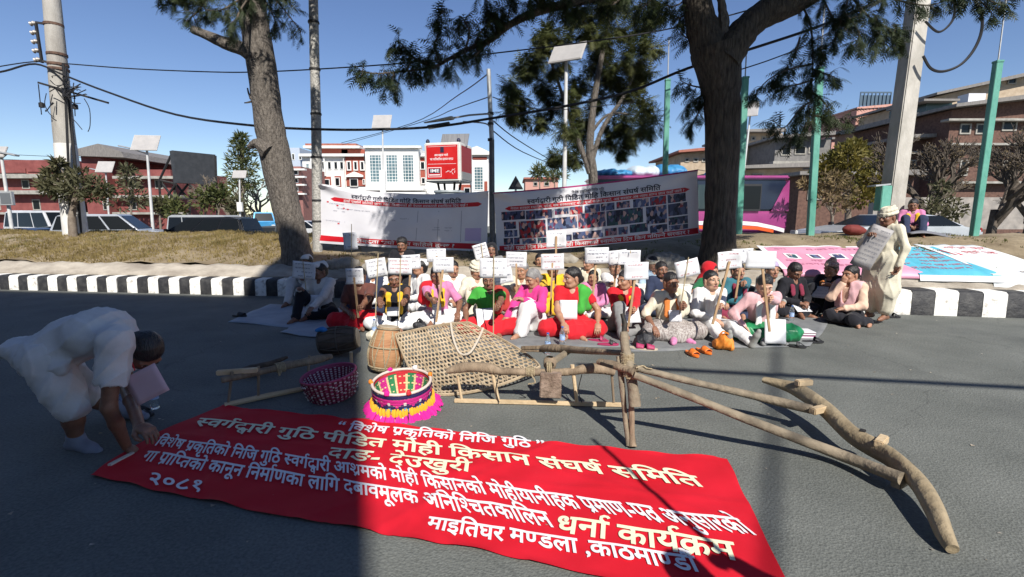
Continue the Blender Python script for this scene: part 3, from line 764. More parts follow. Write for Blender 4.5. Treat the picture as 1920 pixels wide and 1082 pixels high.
patch = lambda X, d: max(0, min(1, .62 + .5 * math.sin(X * .9 + 1) * math.sin(d * 1.6 + X * .4))) * (1 if X < -5.2 else max(0, 1 - (X + 5.2) * 1.2) if X < -4.2 else .12)
tag(blades(15000, -17, -3.2, 11, .03, .085, patch).build('grass', M_DRY, smooth=0), kind='stuff')
tag(blades(3500, -17, 9, 12, .02, .055, lambda X, d: (.7 if math.sin(X * 1.3 + 2) * math.sin(d * 2.1 + X) > .35 else .03)).build('green_grass', M_GRN, smooth=0), kind='stuff')
# scattered stones at the foot of the trees
rd = random.Random(5); M_STONE = mat('stone', (.2, .18, .15), (.36, .33, .28), rough=.9, scale=5, detail=8, bump=.8, bscale=20)
def rock(c, r, sd):
    s = SDF(); q = random.Random(sd)
    for k in range(4): s.ell((q.uniform(-.3, .3) * r[0], q.uniform(-.3, .3) * r[1], q.uniform(-.1, .2) * r[2]), [a * q.uniform(.6, .85) for a in r], k=.06)
    V, Q = s.mesh(max(r) / 12, max(r) * .12, sd, 1.5); return V + np.array(c), Q
for k, (px, py, rx, lab) in enumerate(((645, 497, .34, 'big pale rounded rock on the bank behind the man in the white cap'), (700, 503, .2, 'smaller rock beside the big pale rock under the hanging white banner'), (1240, 498, .42, 'long grey boulder at the foot of the dark tree trunk'), (1060, 490, .26, 'grey rock under the middle of the photo collage banner'), (905, 500, .2, 'small grey rock under the gap between the two hanging banners'))):
    c = on_bank(px, py); V, Q = rock(c, (rx, rx * .7, rx * .55), 31 + k); tag(np_object('rock', [(V, Q, 0)], M_STONE), lab, 'rock')
# the building behind the camera that throws the shade over the left of the road
az = Vector((-SX, -SY)); LEN = lambda h: h / math.tan(SUN_EL)
cx0 = 2.50
fy = lambda x: -7.75 - (x - 2.46) * .135
off = yk(-7) - .12 - fy(-7 + 5.5); 
hh = (yk(-7.0) - .16 - fy(-1.5)) / (-SY) * math.tan(SUN_EL)
bb = thing('office_building', 'tall plain concrete office block standing across the road behind the viewer', 'building', (-10, -14, 0))
M_OFF = mat('office_plaster', (.34, .32, .29), (.42, .4, .36), scale=1, rough=.9)
q = MB(); y0, y1 = fy(cx0), fy(-34)
q.prism([(cx0, y0), (-34, y1), (-34, y1 - 12), (cx0, y0 - 12)], (0, 0, -.5), (1, 0, 0), (0, 1, 0), (0, 0, hh + .5)); q.build('wall', M_OFF, bb, smooth=0, fix=True)
q = MB(); q.prism([(cx0 - .003, y0 - .003), (.9, fy(.9) - .003), (.9, fy(.9) - 9), (cx0 - .003, y0 - 9)], (0, 0, hh + .002), (1, 0, 0), (0, 1, 0), (0, 0, 2.2)); q.build('stair_tower', M_OFF, bb, smooth=0, fix=True)
MW_ = mat('dark_window_glass', (.02, .025, .03), rough=.08)
for fl in range(4):
    for k in range(6):
        X = 1.2 - k * 3.4; q = MB(); q.box((X, fy(X) + .01, 1.8 + fl * 3.1), (1.7, .06, 1.5), math.atan(-.135)); q.build('window', MW_, bb, smooth=0)
# ---------------------------------------------------------------- buildings beyond the far road
M_BRICK = mat('red_brick', (.24, .055, .035), (.34, .085, .055), rough=.9, scale=14, detail=5, bump=.4, bscale=50, stretch=(1, 1, 2.5))
M_REDW = mat('red_painted_wall', (.165, .042, .038), (.24, .07, .062), rough=.85, scale=1.5, detail=7)
M_BAND = mat('weathered_concrete', (.24, .23, .2), (.38, .36, .32), rough=.9, scale=3, detail=8)
M_WHITE = mat('white_building_paint', (.68, .67, .63), (.78, .77, .74), rough=.75, scale=.8, detail=6)
M_GLASS = mat('blue_green_glass', (.10, .17, .19), (.16, .25, .27), rough=.12, scale=.5, metal=.35)
M_DGLASS = mat('dark_glass', (.008, .010, .012), rough=.22, spec=.25)
M_FRAME = mat('white_window_frame', (.7, .69, .66), rough=.5)
M_PINKW = mat('pinkish_brick_wall', (.48, .25, .20), (.55, .31, .25), rough=.9, scale=2, detail=6)
M_BROWNW = mat('brown_brick_wall', (.085, .045, .035), (.165, .09, .065), rough=.92, scale=6, detail=8, bump=.3, bscale=30)
M_TAN = mat('tan_plaster', (.34, .26, .18), (.46, .37, .27), rough=.9, scale=2, detail=7)
M_ROOF = mat('grey_tin_roof', (.14, .13, .12), (.24, .22, .2), rough=.6, scale=3, detail=7, stretch=(8, 1, 1))
M_TILE = mat('red_tin_roof', (.26, .08, .05), (.36, .13, .09), rough=.7, scale=3, detail=6)
def pbox(b, px0, py0, px1, py1, Y, dep, mi=0):          # box whose front face covers these photo pixels at distance Y
    a, c = P(px0, py0, Y), P(px1, py1, Y); b.box(((a.x + c.x) / 2, Y + dep / 2, (a.z + c.z) / 2), (abs(c.x - a.x), dep, abs(a.z - c.z)), mi=mi)
def part(name, m, parent, boxes, Y, dep, smooth=0):
    b = MB()
    for q in boxes: pbox(b, *q, Y, dep)
    return b.build(name, m, parent, smooth=smooth)
def window(parent, px0, py0, px1, py1, Y, glass=None, bars=(1, 1), fr=.09, frame=None, proud=.06):
    f = MB(); a, c = P(px0, py0, Y), P(px1, py1, Y); x0, x1, z0, z1 = a.x, c.x, c.z, a.z; y = Y - proud / 2
    for r in ((x0, x0 + fr, z0, z1), (x1 - fr, x1, z0, z1), (x0 + fr, x1 - fr, z0, z0 + fr), (x0 + fr, x1 - fr, z1 - fr, z1)): f.box(((r[0] + r[1]) / 2, y, (r[2] + r[3]) / 2), (r[1] - r[0], proud, r[3] - r[2]))
    for k in range(1, bars[0]): f.box((lerp(x0, x1, k / bars[0]), y + .01, (z0 + z1) / 2), (fr * .35, proud * .6, z1 - z0 - 2 * fr))
    for k in range(1, bars[1]): f.box(((x0 + x1) / 2, y + .013, lerp(z0, z1, k / bars[1])), (x1 - x0 - 2 * fr, proud * .5, fr * .35))
    w = f.build('window', frame or M_FRAME, parent, smooth=0)
    g_ = MB(); g_.box(((x0 + x1) / 2, Y - .012, (z0 + z1) / 2), (x1 - x0 - 2 * fr, .02, z1 - z0 - 2 * fr)); g_.build('pane', glass or M_DGLASS, w, smooth=0); return w
def base_of(px, Y, z=None): p = P(px, 420, Y); return (p.x, Y, zfar(p.x) if z is None else z)
# long red building on the left
t = thing('red_building', 'long two storey dark red building with grey concrete bands at the left', 'building', base_of(120, 46))
part('wall', M_REDW, t, [(-160, 300, 151, 440)], 46, 9); part('tower', M_REDW, t, [(151, 292, 212, 440)], 45, 9.5); part('wing', M_REDW, t, [(212, 318, 332, 440)], 46, 9)
part('parapet', M_REDW, t, [(-160, 318, -40, 326), (-38, 316, 48, 324), (50, 314, 150, 322)], 45.9, .3)
for q in ((-165, 326, 150, 334), (210, 330, 335, 335), (-165, 357, 150, 364), (210, 366, 340, 371), (-165, 398, 345, 402)): part('concrete_band', M_BAND, t, [q], 45.2, .8)
b = MB(); a = P(140, 292, 44.4)
b.prism([(0, 0), (4.4, -.15), (4.2, .35), (2.2, 1.05), (.3, .6)], a, (1, 0, 0), (0, 0, 1), (0, 10, 0)); b.build('roof', M_ROOF, t, smooth=0, fix=True)
for x in (-20, 40, 78, 120, 240, 290): window(t, x, 337, x + 17, 354, 46, fr=.08, frame=M_BAND, proud=.05)
for x in (-15, 60, 110, 240, 285): window(t, x, 374, x + 18, 394, 46, fr=.08, frame=M_BAND, proud=.05)
window(t, 192, 372, 203, 394, 45, fr=.07, frame=M_BAND)
# boundary wall in front of it
t = tag(part('boundary_wall', M_REDW, None, [(120, 409, 345, 430)], 40, .3), 'low red boundary wall behind the parked silver jeep and black car', 'wall')
# video billboard on its lattice
t = thing('video_billboard', 'large dark grey video billboard on a steel lattice above the red building', 'billboard', base_of(365, 42))
b = MB(); c4 = [P(324, 282, 40), P(404, 290, 43), P(406, 346, 43), P(332, 343, 40)]; nn = (c4[1] - c4[0]).cross(c4[3] - c4[0]).normalized() * .5
if nn.y < 0: nn = -nn
b.add([*c4, *[p + nn for p in c4]], [(0, 1, 2, 3), (7, 6, 5, 4), (0, 4, 5, 1), (1, 5, 6, 2), (2, 6, 7, 3), (3, 7, 4, 0)]); b.build('screen', mat('dark_led_screen', (.035, .038, .042), (.05, .053, .058), rough=.6, scale=3), t, smooth=0, fix=True)
M_STEEL = mat('dark_steel', (.035, .035, .04), (.07, .065, .06), rough=.6, metal=.6, scale=6)
for A_, B_ in (((324, 282), (331, 420)), ((404, 292), (408, 420)), ((324, 284), (298, 340)), ((298, 338), (304, 420)), ((300, 338), (331, 345)), ((330, 345), (305, 380)), ((305, 345), (331, 380)), ((331, 346), (352, 372)), ((352, 346), (331, 372)), ((356, 346), (356, 420)), ((378, 346), (378, 420)), ((356, 346), (378, 372)), ((378, 346), (356, 372)), ((331, 372), (408, 374)), ((380, 346), (408, 372)), ((301, 372), (331, 376))):
    b = MB(); b.tube([P(*A_, 41), P(*B_, 41.5)], .09, 6); b.build('strut', M_STEEL, t)
# big white public building with brick panels and glass bays
Yw = 75
t = thing('white_building', 'large white building with red brick panels and tall glass bays behind the hanging banner', 'building', base_of(740, Yw))
part('wall', M_WHITE, t, [(566, 291, 916, 470)], Yw, 14)
part('centre_block', M_WHITE, t, [(684, 275, 786, 352)], Yw - 1.6, 6); part('wing', M_WHITE, t, [(884, 290, 917, 470)], Yw - 1.2, 6)
for q in ((560, 288, 692, 293), (786, 288, 800, 293)): part('cornice', M_WHITE, t, [q], Yw - .7, 1.2)
part('cornice', M_WHITE, t, [(681, 273, 789, 277)], Yw - 2.1, 1.5); part('cornice', M_WHITE, t, [(676, 352, 794, 357), (672, 360, 798, 364)], Yw - 3.2, 3)
for q in ((566, 349, 606, 470), (647, 294, 685, 349), (787, 296, 798, 345), (606, 331, 621, 352), (627, 330, 640, 354), (860, 346, 884, 470)): part('brick_panel', M_BRICK, t, [q], Yw - .15, .3)
part('roof_storey', M_BRICK, t, [(600, 276, 652, 288), (640, 280, 684, 288)], Yw + 2, 6); part('roof_cornice', M_WHITE, t, [(568, 273, 674, 277)], Yw + 1, 8); part('roof', M_TILE, t, [(572, 269, 668, 273)], Yw + 1.5, 7)
for q in ((606, 294, 610, 330), (643, 294, 647, 352), (581, 294, 590, 350)): part('pilaster', M_WHITE, t, [q], Yw - .4, .5)
for x0, x1 in ((691, 718), (722, 748), (753, 778)): window(t, x0, 289, x1, 343, Yw - 1.6, M_GLASS, (4, 9), .18)
window(t, 572, 306, 584, 350, Yw - .0, M_GLASS, (3, 8), .14); window(t, 888, 312, 907, 357, Yw - 1.2, M_GLASS, (3, 8), .15)
for x in (603, 614, 626, 637): window(t, x, 303, x + 8, 318, Yw, proud=.12)
for x in (650, 662.5, 675): window(t, x, 302, x + 9.5, 320, Yw - .15, fr=.16, proud=.2)
for q in ((607, 336, 619, 348), (628, 333, 638, 349), (575, 366, 588, 384), (656, 335, 672, 350), (788, 303, 797, 318), (790, 333, 798, 345), (680, 336, 685, 346), (870, 352, 882, 372), (735, 372, 760, 420), (660, 372, 676, 400), (805, 365, 830, 400)): window(t, *q, Yw - .15, proud=.14)
b = MB(); a = P(664, 326, Yw - .6); b.prism([(-1.3, -.45), (1.3, -.45), (1.3, -.2), (0, .35), (-1.3, -.2)], a, (1, 0, 0), (0, 0, 1), (0, .5, 0)); b.build('pediment', M_WHITE, t, smooth=0, fix=True)
b = MB(); a = P(898, 290, Yw - 1.8); b.prism([(-1.6, 0), (1.7, 0), (1.7, .35), (-.3, 1.25), (-1.6, .8)], a, (1, 0, 0), (0, 0, 1), (0, 5, 0)); b.build('pediment', M_WHITE, t, smooth=0, fix=True)
part('brick_panel', M_BRICK, t, [(886, 294, 913, 299)], Yw - 1.3, .3); part('brick_panel', M_BRICK, t, [(908, 340, 914, 360)], Yw - 1.3, .3)
part('wall', mat('pale_blue_plaster', (.42, .47, .55), rough=.8), t, [(541, 277, 572, 440)], Yw + 12, 9)
for q in ((547, 288, 553, 300), (560, 290, 566, 300)): window(t, *q, Yw + 12)
t = thing('red_brick_house', 'dark red house with balconies partly behind the leaning left trunk', 'building', base_of(556, 64)); part('wall', mat('dusky_red_wall', (.22, .09, .08), (.3, .14, .12), scale=3), t, [(538, 312, 572, 440)], 64, 8)
for y in (316, 330, 345, 362): part('balcony', M_WHITE, t, [(540, y, 571, y + 3)], 63.3, .7)
for y in (319, 334, 350): window(t, 548, y, 560, y + 9, 64)
# houses on the rise to the right
def house(label, px0, py0, px1, py1, Y, wallm, roofm, wins, dep=9, slope=0.0, eave=6, wm_=None, band=None, ov=1.0):
    t = thing('house', label, 'house', base_of((px0 + px1) / 2, Y, 0)); part('wall', wallm, t, [(px0, py0, px1, 445)], Y, dep)
    a, c = P(px0, py0, Y), P(px1, py0, Y); L = c.x - a.x; rise = slope * L
    b = MB(); b.prism([(-ov * .6, 0), (L + ov * .6, rise), (L + ov * .6, rise + .22 + eave * .02), (-ov * .6, .22)], a + Vector((0, -ov, .005)), (1, 0, 0), (0, 0, 1), (0, dep + 2 * ov, 0)); b.build('roof', roofm, t, smooth=0, fix=True)
    if slope:
        b = MB(); b.prism([(0, -.002), (L, -.002), (L, rise)], a + Vector((0, .02, 0)), (1, 0, 0), (0, 0, 1), (0, dep - .04, 0)); b.build('gable', wallm, t, smooth=0, fix=True)
    for w in wins: window(t, *w, Y, frame=wm_ or M_BAND, proud=.08, fr=.1)
    for q in band or (): part('balcony', M_BAND, t, [q], Y - .6, .7)
    return t
t = house('tall pinkish flat roofed block with small square windows and a roof railing', 1607, 205, 1690, 60, 60, M_PINKW, M_PINKW, [(1614, 231, 1623, 238), (1627, 229, 1636, 236), (1643, 227, 1651, 233), (1656, 238, 1664, 245), (1638, 250, 1646, 256), (1662, 206, 1681, 219), (1612, 258, 1622, 266)], dep=10, slope=.07, ov=.15)
b = MB(); a, c = P(1611, 203, 59.9), P(1668, 203, 59.9)
for k in range(9): q = lerp(a, c, k / 8); b.box((q.x, q.y, q.z + .9), (.1, .1, 1.9))
b.box(((a.x + c.x) / 2, a.y, a.z + 1.8), (c.x - a.x, .12, .14)); b.box(((a.x + c.x) / 2, a.y + .1, a.z + .9), (c.x - a.x, .04, 1.2)); b.build('railing', mat('blue_grey_rail', (.06, .1, .14), rough=.5), t, smooth=0)
house('pale pink lower block standing in front of the tall pinkish building', 1560, 262, 1612, 60, 55, M_PINKW, M_ROOF, [(1575, 270, 1583, 278)], slope=.02, ov=.3)
house('small house with tin roof and white water tank left of a green post', 1400, 250, 1452, 60, 50, M_TAN, M_ROOF, [(1408, 256, 1416, 264), (1428, 256, 1436, 264)], slope=.0)
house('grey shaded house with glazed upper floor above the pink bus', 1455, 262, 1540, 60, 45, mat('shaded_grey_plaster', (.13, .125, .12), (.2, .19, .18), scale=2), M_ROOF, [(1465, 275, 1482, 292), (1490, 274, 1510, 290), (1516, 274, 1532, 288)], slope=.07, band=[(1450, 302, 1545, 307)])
house('low building with a sloping grey tin roof just behind the bus', 1398, 318, 1505, 60, 38, M_TAN, M_ROOF, [(1410, 325, 1430, 335), (1470, 325, 1490, 335)], slope=.03)
house('house with orange tin roof between the tree trunk and a green post', 1277, 288, 1330, 60, 52, M_TAN, M_TILE, [(1284, 296, 1292, 304), (1300, 296, 1309, 304), (1316, 296, 1324, 304)], slope=.10)
house('far pink house peeping over the top edge of the photo banner', 985, 336, 1045, 60, 70, mat('pink_plaster', (.5, .27, .22), rough=.9), M_TILE, [(1000, 341, 1008, 349), (1020, 341, 1030, 349)], slope=-.01, ov=.4)
t = house('tan hilltop house with wide sloping eaves at the upper right corner', 1752, 182, 1935, 60, 48, M_TAN, M_ROOF, [(1765, 186, 1780, 200), (1862, 150, 1876, 164), (1890, 143, 1904, 158), (1800, 180, 1818, 195)], slope=.23, dep=10, ov=.9, band=[(1758, 203, 1935, 206)])
t = house('green glazed rooftop house with white sheet beside the concrete pole', 1700, 222, 1800, 60, 42, mat('dusty_brick', (.3, .16, .1), (.38, .22, .15), scale=4), M_ROOF, [(1742, 196, 1790, 218), (1705, 228, 1728, 244)], slope=.02, wm_=mat('green_frame', (.03, .09, .07), rough=.5))
part('upper_room', mat('dark_green_glazing', (.015, .035, .03), rough=.25), t, [(1738, 190, 1782, 219)], 41.9, 4); part('awning', M_ROOF, t, [(1733, 185, 1800, 189)], 41, 4); part('white_sheet', mat('white_sheet', (.62, .62, .64), rough=.7), t, [(1817, 175, 1846, 197)], 41.5, 1)
part('gutter', M_WHITE, t, [(1700, 219, 1778, 223)], 41.3, .6)
t = house('big dark red brick house with balconies behind the bare tree at the right', 1785, 206, 1960, 60, 36, M_BROWNW, M_ROOF, [(1800, 300, 1812, 330), (1830, 232, 1850, 252), (1880, 300, 1904, 330), (1880, 222, 1904, 246), (1800, 232, 1818, 252)], slope=.13, dep=10, band=[(1780, 222, 1965, 226), (1780, 268, 1965, 272), (1800, 340, 1965, 344)])
house('brown brick house with signboard and metal awning behind the leafless tree', 1695, 262, 1790, 60, 38, M_BROWNW, M_ROOF, [(1702, 300, 1714, 330), (1740, 300, 1756, 330), (1768, 300, 1780, 326), (1752, 256, 1788, 262)], slope=.02, band=[(1690, 284, 1792, 288)])
house('pale grey shopfront house behind the yellow green tree', 1500, 330, 1700, 60, 33, M_BROWNW, M_ROOF, [(1515, 345, 1540, 375), (1660, 345, 1690, 380)], slope=0, dep=4)
# shop shutters along the far pavement, mostly hidden by vehicles
t = tag(part('shop_wall', mat('shop_plaster', (.22, .2, .18), (.36, .32, .28), scale=2), None, [(1640, 370, 2050, 430)], 27, .4), 'dark low shopfront wall behind the grass bank at the far right', 'wall')
b = MB(); a = P(1740, 232, 37); b.box((P(1776, 238, 37.6).x, 37.4, P(1776, 238, 37.4).z), (1.8, .08, .6)); tag(b.build('signboard', mat('faded_blue_sign', (.2, .27, .32), (.3, .36, .4), scale=4), smooth=0), 'faded pale blue signboard on the brown brick house at the right', 'sign')
# ---------------------------------------------------------------- vehicles
M_TYRE = mat('tyre_rubber', (.015, .015, .016), rough=.85); M_RIM = mat('wheel_rim', (.4, .4, .41), rough=.35, metal=.9)
M_CHROME = mat('chrome', (.55, .55, .56), rough=.2, metal=1); M_TAIL = mat('tail_lamp', (.3, .012, .012), rough=.2); M_HEADL = mat('head_lamp', (.6, .6, .58), rough=.1); M_BUMP = mat('black_trim', (.02, .02, .022), rough=.5)
def carpaint(name, c): return mat(name, c, tuple(x * .85 for x in c), rough=.22, metal=.25, scale=2, spec=.6)
def vehicle(name, label, cat, loc, rz, L, Wd, prof, roof, paint, glass_n, wheels, group=None, hood=None, zb=.28, pillar=.035, roofm=None):
    """prof: lower body side outline [(x, z)...] ; roof: greenhouse outline [(x, z)...] (front is -x)"""
    t = thing(name, label, cat, loc, rz, group); Mw = wm(t)
    def W_(x, y, z): return Mw @ Vector((x, y, z))
    def solid(poly, w0, w1, zlo, zhi, nm, m, bev=.04):
        b = MB(); n = len(poly); vs = []
        for sgn in (-1, 1):
            for x, z in poly: f = 0 if zhi == zlo else max(0, (z - zlo) / (zhi - zlo)); vs.append(W_(x, sgn * lerp(w0, w1, f) / 2, z))
        b.add(vs, [tuple(range(n)), tuple(range(n, 2 * n))[::-1]] + [(i, i + n, (i + 1) % n + n, (i + 1) % n) for i in range(n)]); return b.build(nm, m, t, fix=True, bevel=bev, smooth=35)
    zl = max(z for x, z in prof)
    solid(prof, Wd, Wd * .97, zb, zl, 'body', paint, .05)
    zr = max(z for x, z in roof); zl2 = min(z for x, z in roof)
    solid(roof, Wd * .94, Wd * .76, zl2, zr, 'cabin', roofm or paint, .03)
    # side glass: proud panes along the cabin
    xs0 = sorted(x for x, z in roof if z < zl2 + .05); xs1 = sorted(x for x, z in roof if z > zr - .12)
    def pane(u0, u1, v0, v1, sgn):
        q = []
        for u, v in ((u0, v0), (u1, v0), (u1, v1), (u0, v1)):
            x = lerp(lerp(xs0[0], xs0[-1], u), lerp(xs1[0], xs1[-1], u), v); z = lerp(zl2, zr, v); q.append(W_(x, sgn * (lerp(Wd * .94, Wd * .76, v) / 2 + .006), z))
        b = MB(); b.quad(*q); b.build('side_window', M_DGLASS, t, smooth=0, solid=.008)
    for sgn in (-1, 1):
        for k in range(glass_n): pane((k + pillar) / glass_n + (.02 if k == 0 else 0), (k + 1 - pillar) / glass_n - (.02 if k == glass_n - 1 else 0), .08, .86, sgn)
    for e, nm in ((0, 'windscreen'), (-1, 'rear_window')):
        q = []; s_ = -1 if e == 0 else 1
        for y, v in ((-1, .1), (1, .1), (1, .88), (-1, .88)):
            x = lerp(xs0[e], xs1[e], v) + s_ * .008; z = lerp(zl2, zr, v) + .006; q.append(W_(x, y * (lerp(Wd * .94, Wd * .76, v) / 2 - .09), z))
        b = MB(); b.quad(*q); b.build(nm, M_DGLASS, t, smooth=0, solid=.008)
    for x, r in wheels:
        for sgn in (-1, 1):
            wh = thing('wheel', None, None); wh.parent = t; wh.location = (x, sgn * (Wd / 2 - .1), r)
            Mx = wm(wh) @ Matrix.Rotation(math.pi / 2, 4, 'X')
            b = MB(); b.lathe([(r * .62, -.1), (r * .94, -.1), (r, -.06), (r, .06), (r * .94, .1), (r * .62, .1)], 24, M=Mx); b.build('tyre', M_TYRE, wh, fix=True)
            b = MB(); b.lathe([(.03, -.085), (r * .3, -.1), (r * .62, -.07), (r * .62, .07), (r * .3, .1), (.03, .085)], 16, M=Mx); b.build('rim', M_RIM, wh, fix=True)
    xa, xb = min(x for x, z in prof), max(x for x, z in prof); zh = lerp(zb, zl, .62)
    for sgn in (-1, 1):
        b = MB(); c = W_(xa + .02, sgn * Wd * .37, zh); b.box(c, (.08, .28, .16), Mw.to_3x3()); b.build('headlight', M_HEADL, t, bevel=.02)
        b = MB(); c = W_(xb - .02, sgn * Wd * .4, zh + .06); b.box(c, (.08, .18, .24), Mw.to_3x3()); b.build('tail_light', M_TAIL, t, bevel=.02)
        b = MB(); c = W_(xs0[0] + .15, sgn * (Wd / 2 + .06), zl2 + .06); b.box(c, (.1, .16, .12), Mw.to_3x3()); b.build('mirror', M_BUMP, t, bevel=.02)
    for X in (xa, xb):
        b = MB(); b.box(W_(X, 0, zb + .14), (.1, Wd * .94, .2), Mw.to_3x3()); b.build('bumper', M_BUMP, t, bevel=.03)
    return t
SUVP = [(-2.2, .3), (2.15, .3), (2.2, .75), (2.12, 1.02), (-1.0, 1.02), (-2.05, .92), (-2.22, .65)]
SUVR = [(-.95, 1.0), (2.08, 1.0), (1.85, 1.62), (1.5, 1.7), (-.2, 1.68)]
SEDP = [(-2.2, .25), (2.2, .25), (2.22, .8), (1.5, .95), (-1.1, .92), (-2.05, .78), (-2.24, .5)]
SEDR = [(-1.15, .9), (1.75, .92), (1.0, 1.38), (.55, 1.45), (-.25, 1.43)]
VANP = [(-2.4, .3), (2.4, .3), (2.42, 1.15), (-1.9, 1.15), (-2.42, .85)]
VANR = [(-1.95, 1.13), (2.4, 1.13), (2.32, 2.0), (2.1, 2.1), (-1.1, 2.08)]
WH4 = [(-1.35, .33), (1.3, .33)]
def zf(px, Y): return zfar(P(px, 400, Y).x)
def vat(px, Y, dz=0): p = P(px, 400, Y); return (p.x, Y, zfar(p.x) + dz)
vehicle('parked_car', 'black estate car with silver roof edge behind the grass near the lamp post', 'car', vat(380, 20.5, .18), 0, 4.4, 1.8, SUVP, [(-1.1, 1.0), (2.1, 1.0), (1.9, 1.5), (1.5, 1.6), (-.1, 1.58)], carpaint('black_car_paint', (.015, .016, .02)), 3, WH4)
vehicle('parked_car', 'silver grey jeep parked between the white painted pole and the black car', 'car', vat(222, 21, .2), R(200), 4.4, 1.85, SUVP, SUVR, carpaint('silver_car_paint', (.42, .45, .5)), 3, WH4)
vehicle('minibus', 'white minibus behind the small tree at the left edge', 'minibus', vat(88, 27), R(160), 4.8, 1.9, VANP, VANR, carpaint('white_car_paint', (.72, .72, .72)), 3, [(-1.5, .33), (1.5, .33)])
vehicle('parked_car', 'dark blue car at the left edge half hidden by the bank', 'car', vat(28, 20, -.12), R(10), 4.3, 1.75, SEDP, SEDR, carpaint('dark_blue_car_paint', (.03, .035, .06)), 2, WH4)
vehicle('parked_car', 'dark green van between the white minibus and the whitewashed pole', 'car', vat(120, 22, -.1), R(190), 4.3, 1.75, SEDP, SEDR, carpaint('dark_green_car_paint', (.04, .06, .055)), 2, WH4)
vehicle('passenger_van', 'long grey green van with pale roof behind the black car', 'van', vat(400, 29, -.25), R(175), 4.8, 1.9, VANP, VANR, carpaint('grey_green_paint', (.10, .13, .12)), 4, [(-1.5, .33), (1.5, .33)], roofm=carpaint('pale_roof_paint', (.45, .46, .45)))
vehicle('small_truck', 'bright blue small truck on the far road left of the leaning trunk', 'truck', vat(492, 40, .2), R(120), 3.6, 1.7, [(-1.8, .3), (1.8, .3), (1.8, 1.1), (-1.8, 1.1)], [(-1.75, 1.08), (.2, 1.08), (.1, 1.85), (-1.4, 1.85)], carpaint('bright_blue_paint', (.05, .28, .55)), 1, [(-1.1, .33), (1.1, .33)])
vehicle('parked_car', 'dark car at the foot of the leaning trunk on the far road', 'car', vat(505, 23, -.1), R(15), 4.2, 1.75, SEDP, SEDR, carpaint('charcoal_car_paint', (.04, .042, .045)), 2, WH4)
vehicle('parked_car', 'white car far behind the mast at the left banner edge', 'car', vat(576, 34), R(170), 4.2, 1.75, SEDP, SEDR, carpaint('white_car_paint', (.72, .72, .72)), 2, WH4)
vehicle('sedan', 'silver sedan behind the standing turbaned man', 'car', (P(1570, 400, 14).x + 1.35, 14, .28), R(4), 4.5, 1.78, SEDP, [(-1.0, .9), (1.7, .92), (1.0, 1.2), (.55, 1.25), (-.2, 1.23)], carpaint('silver_sedan_paint', (.5, .52, .55)), 2, WH4)
# the pink bus
Yb = 17.3; x0, x1 = P(1112, 400, Yb).x, P(1478, 400, Yb).x
t = thing('bus', 'pink and dark blue bus behind the hanging photo banner with driver at the wheel', 'bus', ((x0 + x1) / 2, Yb, -.1))
M_PINKP = carpaint('pink_bus_paint', (.40, .07, .24)); M_NAVY = carpaint('navy_bus_paint', (.02, .03, .06))
b = MB(); zz = lambda py: P(1300, py, Yb).z
bx = lambda m, nm, xa, xb, pa, pb, ya, yb2, bev=.03: (lambda q: (q.box(((xa + xb) / 2, (ya + yb2) / 2, (zz(pa) + zz(pb)) / 2), (xb - xa, yb2 - ya, zz(pa) - zz(pb))), q.build(nm, m, t, bevel=bev))[1])(MB())
bx(M_PINKP, 'body', x0, x1, 396, 436, Yb, Yb + 2.3, .08); bx(M_NAVY, 'upper_body', x0 + .02, x1 - .12, 336, 395.6, Yb + .02, Yb + 2.28, .06); bx(M_PINKP, 'roof', x0, x1 - .05, 329, 336, Yb - .03, Yb + 2.33, .05)
b = MB(); b.prism([(x1 - .62, zz(396)), (x1 + .0, zz(396)), (x1 - .05, zz(338)), (x1 - .25, zz(352))], (0, Yb - .006, 0), (1, 0, 0), (0, 0, 1), (0, 2.32, 0)); b.build('front_pillar', M_PINKP, t, smooth=0, fix=True)
n = 6
for k in range(n):
    a, c = lerp(x0 + .25, x1 - 1.55, k / n), lerp(x0 + .25, x1 - 1.55, (k + .93) / n)
    b = MB(); b.box(((a + c) / 2, Yb + .01, (zz(346) + zz(392)) / 2), (c - a, .03, zz(346) - zz(392))); b.build('side_window', mat('bus_glass', (.03, .05, .06), rough=.1), t, bevel=.008)
a, c = P(1384, 0, Yb).x, P(1456, 0, Yb).x
f = bx(M_BUMP, 'driver_window_frame', a, c, 345, 396, Yb - .012, Yb + .02, .005)
for (qa, qb, mm) in ((1387, 1408, mat('hazy_glass', (.35, .4, .42), rough=.2)), (1410, 1454, M_DGLASS)): bx(mm, 'driver_window', P(qa, 0, Yb).x, P(qb, 0, Yb).x, 349, 392, Yb - .02, Yb + .0, .003)
def stripe(m, pts, wd, nm):
    b = MB(); 
    for i in range(len(pts) - 1):
        p, q = P(*pts[i], Yb - .006), P(*pts[i + 1], Yb - .006); h = wd * mpp(Yb); b.quad(p, q, q + Vector((0, 0, h)), p + Vector((0, 0, h)))
    return b.build(nm, m, t, smooth=0)
stripe(mat('white_paint_stripe', (.75, .73, .72), rough=.4), [(1112, 424), (1380, 421), (1420, 424), (1452, 431), (1470, 436)], 7, 'stripe'); stripe(mat('orange_paint_stripe', (.65, .1, .02), rough=.4), [(1112, 431), (1380, 429), (1420, 431), (1450, 436.5)], 6.5, 'stripe')
for x in (x0 + 1.3, x1 - 1.2):
    w_ = thing('wheel', None, None); w_.parent = t; w_.location = (x - t.location.x, .1, .45); Mx = wm(w_) @ Matrix.Rotation(math.pi / 2, 4, 'X')
    b = MB(); b.lathe([(.28, -.13), (.43, -.13), (.46, -.08), (.46, .08), (.43, .13), (.28, .13)], 24, M=Mx); b.build('tyre', M_TYRE, w_, fix=True)
    b = MB(); b.lathe([(.05, -.1), (.28, -.1), (.28, .1), (.05, .14)], 16, M=Mx); b.build('rim', M_RIM, w_, fix=True)
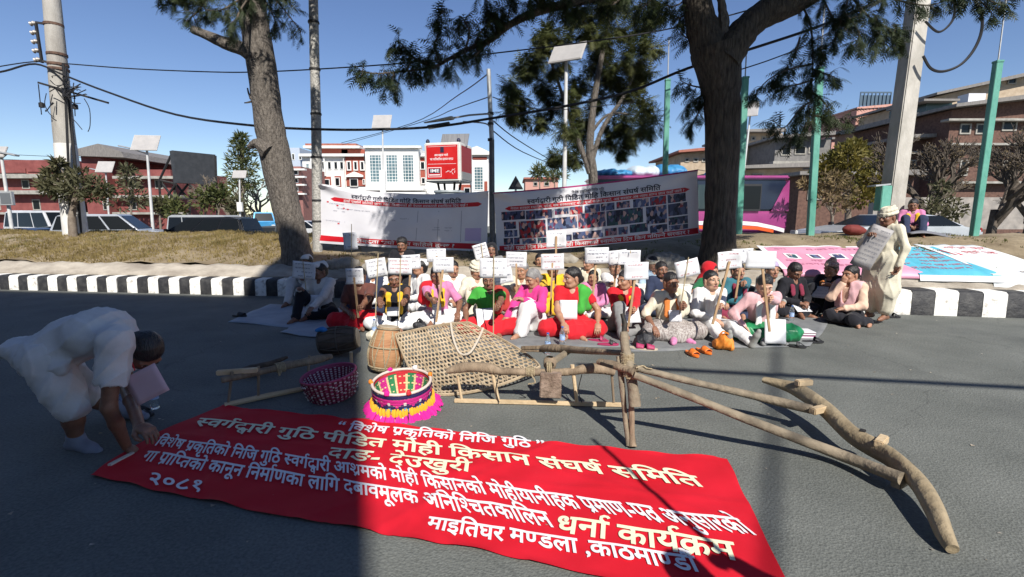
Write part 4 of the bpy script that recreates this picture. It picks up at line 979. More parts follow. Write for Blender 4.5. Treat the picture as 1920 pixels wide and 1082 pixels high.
# the driver, seen through the window: head and shoulders
b = SDF(); dp = P(1436, 384, Yb - .10); d = np.array(dp) * 0
# blue tarpaulins on the bus roof
M_TARP = mat('blue_tarpaulin', (.03, .17, .38), (.06, .28, .5), rough=.5, scale=3, bump=.6, bscale=9); M_TARPW = mat('pale_tarpaulin', (.5, .58, .64), rough=.5, scale=3)
for k, (pa, pb, hgt, m_) in enumerate(((1128, 1205, 14, M_TARP), (1198, 1262, 20, M_TARPW), (1255, 1318, 22, M_TARP), (1372, 1428, 20, M_TARP))):
    s = SDF(); xa, xb = P(pa, 0, Yb).x, P(pb, 0, Yb).x; z0 = zz(330); h = hgt * mpp(Yb); ln = xb - xa
    for j in range(5): s.ell((lerp(xa + .2, xb - .2, j / 4), Yb + 1, z0 + h * .4), (ln * .18, .8, h * (.5 + .12 * ((j * 7 + k) % 3))), k=.12)
    s.plane((0, 0, z0 + .01), (0, 0, -1)); V, Q = s.mesh(.05, .05, k, .6); tag(np_object('roof_bundle', [(V, Q, 0)], m_), ('blue tarpaulin bundle at the rear end of the bus roof', 'pale tarpaulin bundle in the middle of the bus roof', 'big blue tarpaulin bundle on the bus roof left of the tree trunk', 'blue tarpaulin bundle on the bus roof right of the tree trunk')[k], 'bundle')
# ---------------------------------------------------------------- trees
M_BARK = mat('grey_bark', (.06, .05, .042), (.20, .175, .15), rough=.95, scale=16, detail=10, bump=1, bscale=30, stretch=(1.6, 1.6, .5), bdist=.05, lo=.3, hi=.66)
M_BARKD = mat('dark_bark', (.03, .024, .02), (.11, .09, .068), rough=.95, scale=14, detail=10, bump=1, bscale=22, stretch=(1.8, 1.8, .3), bdist=.06)
M_LEAF = mat('fern_leaf_dark', (.018, .032, .012), (.045, .062, .022), rough=.6, scale=1.6, detail=3, two=.22, spec=.35)
M_LEAFO = mat('fern_leaf_olive', (.045, .062, .018), (.12, .125, .04), rough=.6, scale=1.2, detail=3, two=.22, spec=.35)
M_LEAFY = mat('leaf_yellow_green', (.08, .085, .015), (.22, .17, .03), rough=.6, scale=.9, detail=4, two=.3)
M_LEAFD = mat('leaf_dull_olive', (.05, .055, .022), (.13, .12, .06), rough=.7, scale=1.2, detail=4, two=.25)
M_LEAFB = mat('leaf_dry_brown', (.10, .075, .035), (.24, .17, .08), rough=.8, scale=1.4, detail=4, two=.25)
M_TWIG = mat('twig', (.065, .05, .038), (.13, .105, .08), rough=.9, scale=8)
M_TWIGG = mat('pale_twig', (.14, .11, .085), (.24, .2, .16), rough=.9, scale=8)
class Leaves:
    def __init__(s): s.v = []; s.n = 0
    def feather(s, p, d, L, rd, k=5, wid=.42, droop=.5):         # a fern-like leaf: rachis with paired narrow leaflets
        d = d.normalized(); side = d.cross(Vector((rd.uniform(-.4, .4), rd.uniform(-.4, .4), 1))); side = side.normalized() if side.length > .05 else Vector((1, 0, 0))
        q = Vector(p); st = L / k
        for i in range(k):
            d = (d + Vector((0, 0, -droop / k))).normalized(); q2 = q + d * st; w = L * wid * math.sin(math.pi * (i + .8) / (k + .8))
            for g in (-1, 1):
                tip = q + side * (g * w) + d * st * 1.5 + Vector((0, 0, -w * .35))
                s.v += [q, q2 * .6 + q * .4, tip]
            q = q2
        s.v += [q - d * st * .5 + side * L * .02, q - d * st * .5 - side * L * .02, q + d * st * .8]
    def blade(s, p, d, L, w, rd):                                   # a plain leaf: a folded lozenge
        d = d.normalized(); side = d.cross(Vector((rd.uniform(-1, 1), rd.uniform(-1, 1), .3))); side = side.normalized() if side.length > .05 else Vector((0, 1, 0))
        a = p + d * L * .45 + side * w / 2; b = p + d * L * .45 - side * w / 2; e = p + d * L
        s.v += [p, a, e, p, e, b]
    def build(s, name, m, parent):
        V = np.array([tuple(x) for x in s.v]); Mi = np.array(wm(parent).inverted()); V = V @ Mi[:3, :3].T + Mi[:3, 3]
        Q = np.arange(len(V)).reshape(-1, 3); o = np_object(name, [(V, Q, 0)], m, parent); o.data.shade_flat(); return o
def rvec(rd): 
    while True:
        v = Vector((rd.uniform(-1, 1), rd.uniform(-1, 1), rd.uniform(-1, 1)))
        if .1 < v.length < 1: return v.normalized()
def px_line(pts, Y=None):          # [(px, py[, Y])...]
    return [P(q[0], q[1], q[2] if len(q) > 2 else Y) for q in pts]
def smooth_line(pts, n=4):
    out = []; N = len(pts)
    for i in range(N - 1):
        p0, p1, p2, p3 = pts[max(0, i - 1)], pts[i], pts[i + 1], pts[min(N - 1, i + 2)]
        for k in range(n):
            t = k / n; out.append(.5 * ((2 * p1) + (p2 - p0) * t + (2 * p0 - 5 * p1 + 4 * p2 - p3) * t * t + (3 * p1 - p0 - 3 * p2 + p3) * t ** 3))
    out.append(pts[-1]); return out
def limb(b, pts, r0, r1, n=8, wob=0.0, sd=0, rr=None):
    p = smooth_line(pts, 4); N = len(p); rd = random.Random(sd)
    rs = [lerp(r0, r1, i / (N - 1)) * (1 + rd.uniform(-wob, wob)) for i in range(N)] if rr is None else [interp(i / (N - 1), [k / (len(rr) - 1) for k in range(len(rr))], rr) * (1 + rd.uniform(-wob, wob)) for i in range(N)]
    b.tube(p, rs, n); return p
def spray(L, B, pts, rd, r0=.02, n=40, ln=(.14, .24), spread=.28, droop=.7, sub=.0, sec=True, flen=None):
    """a leafy branch: twig tube B, side twigs and feathery leaves along it"""
    p = smooth_line(pts, 5); B.tube(p, [lerp(r0, r0 * .3, i / (len(p) - 1)) for i in range(len(p))], 5)
    for k in range(n):
        t = (k + rd.random()) / n; f = t * (len(p) - 1); i = min(int(f), len(p) - 2); q = p[i].lerp(p[i + 1], f - i); d = (p[i + 1] - p[i]).normalized()
        o = rvec(rd); o = (o - d * o.dot(d) * .6); o.normalize(); ts = rd.uniform(.3, 1) * spread
        tw = q + (o + d * .5 + Vector((0, 0, -.25))).normalized() * ts
        if sec: B.tube([q, q.lerp(tw, .5) + Vector((0, 0, .02)), tw], [r0 * .3, r0 * .22, r0 * .12], 4, cap=False)
        m = rd.randint(5, 8)
        for j in range(m):
            s_ = q.lerp(tw, (j + 1) / m); dd = (o * .6 + d * .5 + rvec(rd) * .9 + Vector((0, 0, -.45)))
            L.feather(s_, dd, rd.uniform(*ln), rd, droop=droop)
# --- the leaning tree at the left of the banner
rd = random.Random(21)
base = on_bank(560, 489); Yt = base.y
t = thing('tree', 'leaning grey tree trunk with a cut branch stub left of the white banner', 'tree', base)
b = MB(); k = mpp(Yt)
tp = [base + Vector((.0, 0, -.25))] + px_line([(557, 478), (549, 437), (537, 390), (526, 340), (512, 270), (503, 220), (493, 140), (480, 60), (470, -10), (460, -90), (455, -190), (452, -290), (450, -420)], Yt)
limb(b, tp, 0, 0, 20, .035, 3, rr=[32 * k, 28 * k, 25 * k, 24 * k, 25 * k, 26 * k, 25 * k, 24 * k, 23.5 * k, 22.5 * k, 21 * k, 18 * k, 14 * k, 10 * k, 6 * k])
trunk = b.build('trunk', M_BARK, t)
b = MB(); limb(b, px_line([(478, 108), (455, 92), (420, 80), (390, 67), (361, 55)], Yt - .12), 14 * k, 6.5 * k, 10, .06, 4); b.build('branch_stub', M_BARK, t)
b = MB(); limb(b, px_line([(505, 285), (490, 272), (478, 270), (466, 276)], Yt - .2), 16 * k, 4 * k, 8, .1, 5); b.build('knot', M_BARK, t)
b = MB(); limb(b, px_line([(490, 202), (478, 190), (470, 182)], Yt - .15), 6 * k, 3.5 * k, 6, .1, 6); limb(b, px_line([(472, 190), (465, 192), (458, 193)], Yt - .15), 2 * k, 1 * k, 5); limb(b, px_line([(470, 184), (466, 174), (464, 165)], Yt - .15), 2 * k, 1.2 * k, 5); b.build('broken_twig', M_BARK, t)
L_, B_ = Leaves(), MB()
for pts, n in (([(470, -60, Yt), (420, -35, Yt - .6), (360, -10, Yt - .9), (305, -4, Yt - 1)], 34), ([(468, -20, Yt), (440, 5, Yt - .7), (410, 20, Yt - .9), (385, 18, Yt - 1)], 26), ([(470, -10, Yt - .3), (450, 20, Yt - .8), (440, 48, Yt - .9), (432, 62, Yt - .9)], 24), ([(380, -15, Yt - .8), (345, -5, Yt - .8), (320, 5, Yt - .8)], 16), ([(400, -20, Yt - .9), (372, 20, Yt - .9), (355, 35, Yt - .9)], 16),
               ([(470, -60, Yt), (500, -20, Yt - .5), (530, 15, Yt - .6), (565, 60, Yt - .7)], 28), ([(490, -10, Yt), (510, 25, Yt - .4), (520, 50, Yt - .4)], 16), ([(500, -30, Yt), (530, -10, Yt + .4), (555, 20, Yt + .4)], 14)):
    spray(L_, B_, px_line(pts), rd, .022, int(n * .9), (.12, .20), .22)
# crown above the picture
for j in range(26):
    a = j * 2.4; r = rd.uniform(.3, 2.6); z0 = rd.uniform(6.9, 9.2); p0 = Vector((P(455, -150, Yt).x, Yt, z0 - .6)); p1 = p0 + Vector((math.cos(a) * r, math.sin(a) * r, .6)); 
    spray(L_, B_, [p0, p0.lerp(p1, .5) + Vector((0, 0, .25)), p1], rd, .03, 16, (.2, .34), .4)
crown = L_.build('crown', M_LEAF, t); B_.build('twigs', M_TWIG, t)
# --- the dark forked tree behind the right end of the banner
rd = random.Random(33)
base = on_bank(1345, 494); Yt = base.y
t = thing('tree', 'big dark forked tree trunk at the right end of the photo banner', 'tree', base); b = MB(); k = mpp(Yt)
limb(b, [base + Vector((0, 0, -.3))] + px_line([(1346, 480), (1348, 430), (1351, 380), (1354, 300), (1354, 200), (1349, 140), (1340, 90)], Yt), 0, 0, 22, .03, 7, rr=[40 * k, 35 * k, 30 * k, 27 * k, 28 * k, 29 * k, 31 * k, 38 * k, 42 * k]); b.build('trunk', M_BARKD, t)
b = MB(); limb(b, px_line([(1335, 110), (1322, 70), (1311, 30), (1303, -20), (1292, -90), (1270, -180), (1250, -300), (1230, -420)], Yt), 0, 0, 14, .05, 8, rr=[34 * k, 29 * k, 25 * k, 23 * k, 20 * k, 16 * k, 11 * k, 6 * k]); b.build('limb', M_BARKD, t)
b = MB(); limb(b, px_line([(1355, 115), (1382, 75), (1408, 45), (1440, 22), (1490, 2), (1540, -25), (1600, -70), (1680, -140), (1740, -240)], Yt - .1), 0, 0, 14, .05, 9, rr=[32 * k, 26 * k, 23 * k, 24 * k, 23 * k, 17 * k, 14 * k, 10 * k, 5 * k]); b.build('limb', M_BARKD, t)
b = MB(); limb(b, px_line([(1356, 75), (1357, 45), (1354, 15), (1351, -8)], Yt - .1), 11 * k, 6 * k, 8, .15, 10); b.build('dead_stub', M_BARK, t)
L_, B_ = Leaves(), MB(); Yb_ = 7.6
mainb = [(1292, -60, Yt), (1200, -22, 8.2), (1077, 4, 7.9), (1000, 25, Yb_), (950, 50, Yb_), (917, 77, Yb_), (873, 94, Yb_ - .1), (813, 127, Yb_ - .2), (763, 133, Yb_ - .2), (707, 138, Yb_ - .3), (672, 134, Yb_ - .3)]
b = MB(); limb(b, px_line(mainb[:8]), 9 * k, 2.5 * k, 8, .05, 11); b.build('branch', M_BARKD, t)
LN = (.12, .21)
SP = [(mainb[7:], 30), (mainb[5:8], 13), ([(813, 127, 7.4), (780, 112, 7.4), (748, 78, 7.4), (740, 85, 7.4)], 15), ([(826, 118, 7.4), (815, 85, 7.5), (828, 50, 7.5), (826, 18, 7.5)], 26), ([(873, 94, 7.5), (880, 60, 7.5), (868, 35, 7.5), (862, 30, 7.5)], 14), ([(890, 85, 7.5), (905, 55, 7.5), (925, 35, 7.5)], 15), ([(950, 50, 7.6), (955, 20, 7.6), (960, -8, 7.6)], 16), ([(940, 58, 7.6), (920, 30, 7.5), (938, 20, 7.5)], 14),
      ([(1000, 25, 7.6), (990, 5, 7.5), (1010, -15, 7.5)], 12), ([(1077, 4, 7.8), (1050, -12, 7.6), (1020, -6, 7.6)], 14), ([(917, 78, 7.6), (895, 100, 7.4), (880, 110, 7.4)], 8), ([(850, 105, 7.5), (850, 118, 7.4), (846, 130, 7.4)], 6), ([(763, 133, 7.3), (770, 110, 7.4), (760, 100, 7.4)], 10), ([(740, 135, 7.3), (735, 150, 7.3), (730, 165, 7.3)], 8), ([(1100, 0, 7.9), (1060, 15, 7.8), (1045, 20, 7.8)], 8), ([(900, -20, 7.4), (912, 0, 7.4), (915, 6, 7.4)], 5),
      ([(1180, -15, 8), (1150, 8, 8), (1130, 15, 8)], 14), ([(1240, -25, 8.2), (1215, 5, 8.2), (1200, 18, 8.2)], 16), ([(1120, -20, 8), (1090, 10, 7.9), (1076, 18, 7.9)], 12),
      # right of the trunk
      ([(1500, 0, 8.3), (1520, 50, 8.2), (1524, 110, 8.1), (1520, 180, 8.1), (1510, 230, 8.1)], 26), ([(1524, 120, 8.1), (1480, 130, 8), (1440, 150, 8), (1412, 182, 8)], 22), ([(1524, 150, 8.1), (1490, 160, 8.0), (1455, 165, 8)], 15), ([(1522, 190, 8.1), (1500, 205, 8), (1470, 240, 8), (1450, 225, 8)], 18), ([(1524, 130, 8.1), (1550, 140, 8), (1565, 145, 8)], 10), ([(1520, 170, 8.1), (1548, 195, 8), (1558, 215, 8)], 10), ([(1520, 215, 8.1), (1570, 225, 8), (1600, 222, 8)], 10), ([(1518, 220, 8.1), (1500, 255, 8), (1480, 262, 8)], 10), ([(1500, 70, 8.2), (1492, 100, 8.1), (1480, 130, 8.1)], 6),
      ([(1560, -40, 8.3), (1600, 0, 8), (1640, 40, 7.9), (1690, 62, 7.9)], 30), ([(1600, -30, 8), (1580, 30, 7.9), (1560, 80, 7.9), (1535, 90, 7.9)], 24), ([(1640, 30, 7.9), (1650, 60, 7.9), (1640, 90, 7.9)], 16), ([(1580, 20, 8), (1610, 60, 7.9), (1600, 90, 7.9)], 16), ([(1620, -20, 8), (1680, 0, 7.8), (1740, 10, 7.8), (1780, -2, 7.8)], 22), ([(1700, -60, 8), (1780, -25, 7.8), (1850, 0, 7.7), (1890, 12, 7.7)], 22), ([(1790, -30, 7.8), (1830, -5, 7.7), (1860, 25, 7.7)], 14), ([(1540, -10, 8.2), (1560, 30, 8), (1580, 50, 8)], 14), ([(1660, 50, 7.9), (1680, 75, 7.9), (1675, 90, 7.9)], 8),
      # left of the trunk, lower
      ([(1320, 175, 8.6), (1300, 190, 8.5), (1285, 200, 8.5)], 10), ([(1322, 190, 8.6), (1305, 220, 8.5), (1296, 240, 8.5)], 12), ([(1322, 165, 8.6), (1295, 160, 8.5), (1275, 150, 8.5)], 10), ([(1300, 15, 8.6), (1280, 30, 8.5), (1265, 38, 8.5)], 10), ([(1305, -20, 8.6), (1270, 10, 8.4), (1245, 8, 8.4)], 14), ([(1310, 70, 8.6), (1290, 72, 8.5), (1275, 60, 8.5)], 8)]
for pts, n in SP: spray(L_, B_, px_line(pts), rd, .018, max(4, int(n * 1.15)), LN, .2)
# the wide crown above the picture: it throws the dappled shade on the banners and the bank
CR = [Vector((rd.uniform(-3.6, 6.5), rd.uniform(6.5, 10.5), rd.uniform(6.2, 9.5))) for _ in range(40)] + [Vector((rd.uniform(-.4, 1.7), rd.uniform(3.6, 5.6), rd.uniform(6.2, 7.6))) for _ in range(26)] + [Vector((rd.uniform(4.2, 5.9), rd.uniform(2.4, 7.0), rd.uniform(6.3, 7.8))) for _ in range(40)] + [Vector((rd.uniform(1.7, 4.4), rd.uniform(3.2, 5.5), rd.uniform(6.3, 7.6))) for _ in range(6)]
for q in CR:
    hub = Vector((lerp(2.4, q.x, .82), lerp(Yt, q.y, .82), q.z - .3)); spray(L_, B_, [hub, hub.lerp(q, .5) + Vector((0, 0, .2)), q + Vector((0, 0, .2))], rd, .03, 16, (.34, .56), .5)
for a_, b_ in (((1.6, 8.5, 6.2), (-1.8, 5.6, 7.0)), ((1.9, 8.5, 6.5), (1.0, 5.0, 7.2)), ((4.2, 8.4, 5.9), (4.8, 5.5, 7.4))):
    limb(B_, [Vector(a_), Vector(a_).lerp(Vector(b_), .5) + Vector((0, 0, .4)), Vector(b_)], .1, .03, 6)
DC = [Vector((rd.uniform(-.5, 1.8), rd.uniform(3.5, 5.4), rd.uniform(6.4, 7.8))) for _ in range(34)] + [Vector((rd.uniform(4.3, 5.9), rd.uniform(2.6, 6.8), rd.uniform(6.5, 8.2))) for _ in range(52)] + [Vector((rd.uniform(1.8, 4.3), rd.uniform(3.4, 5.2), rd.uniform(6.4, 7.8))) for _ in range(5)]  # dense unseen leaf clumps added towards the sun to shade trunk and banners
for q in DC:
    for j in range(75): L_.blade(q + rvec(rd) * .42 * rd.random() ** .5, rvec(rd) + Vector((0, 0, -.3)), rd.uniform(.2, .34), .075, rd)
L_.build('crown', M_LEAF, t); B_.build('twigs', M_TWIG, t)
# --- the feathery tree behind the lamp with the solar panel
rd = random.Random(44); Yt = 15.5; base = Vector((P(1118, 400, Yt).x, Yt, zbank(P(1118, 400, Yt).x, 4.2) - .4))
t = thing('tree', 'tall feathery olive green tree standing behind the middle of the photo banner', 'tree', base); B_ = MB(); L_ = Leaves()
limb(B_, [base] + px_line([(1112, 330), (1106, 280), (1110, 220), (1120, 150), (1135, 70), (1150, -20)], Yt), .17, .05, 9, .05, 1); limb(B_, px_line([(1106, 325), (1090, 280), (1068, 220), (1045, 150), (1020, 80)], Yt), .10, .03, 7, .05, 2); limb(B_, px_line([(1110, 300), (1130, 240), (1170, 180), (1200, 110)], Yt), .09, .03, 7); limb(B_, px_line([(1108, 250), (1140, 215), (1190, 215)], Yt), .06, .02, 6)
B_.build('trunk', M_BARK, t); B_ = MB()
CL = [(1012, 85, 26), (1004, 120, 24), (1026, 60, 20), (985, 125, 18), (958, 160, 20), (975, 180, 20), (950, 205, 22), (975, 215, 26), (1008, 225, 28), (1030, 195, 26), (1020, 160, 24), (1045, 120, 26), (1058, 80, 22), (1100, 45, 34), (1075, 30, 22), (1130, 85, 36), (1150, 130, 40), (1115, 130, 36), (1120, 185, 44), (1165, 170, 40), (1185, 100, 30), (1200, 45, 30), (1230, 20, 26), (1160, 45, 34), (1195, 150, 34), (1205, 200, 30), (1165, 220, 42), (1140, 255, 30), (1180, 250, 28), (1215, 235, 22), (1095, 225, 32), (1075, 190, 28), (1060, 240, 22), (1222, 85, 22), (1130, 10, 34), (1170, -10, 34), (1080, 160, 22), (1055, 292, 14), (1075, 300, 14), (1040, 290, 12), (1160, 282, 16), (1120, 60, 26), (1205, 125, 26), (1085, 260, 16)]
for cx, cy, r in CL:
    dy = rd.uniform(-1.2, 1.2); c = P(cx, cy, Yt + dy); rr = r * mpp(Yt) * .72
    for j in range(int(3 + r * .17)):
        o = rvec(rd) * rr * rd.uniform(.35, 1.25); q = c + o; hub = c - Vector((0, 0, rr * .3)); spray(L_, B_, [hub, hub.lerp(q, .6), q], rd, .012, 5, (.2, .36), .26, droop=.3)
L_.build('crown', M_LEAFO, t); B_.build('twigs', M_TWIG, t)
# --- small spreading tree by the white painted pole
def leafy(label, base, trunk_pts, r0, clumps, Y, m, rd, nleaf=110, ln=(.1, .2), w=.05, bark=M_TWIGG, name='tree', branches=True, up=.3):
    t = thing(name, label, 'shrub' if name == 'shrub' else 'tree', base); B_ = MB(); L_ = Leaves()
    tp = [base] + px_line(trunk_pts, Y); limb(B_, tp, r0, r0 * .5, 9, .06, 3); top = tp[-1]
    for cx, cy, r in clumps:
        c = P(cx, cy, Y + rd.uniform(-.6, .6) * r * mpp(Y)); rr = r * mpp(Y)
        if branches: limb(B_, [tp[-2].lerp(top, rd.random()), top.lerp(c, .5) + Vector((0, 0, rr * .15)), c], r0 * .3, r0 * .08, 5)
        for j in range(int(nleaf)):
            o = rvec(rd) * rr * rd.random() ** .45; o.z *= .8; q = c + o; L_.blade(q, (o.normalized() + rvec(rd) * .8 + Vector((0, 0, up))), rd.uniform(*ln), w, rd)
    L_.build('crown', m, t); B_.build('trunk', bark, t); return t
rd = random.Random(55); q = on_bank(134, 440); q = Vector((P(134, 420, 13.0).x, 13.0, zbank(P(134, 420, 13.0).x, 13 - yk(-11.9)) - .1))
leafy('small spreading tree with thin pale trunk in front of the whitewashed pole', q, [(135, 410), (138, 385), (142, 368)], .11, [(100, 345, 20), (120, 335, 22), (140, 350, 26), (165, 348, 24), (185, 350, 18), (90, 352, 14), (150, 330, 16), (118, 362, 16), (175, 368, 16), (198, 358, 10), (95, 325, 8), (108, 306, 7)], 13.0, M_LEAFD, rd, 120, (.12, .24), .055)
leafy('thin young tree with sparse leaves in front of the red building', Vector(base_of(246, 38)), [(246, 400), (245, 350)], .09, [(245, 330, 16), (240, 350, 18), (252, 365, 16), (225, 378, 20), (262, 378, 16), (238, 318, 9)], 38, M_LEAFD, rd, 90, (.3, .55), .13)
leafy('dark pointed conifer left of the leaning trunk', Vector(base_of(455, 38)), [(455, 400), (454, 330), (452, 262)], .22, [(452, 258, 8), (450, 272, 13), (458, 285, 16), (446, 298, 18), (460, 312, 20), (445, 325, 20), (465, 335, 20), (452, 350, 22)], 38, M_LEAFO, rd, 170, (.3, .6), .1)
def bare(label, base, Y, r0, spread, hgt, rd, lv=0, m=None, depth=5, bark=M_TWIG, lean=0, tagname='tree', lens=.72, leafl=.09):
    t = thing(tagname, label, 'tree', base); B_ = MB(); L_ = Leaves()
    def grow(p, d, L, r, k):
        q = p + d * L; mid = p.lerp(q, .5) + rvec(rd) * L * .08; B_.tube([p, mid, q], [r, r * .85, r * .7], 6 if k > 2 else 4, cap=False)
        if k == 0 or (k < 3 and lv):
            for j in range(lv): L_.blade(p.lerp(q, rd.random()), rvec(rd) + d * .5, leafl * rd.uniform(.6, 1.3), leafl * .35, rd)
        if k == 0: return
        for j in range(3 if k > 1 else 4):
            e = (d + rvec(rd) * spread + Vector((0, 0, .12))).normalized(); grow(p.lerp(q, rd.uniform(.55, 1)), e, L * lens * rd.uniform(.8, 1.15), r * .62, k - 1)
    grow(base, Vector((lean, 0, 1)).normalized(), hgt, r0, depth)
    B_.build('trunk', bark, t)
    if lv: L_.build('crown', m, t)
    return t
bare('pale leafless tree behind the conifer', Vector(base_of(432, 41)), 41, .2, .75, 2.4, rd, 3, M_LEAFB, 5, M_TWIGG)
bare('pale leafless tree between the conifer and the leaning trunk', Vector(base_of(486, 42)), 42, .2, .75, 2.2, rd, 3, M_LEAFB, 5, M_TWIGG)
for cx, cy, r, lab in ((325, 388, 20, 'rounded green shrub under the video billboard near the lamp'), (385, 372, 24, 'rounded green shrub under the right edge of the video billboard'), (410, 365, 20, 'bright green shrub between the billboard and the small solar lamp'), (300, 385, 14, 'small dull shrub at the left foot of the billboard lattice'), (440, 385, 16, 'brownish shrub behind the pole with the small white box')):
    leafy(lab, Vector(base_of(cx, 37)), [(cx, 410), (cx, 398)], .1, [(cx - r * .5, cy, r * .7), (cx + r * .5, cy + 3, r * .7), (cx, cy - r * .4, r * .7), (cx, cy + r * .5, r * .8)], 37, M_LEAFD if r < 20 else M_LEAFO, rd, 100, (.25, .45), .16, name='shrub')
# right side trees behind the green posts
rd = random.Random(66); Y = 21
leafy('round yellow green tree between two green posts', Vector(base_of(1590, Y)), [(1590, 400), (1588, 370)], .16, [(1590, 290, 26), (1620, 300, 26), (1560, 305, 24), (1640, 325, 24), (1600, 325, 30), (1565, 335, 24), (1625, 350, 26), (1540, 320, 16), (1650, 350, 16), (1600, 275, 16), (1612, 370, 22)], Y, M_LEAFY, rd, 330, (.14, .26), .09)
leafy('dry pale brown bush in front of the yellow green tree', Vector(base_of(1560, 16.5)), [(1560, 420), (1558, 395)], .07, [(1545, 340, 20), (1570, 335, 18), (1560, 365, 22), (1540, 375, 16), (1585, 360, 18), (1528, 350, 12), (1575, 385, 16), (1510, 345, 10)], 16.5, M_LEAFB, rd, 120, (.12, .24), .06)
bare('dark bare branching tree between the concrete pole and the right green post', Vector(base_of(1735, 17)), 17, .2, .62, 1.75, rd, 1, M_LEAFB, 6, M_TWIG)
bare('dark bare tree with crooked branches at the right edge', Vector(base_of(1862, 17.5)), 17.5, .2, .66, 1.8, rd, 1, M_LEAFB, 6, M_TWIG)
bare('dark bare tree far behind at the extreme right', Vector(base_of(1925, 20)), 20, .2, .6, 2.0, rd, 1, M_LEAFB, 6, M_TWIG)
leafy('dark green bush under the bare tree beside the seated yellow scarf figure', Vector(base_of(1765, 15.5)), [(1765, 430), (1765, 410)], .06, [(1745, 385, 18), (1770, 375, 20), (1790, 392, 18), (1758, 400, 18), (1782, 405, 16), (1765, 350, 12)], 15.5, M_LEAFD, rd, 120, (.1, .2), .06, name='shrub')
for cx, Y_, lab in ((1012, 50, 'small far palm like tree above the banner right of the road sign'), (1040, 52, 'second far small tree right of the palm like tree')):
    leafy(lab, Vector(base_of(cx, Y_)), [(cx, 350), (cx - 2, 325)], .09, [(cx - 2, 318, 8), (cx + 4, 326, 8), (cx - 8, 326, 7)] if cx < 1030 else [(cx, 328, 9), (cx + 12, 330, 8), (cx - 8, 332, 7)], Y_, M_LEAFO, rd, 60, (.5, .9), .14)
# far tree belt along the horizon that closes the gap behind the buildings
rd = random.Random(77); L_ = Leaves()
for k in range(170):
    X = rd.uniform(-230, 230); c = Vector((X, 150 + rd.uniform(-12, 12), rd.uniform(.5, 3.4))); rr = rd.uniform(1.5, 3.4)
    for j in range(42): o = rvec(rd) * rr * rd.random() ** .4; L_.blade(c + o, rvec(rd) + Vector((0, 0, .4)), rd.uniform(.8, 1.8), .7, rd)
fb = thing('far_trees', None, None, (0, 150, 0)); o = L_.build('far_treeline', M_LEAFD, fb); o.parent = None; o.location = (0, 150, 0); bpy.data.objects.remove(fb); tag(o, 'low far belt of dull green trees on the horizon', None, None, 'stuff')
# ---------------------------------------------------------------- poles, lamps, posts, cables
M_CONC = mat('concrete_pole', (.30, .28, .25), (.46, .44, .40), rough=.85, scale=3, detail=8, bump=.4, bscale=30, stretch=(1, 1, .3))
M_LIME = mat('white_limewash', (.62, .60, .57), (.75, .74, .71), rough=.85, scale=4, detail=8)
M_GALV = mat('galvanised_steel', (.34, .35, .36), (.50, .51, .51), rough=.5, metal=.4, scale=5, detail=6)
M_RUST = mat('rusty_band', (.07, .04, .03), (.16, .09, .06), rough=.8, scale=12)
M_CABLE = mat('black_cable', (.012, .012, .014), rough=.6)
M_PORC = mat('porcelain', (.30, .27, .24), rough=.3)
M_TEAL = mat('green_post_paint', (.06, .25, .19), (.13, .37, .29), rough=.55, scale=4, detail=8, bump=.3, bscale=30, stretch=(1, 1, .4))
M_PANEL = mat('solar_panel_back', (.42, .40, .38), (.5, .48, .45), rough=.6, scale=2); M_CELL = mat('pale_solar_cells', (.36, .345, .33), (.42, .4, .38), rough=.35, scale=3)  # cells take the pale tone of panel backs and reflection, not dark cells
def pxz(px, py, Y): return P(px, py, Y)
# left power pole
Y = 13.4; bx_ = P(143, 437, Y); t = thing('power_pole', 'thick concrete power pole with whitewashed foot and insulator rack at the left', 'utility pole', (bx_.x, Y, zbank(bx_.x, Y - yk(bx_.x)) - .1)); k = mpp(Y)
b = MB(); b.tube(px_line([(144, 450), (142, 437), (119, 240), (97, 0), (85, -130)], Y), [18.5 * k, 18 * k, 15.5 * k, 12.5 * k, 11 * k], 20); b.build('shaft', M_CONC, t)
b = MB(); b.tube(px_line([(143.8, 448), (142, 437), (130, 340), (123.6, 280), (122, 270)], Y - .002), [19 * k, 18.6 * k, 17.2 * k, 16.6 * k, 16.2 * k], 20, cap=False); b.build('whitewash', M_LIME, t)
for py, px in ((47, 100.5), (103, 107), (122, 109), (131, 110), (300, 125), (312, 126)):
    b = MB(); r = lerp(12.8, 18.3, py / 437) * k; b.lathe([(r + .012, -.03), (r + .012, .03)], 20, o=P(px, py, Y)); b.build('band', M_RUST, t)
b = MB(); b.tube(px_line([(133, 440), (128, 300), (122, 160), (118, 120)], Y - .25), .028, 6); b.tube(px_line([(152, 440), (140, 300), (128, 180), (121, 125)], Y - .1), .035, 6); b.build('riser_cable', M_CABLE, t)
b = MB(); b.bar(P(67, 42, Y - .1), P(79, 118, Y - .1), .05, .05); b.bar(P(67, 42, Y - .1), P(100, 47, Y), .05, .05); b.bar(P(78, 114, Y - .1), P(108, 121, Y), .05, .05); b.build('rack', M_STEEL, t)
for i in range(5):
    q = P(62 + i * 2, 44 + i * 17, Y - .1); b = MB(); b.lathe([(.03, -.08), (.06, -.06), (.035, -.02), (.06, .02), (.035, .06), (.02, .09)], 12, o=(0, 0, 0), M=Matrix.Translation(q) @ Matrix.Rotation(R(80), 4, 'Y')); b.build('insulator', M_PORC, t, fix=True)
b = MB(); b.bar(P(72, 155, Y - .2), P(203, 193, Y - .2), .05, .05); b.build('cross_rod', M_STEEL, t)
rd = random.Random(9)
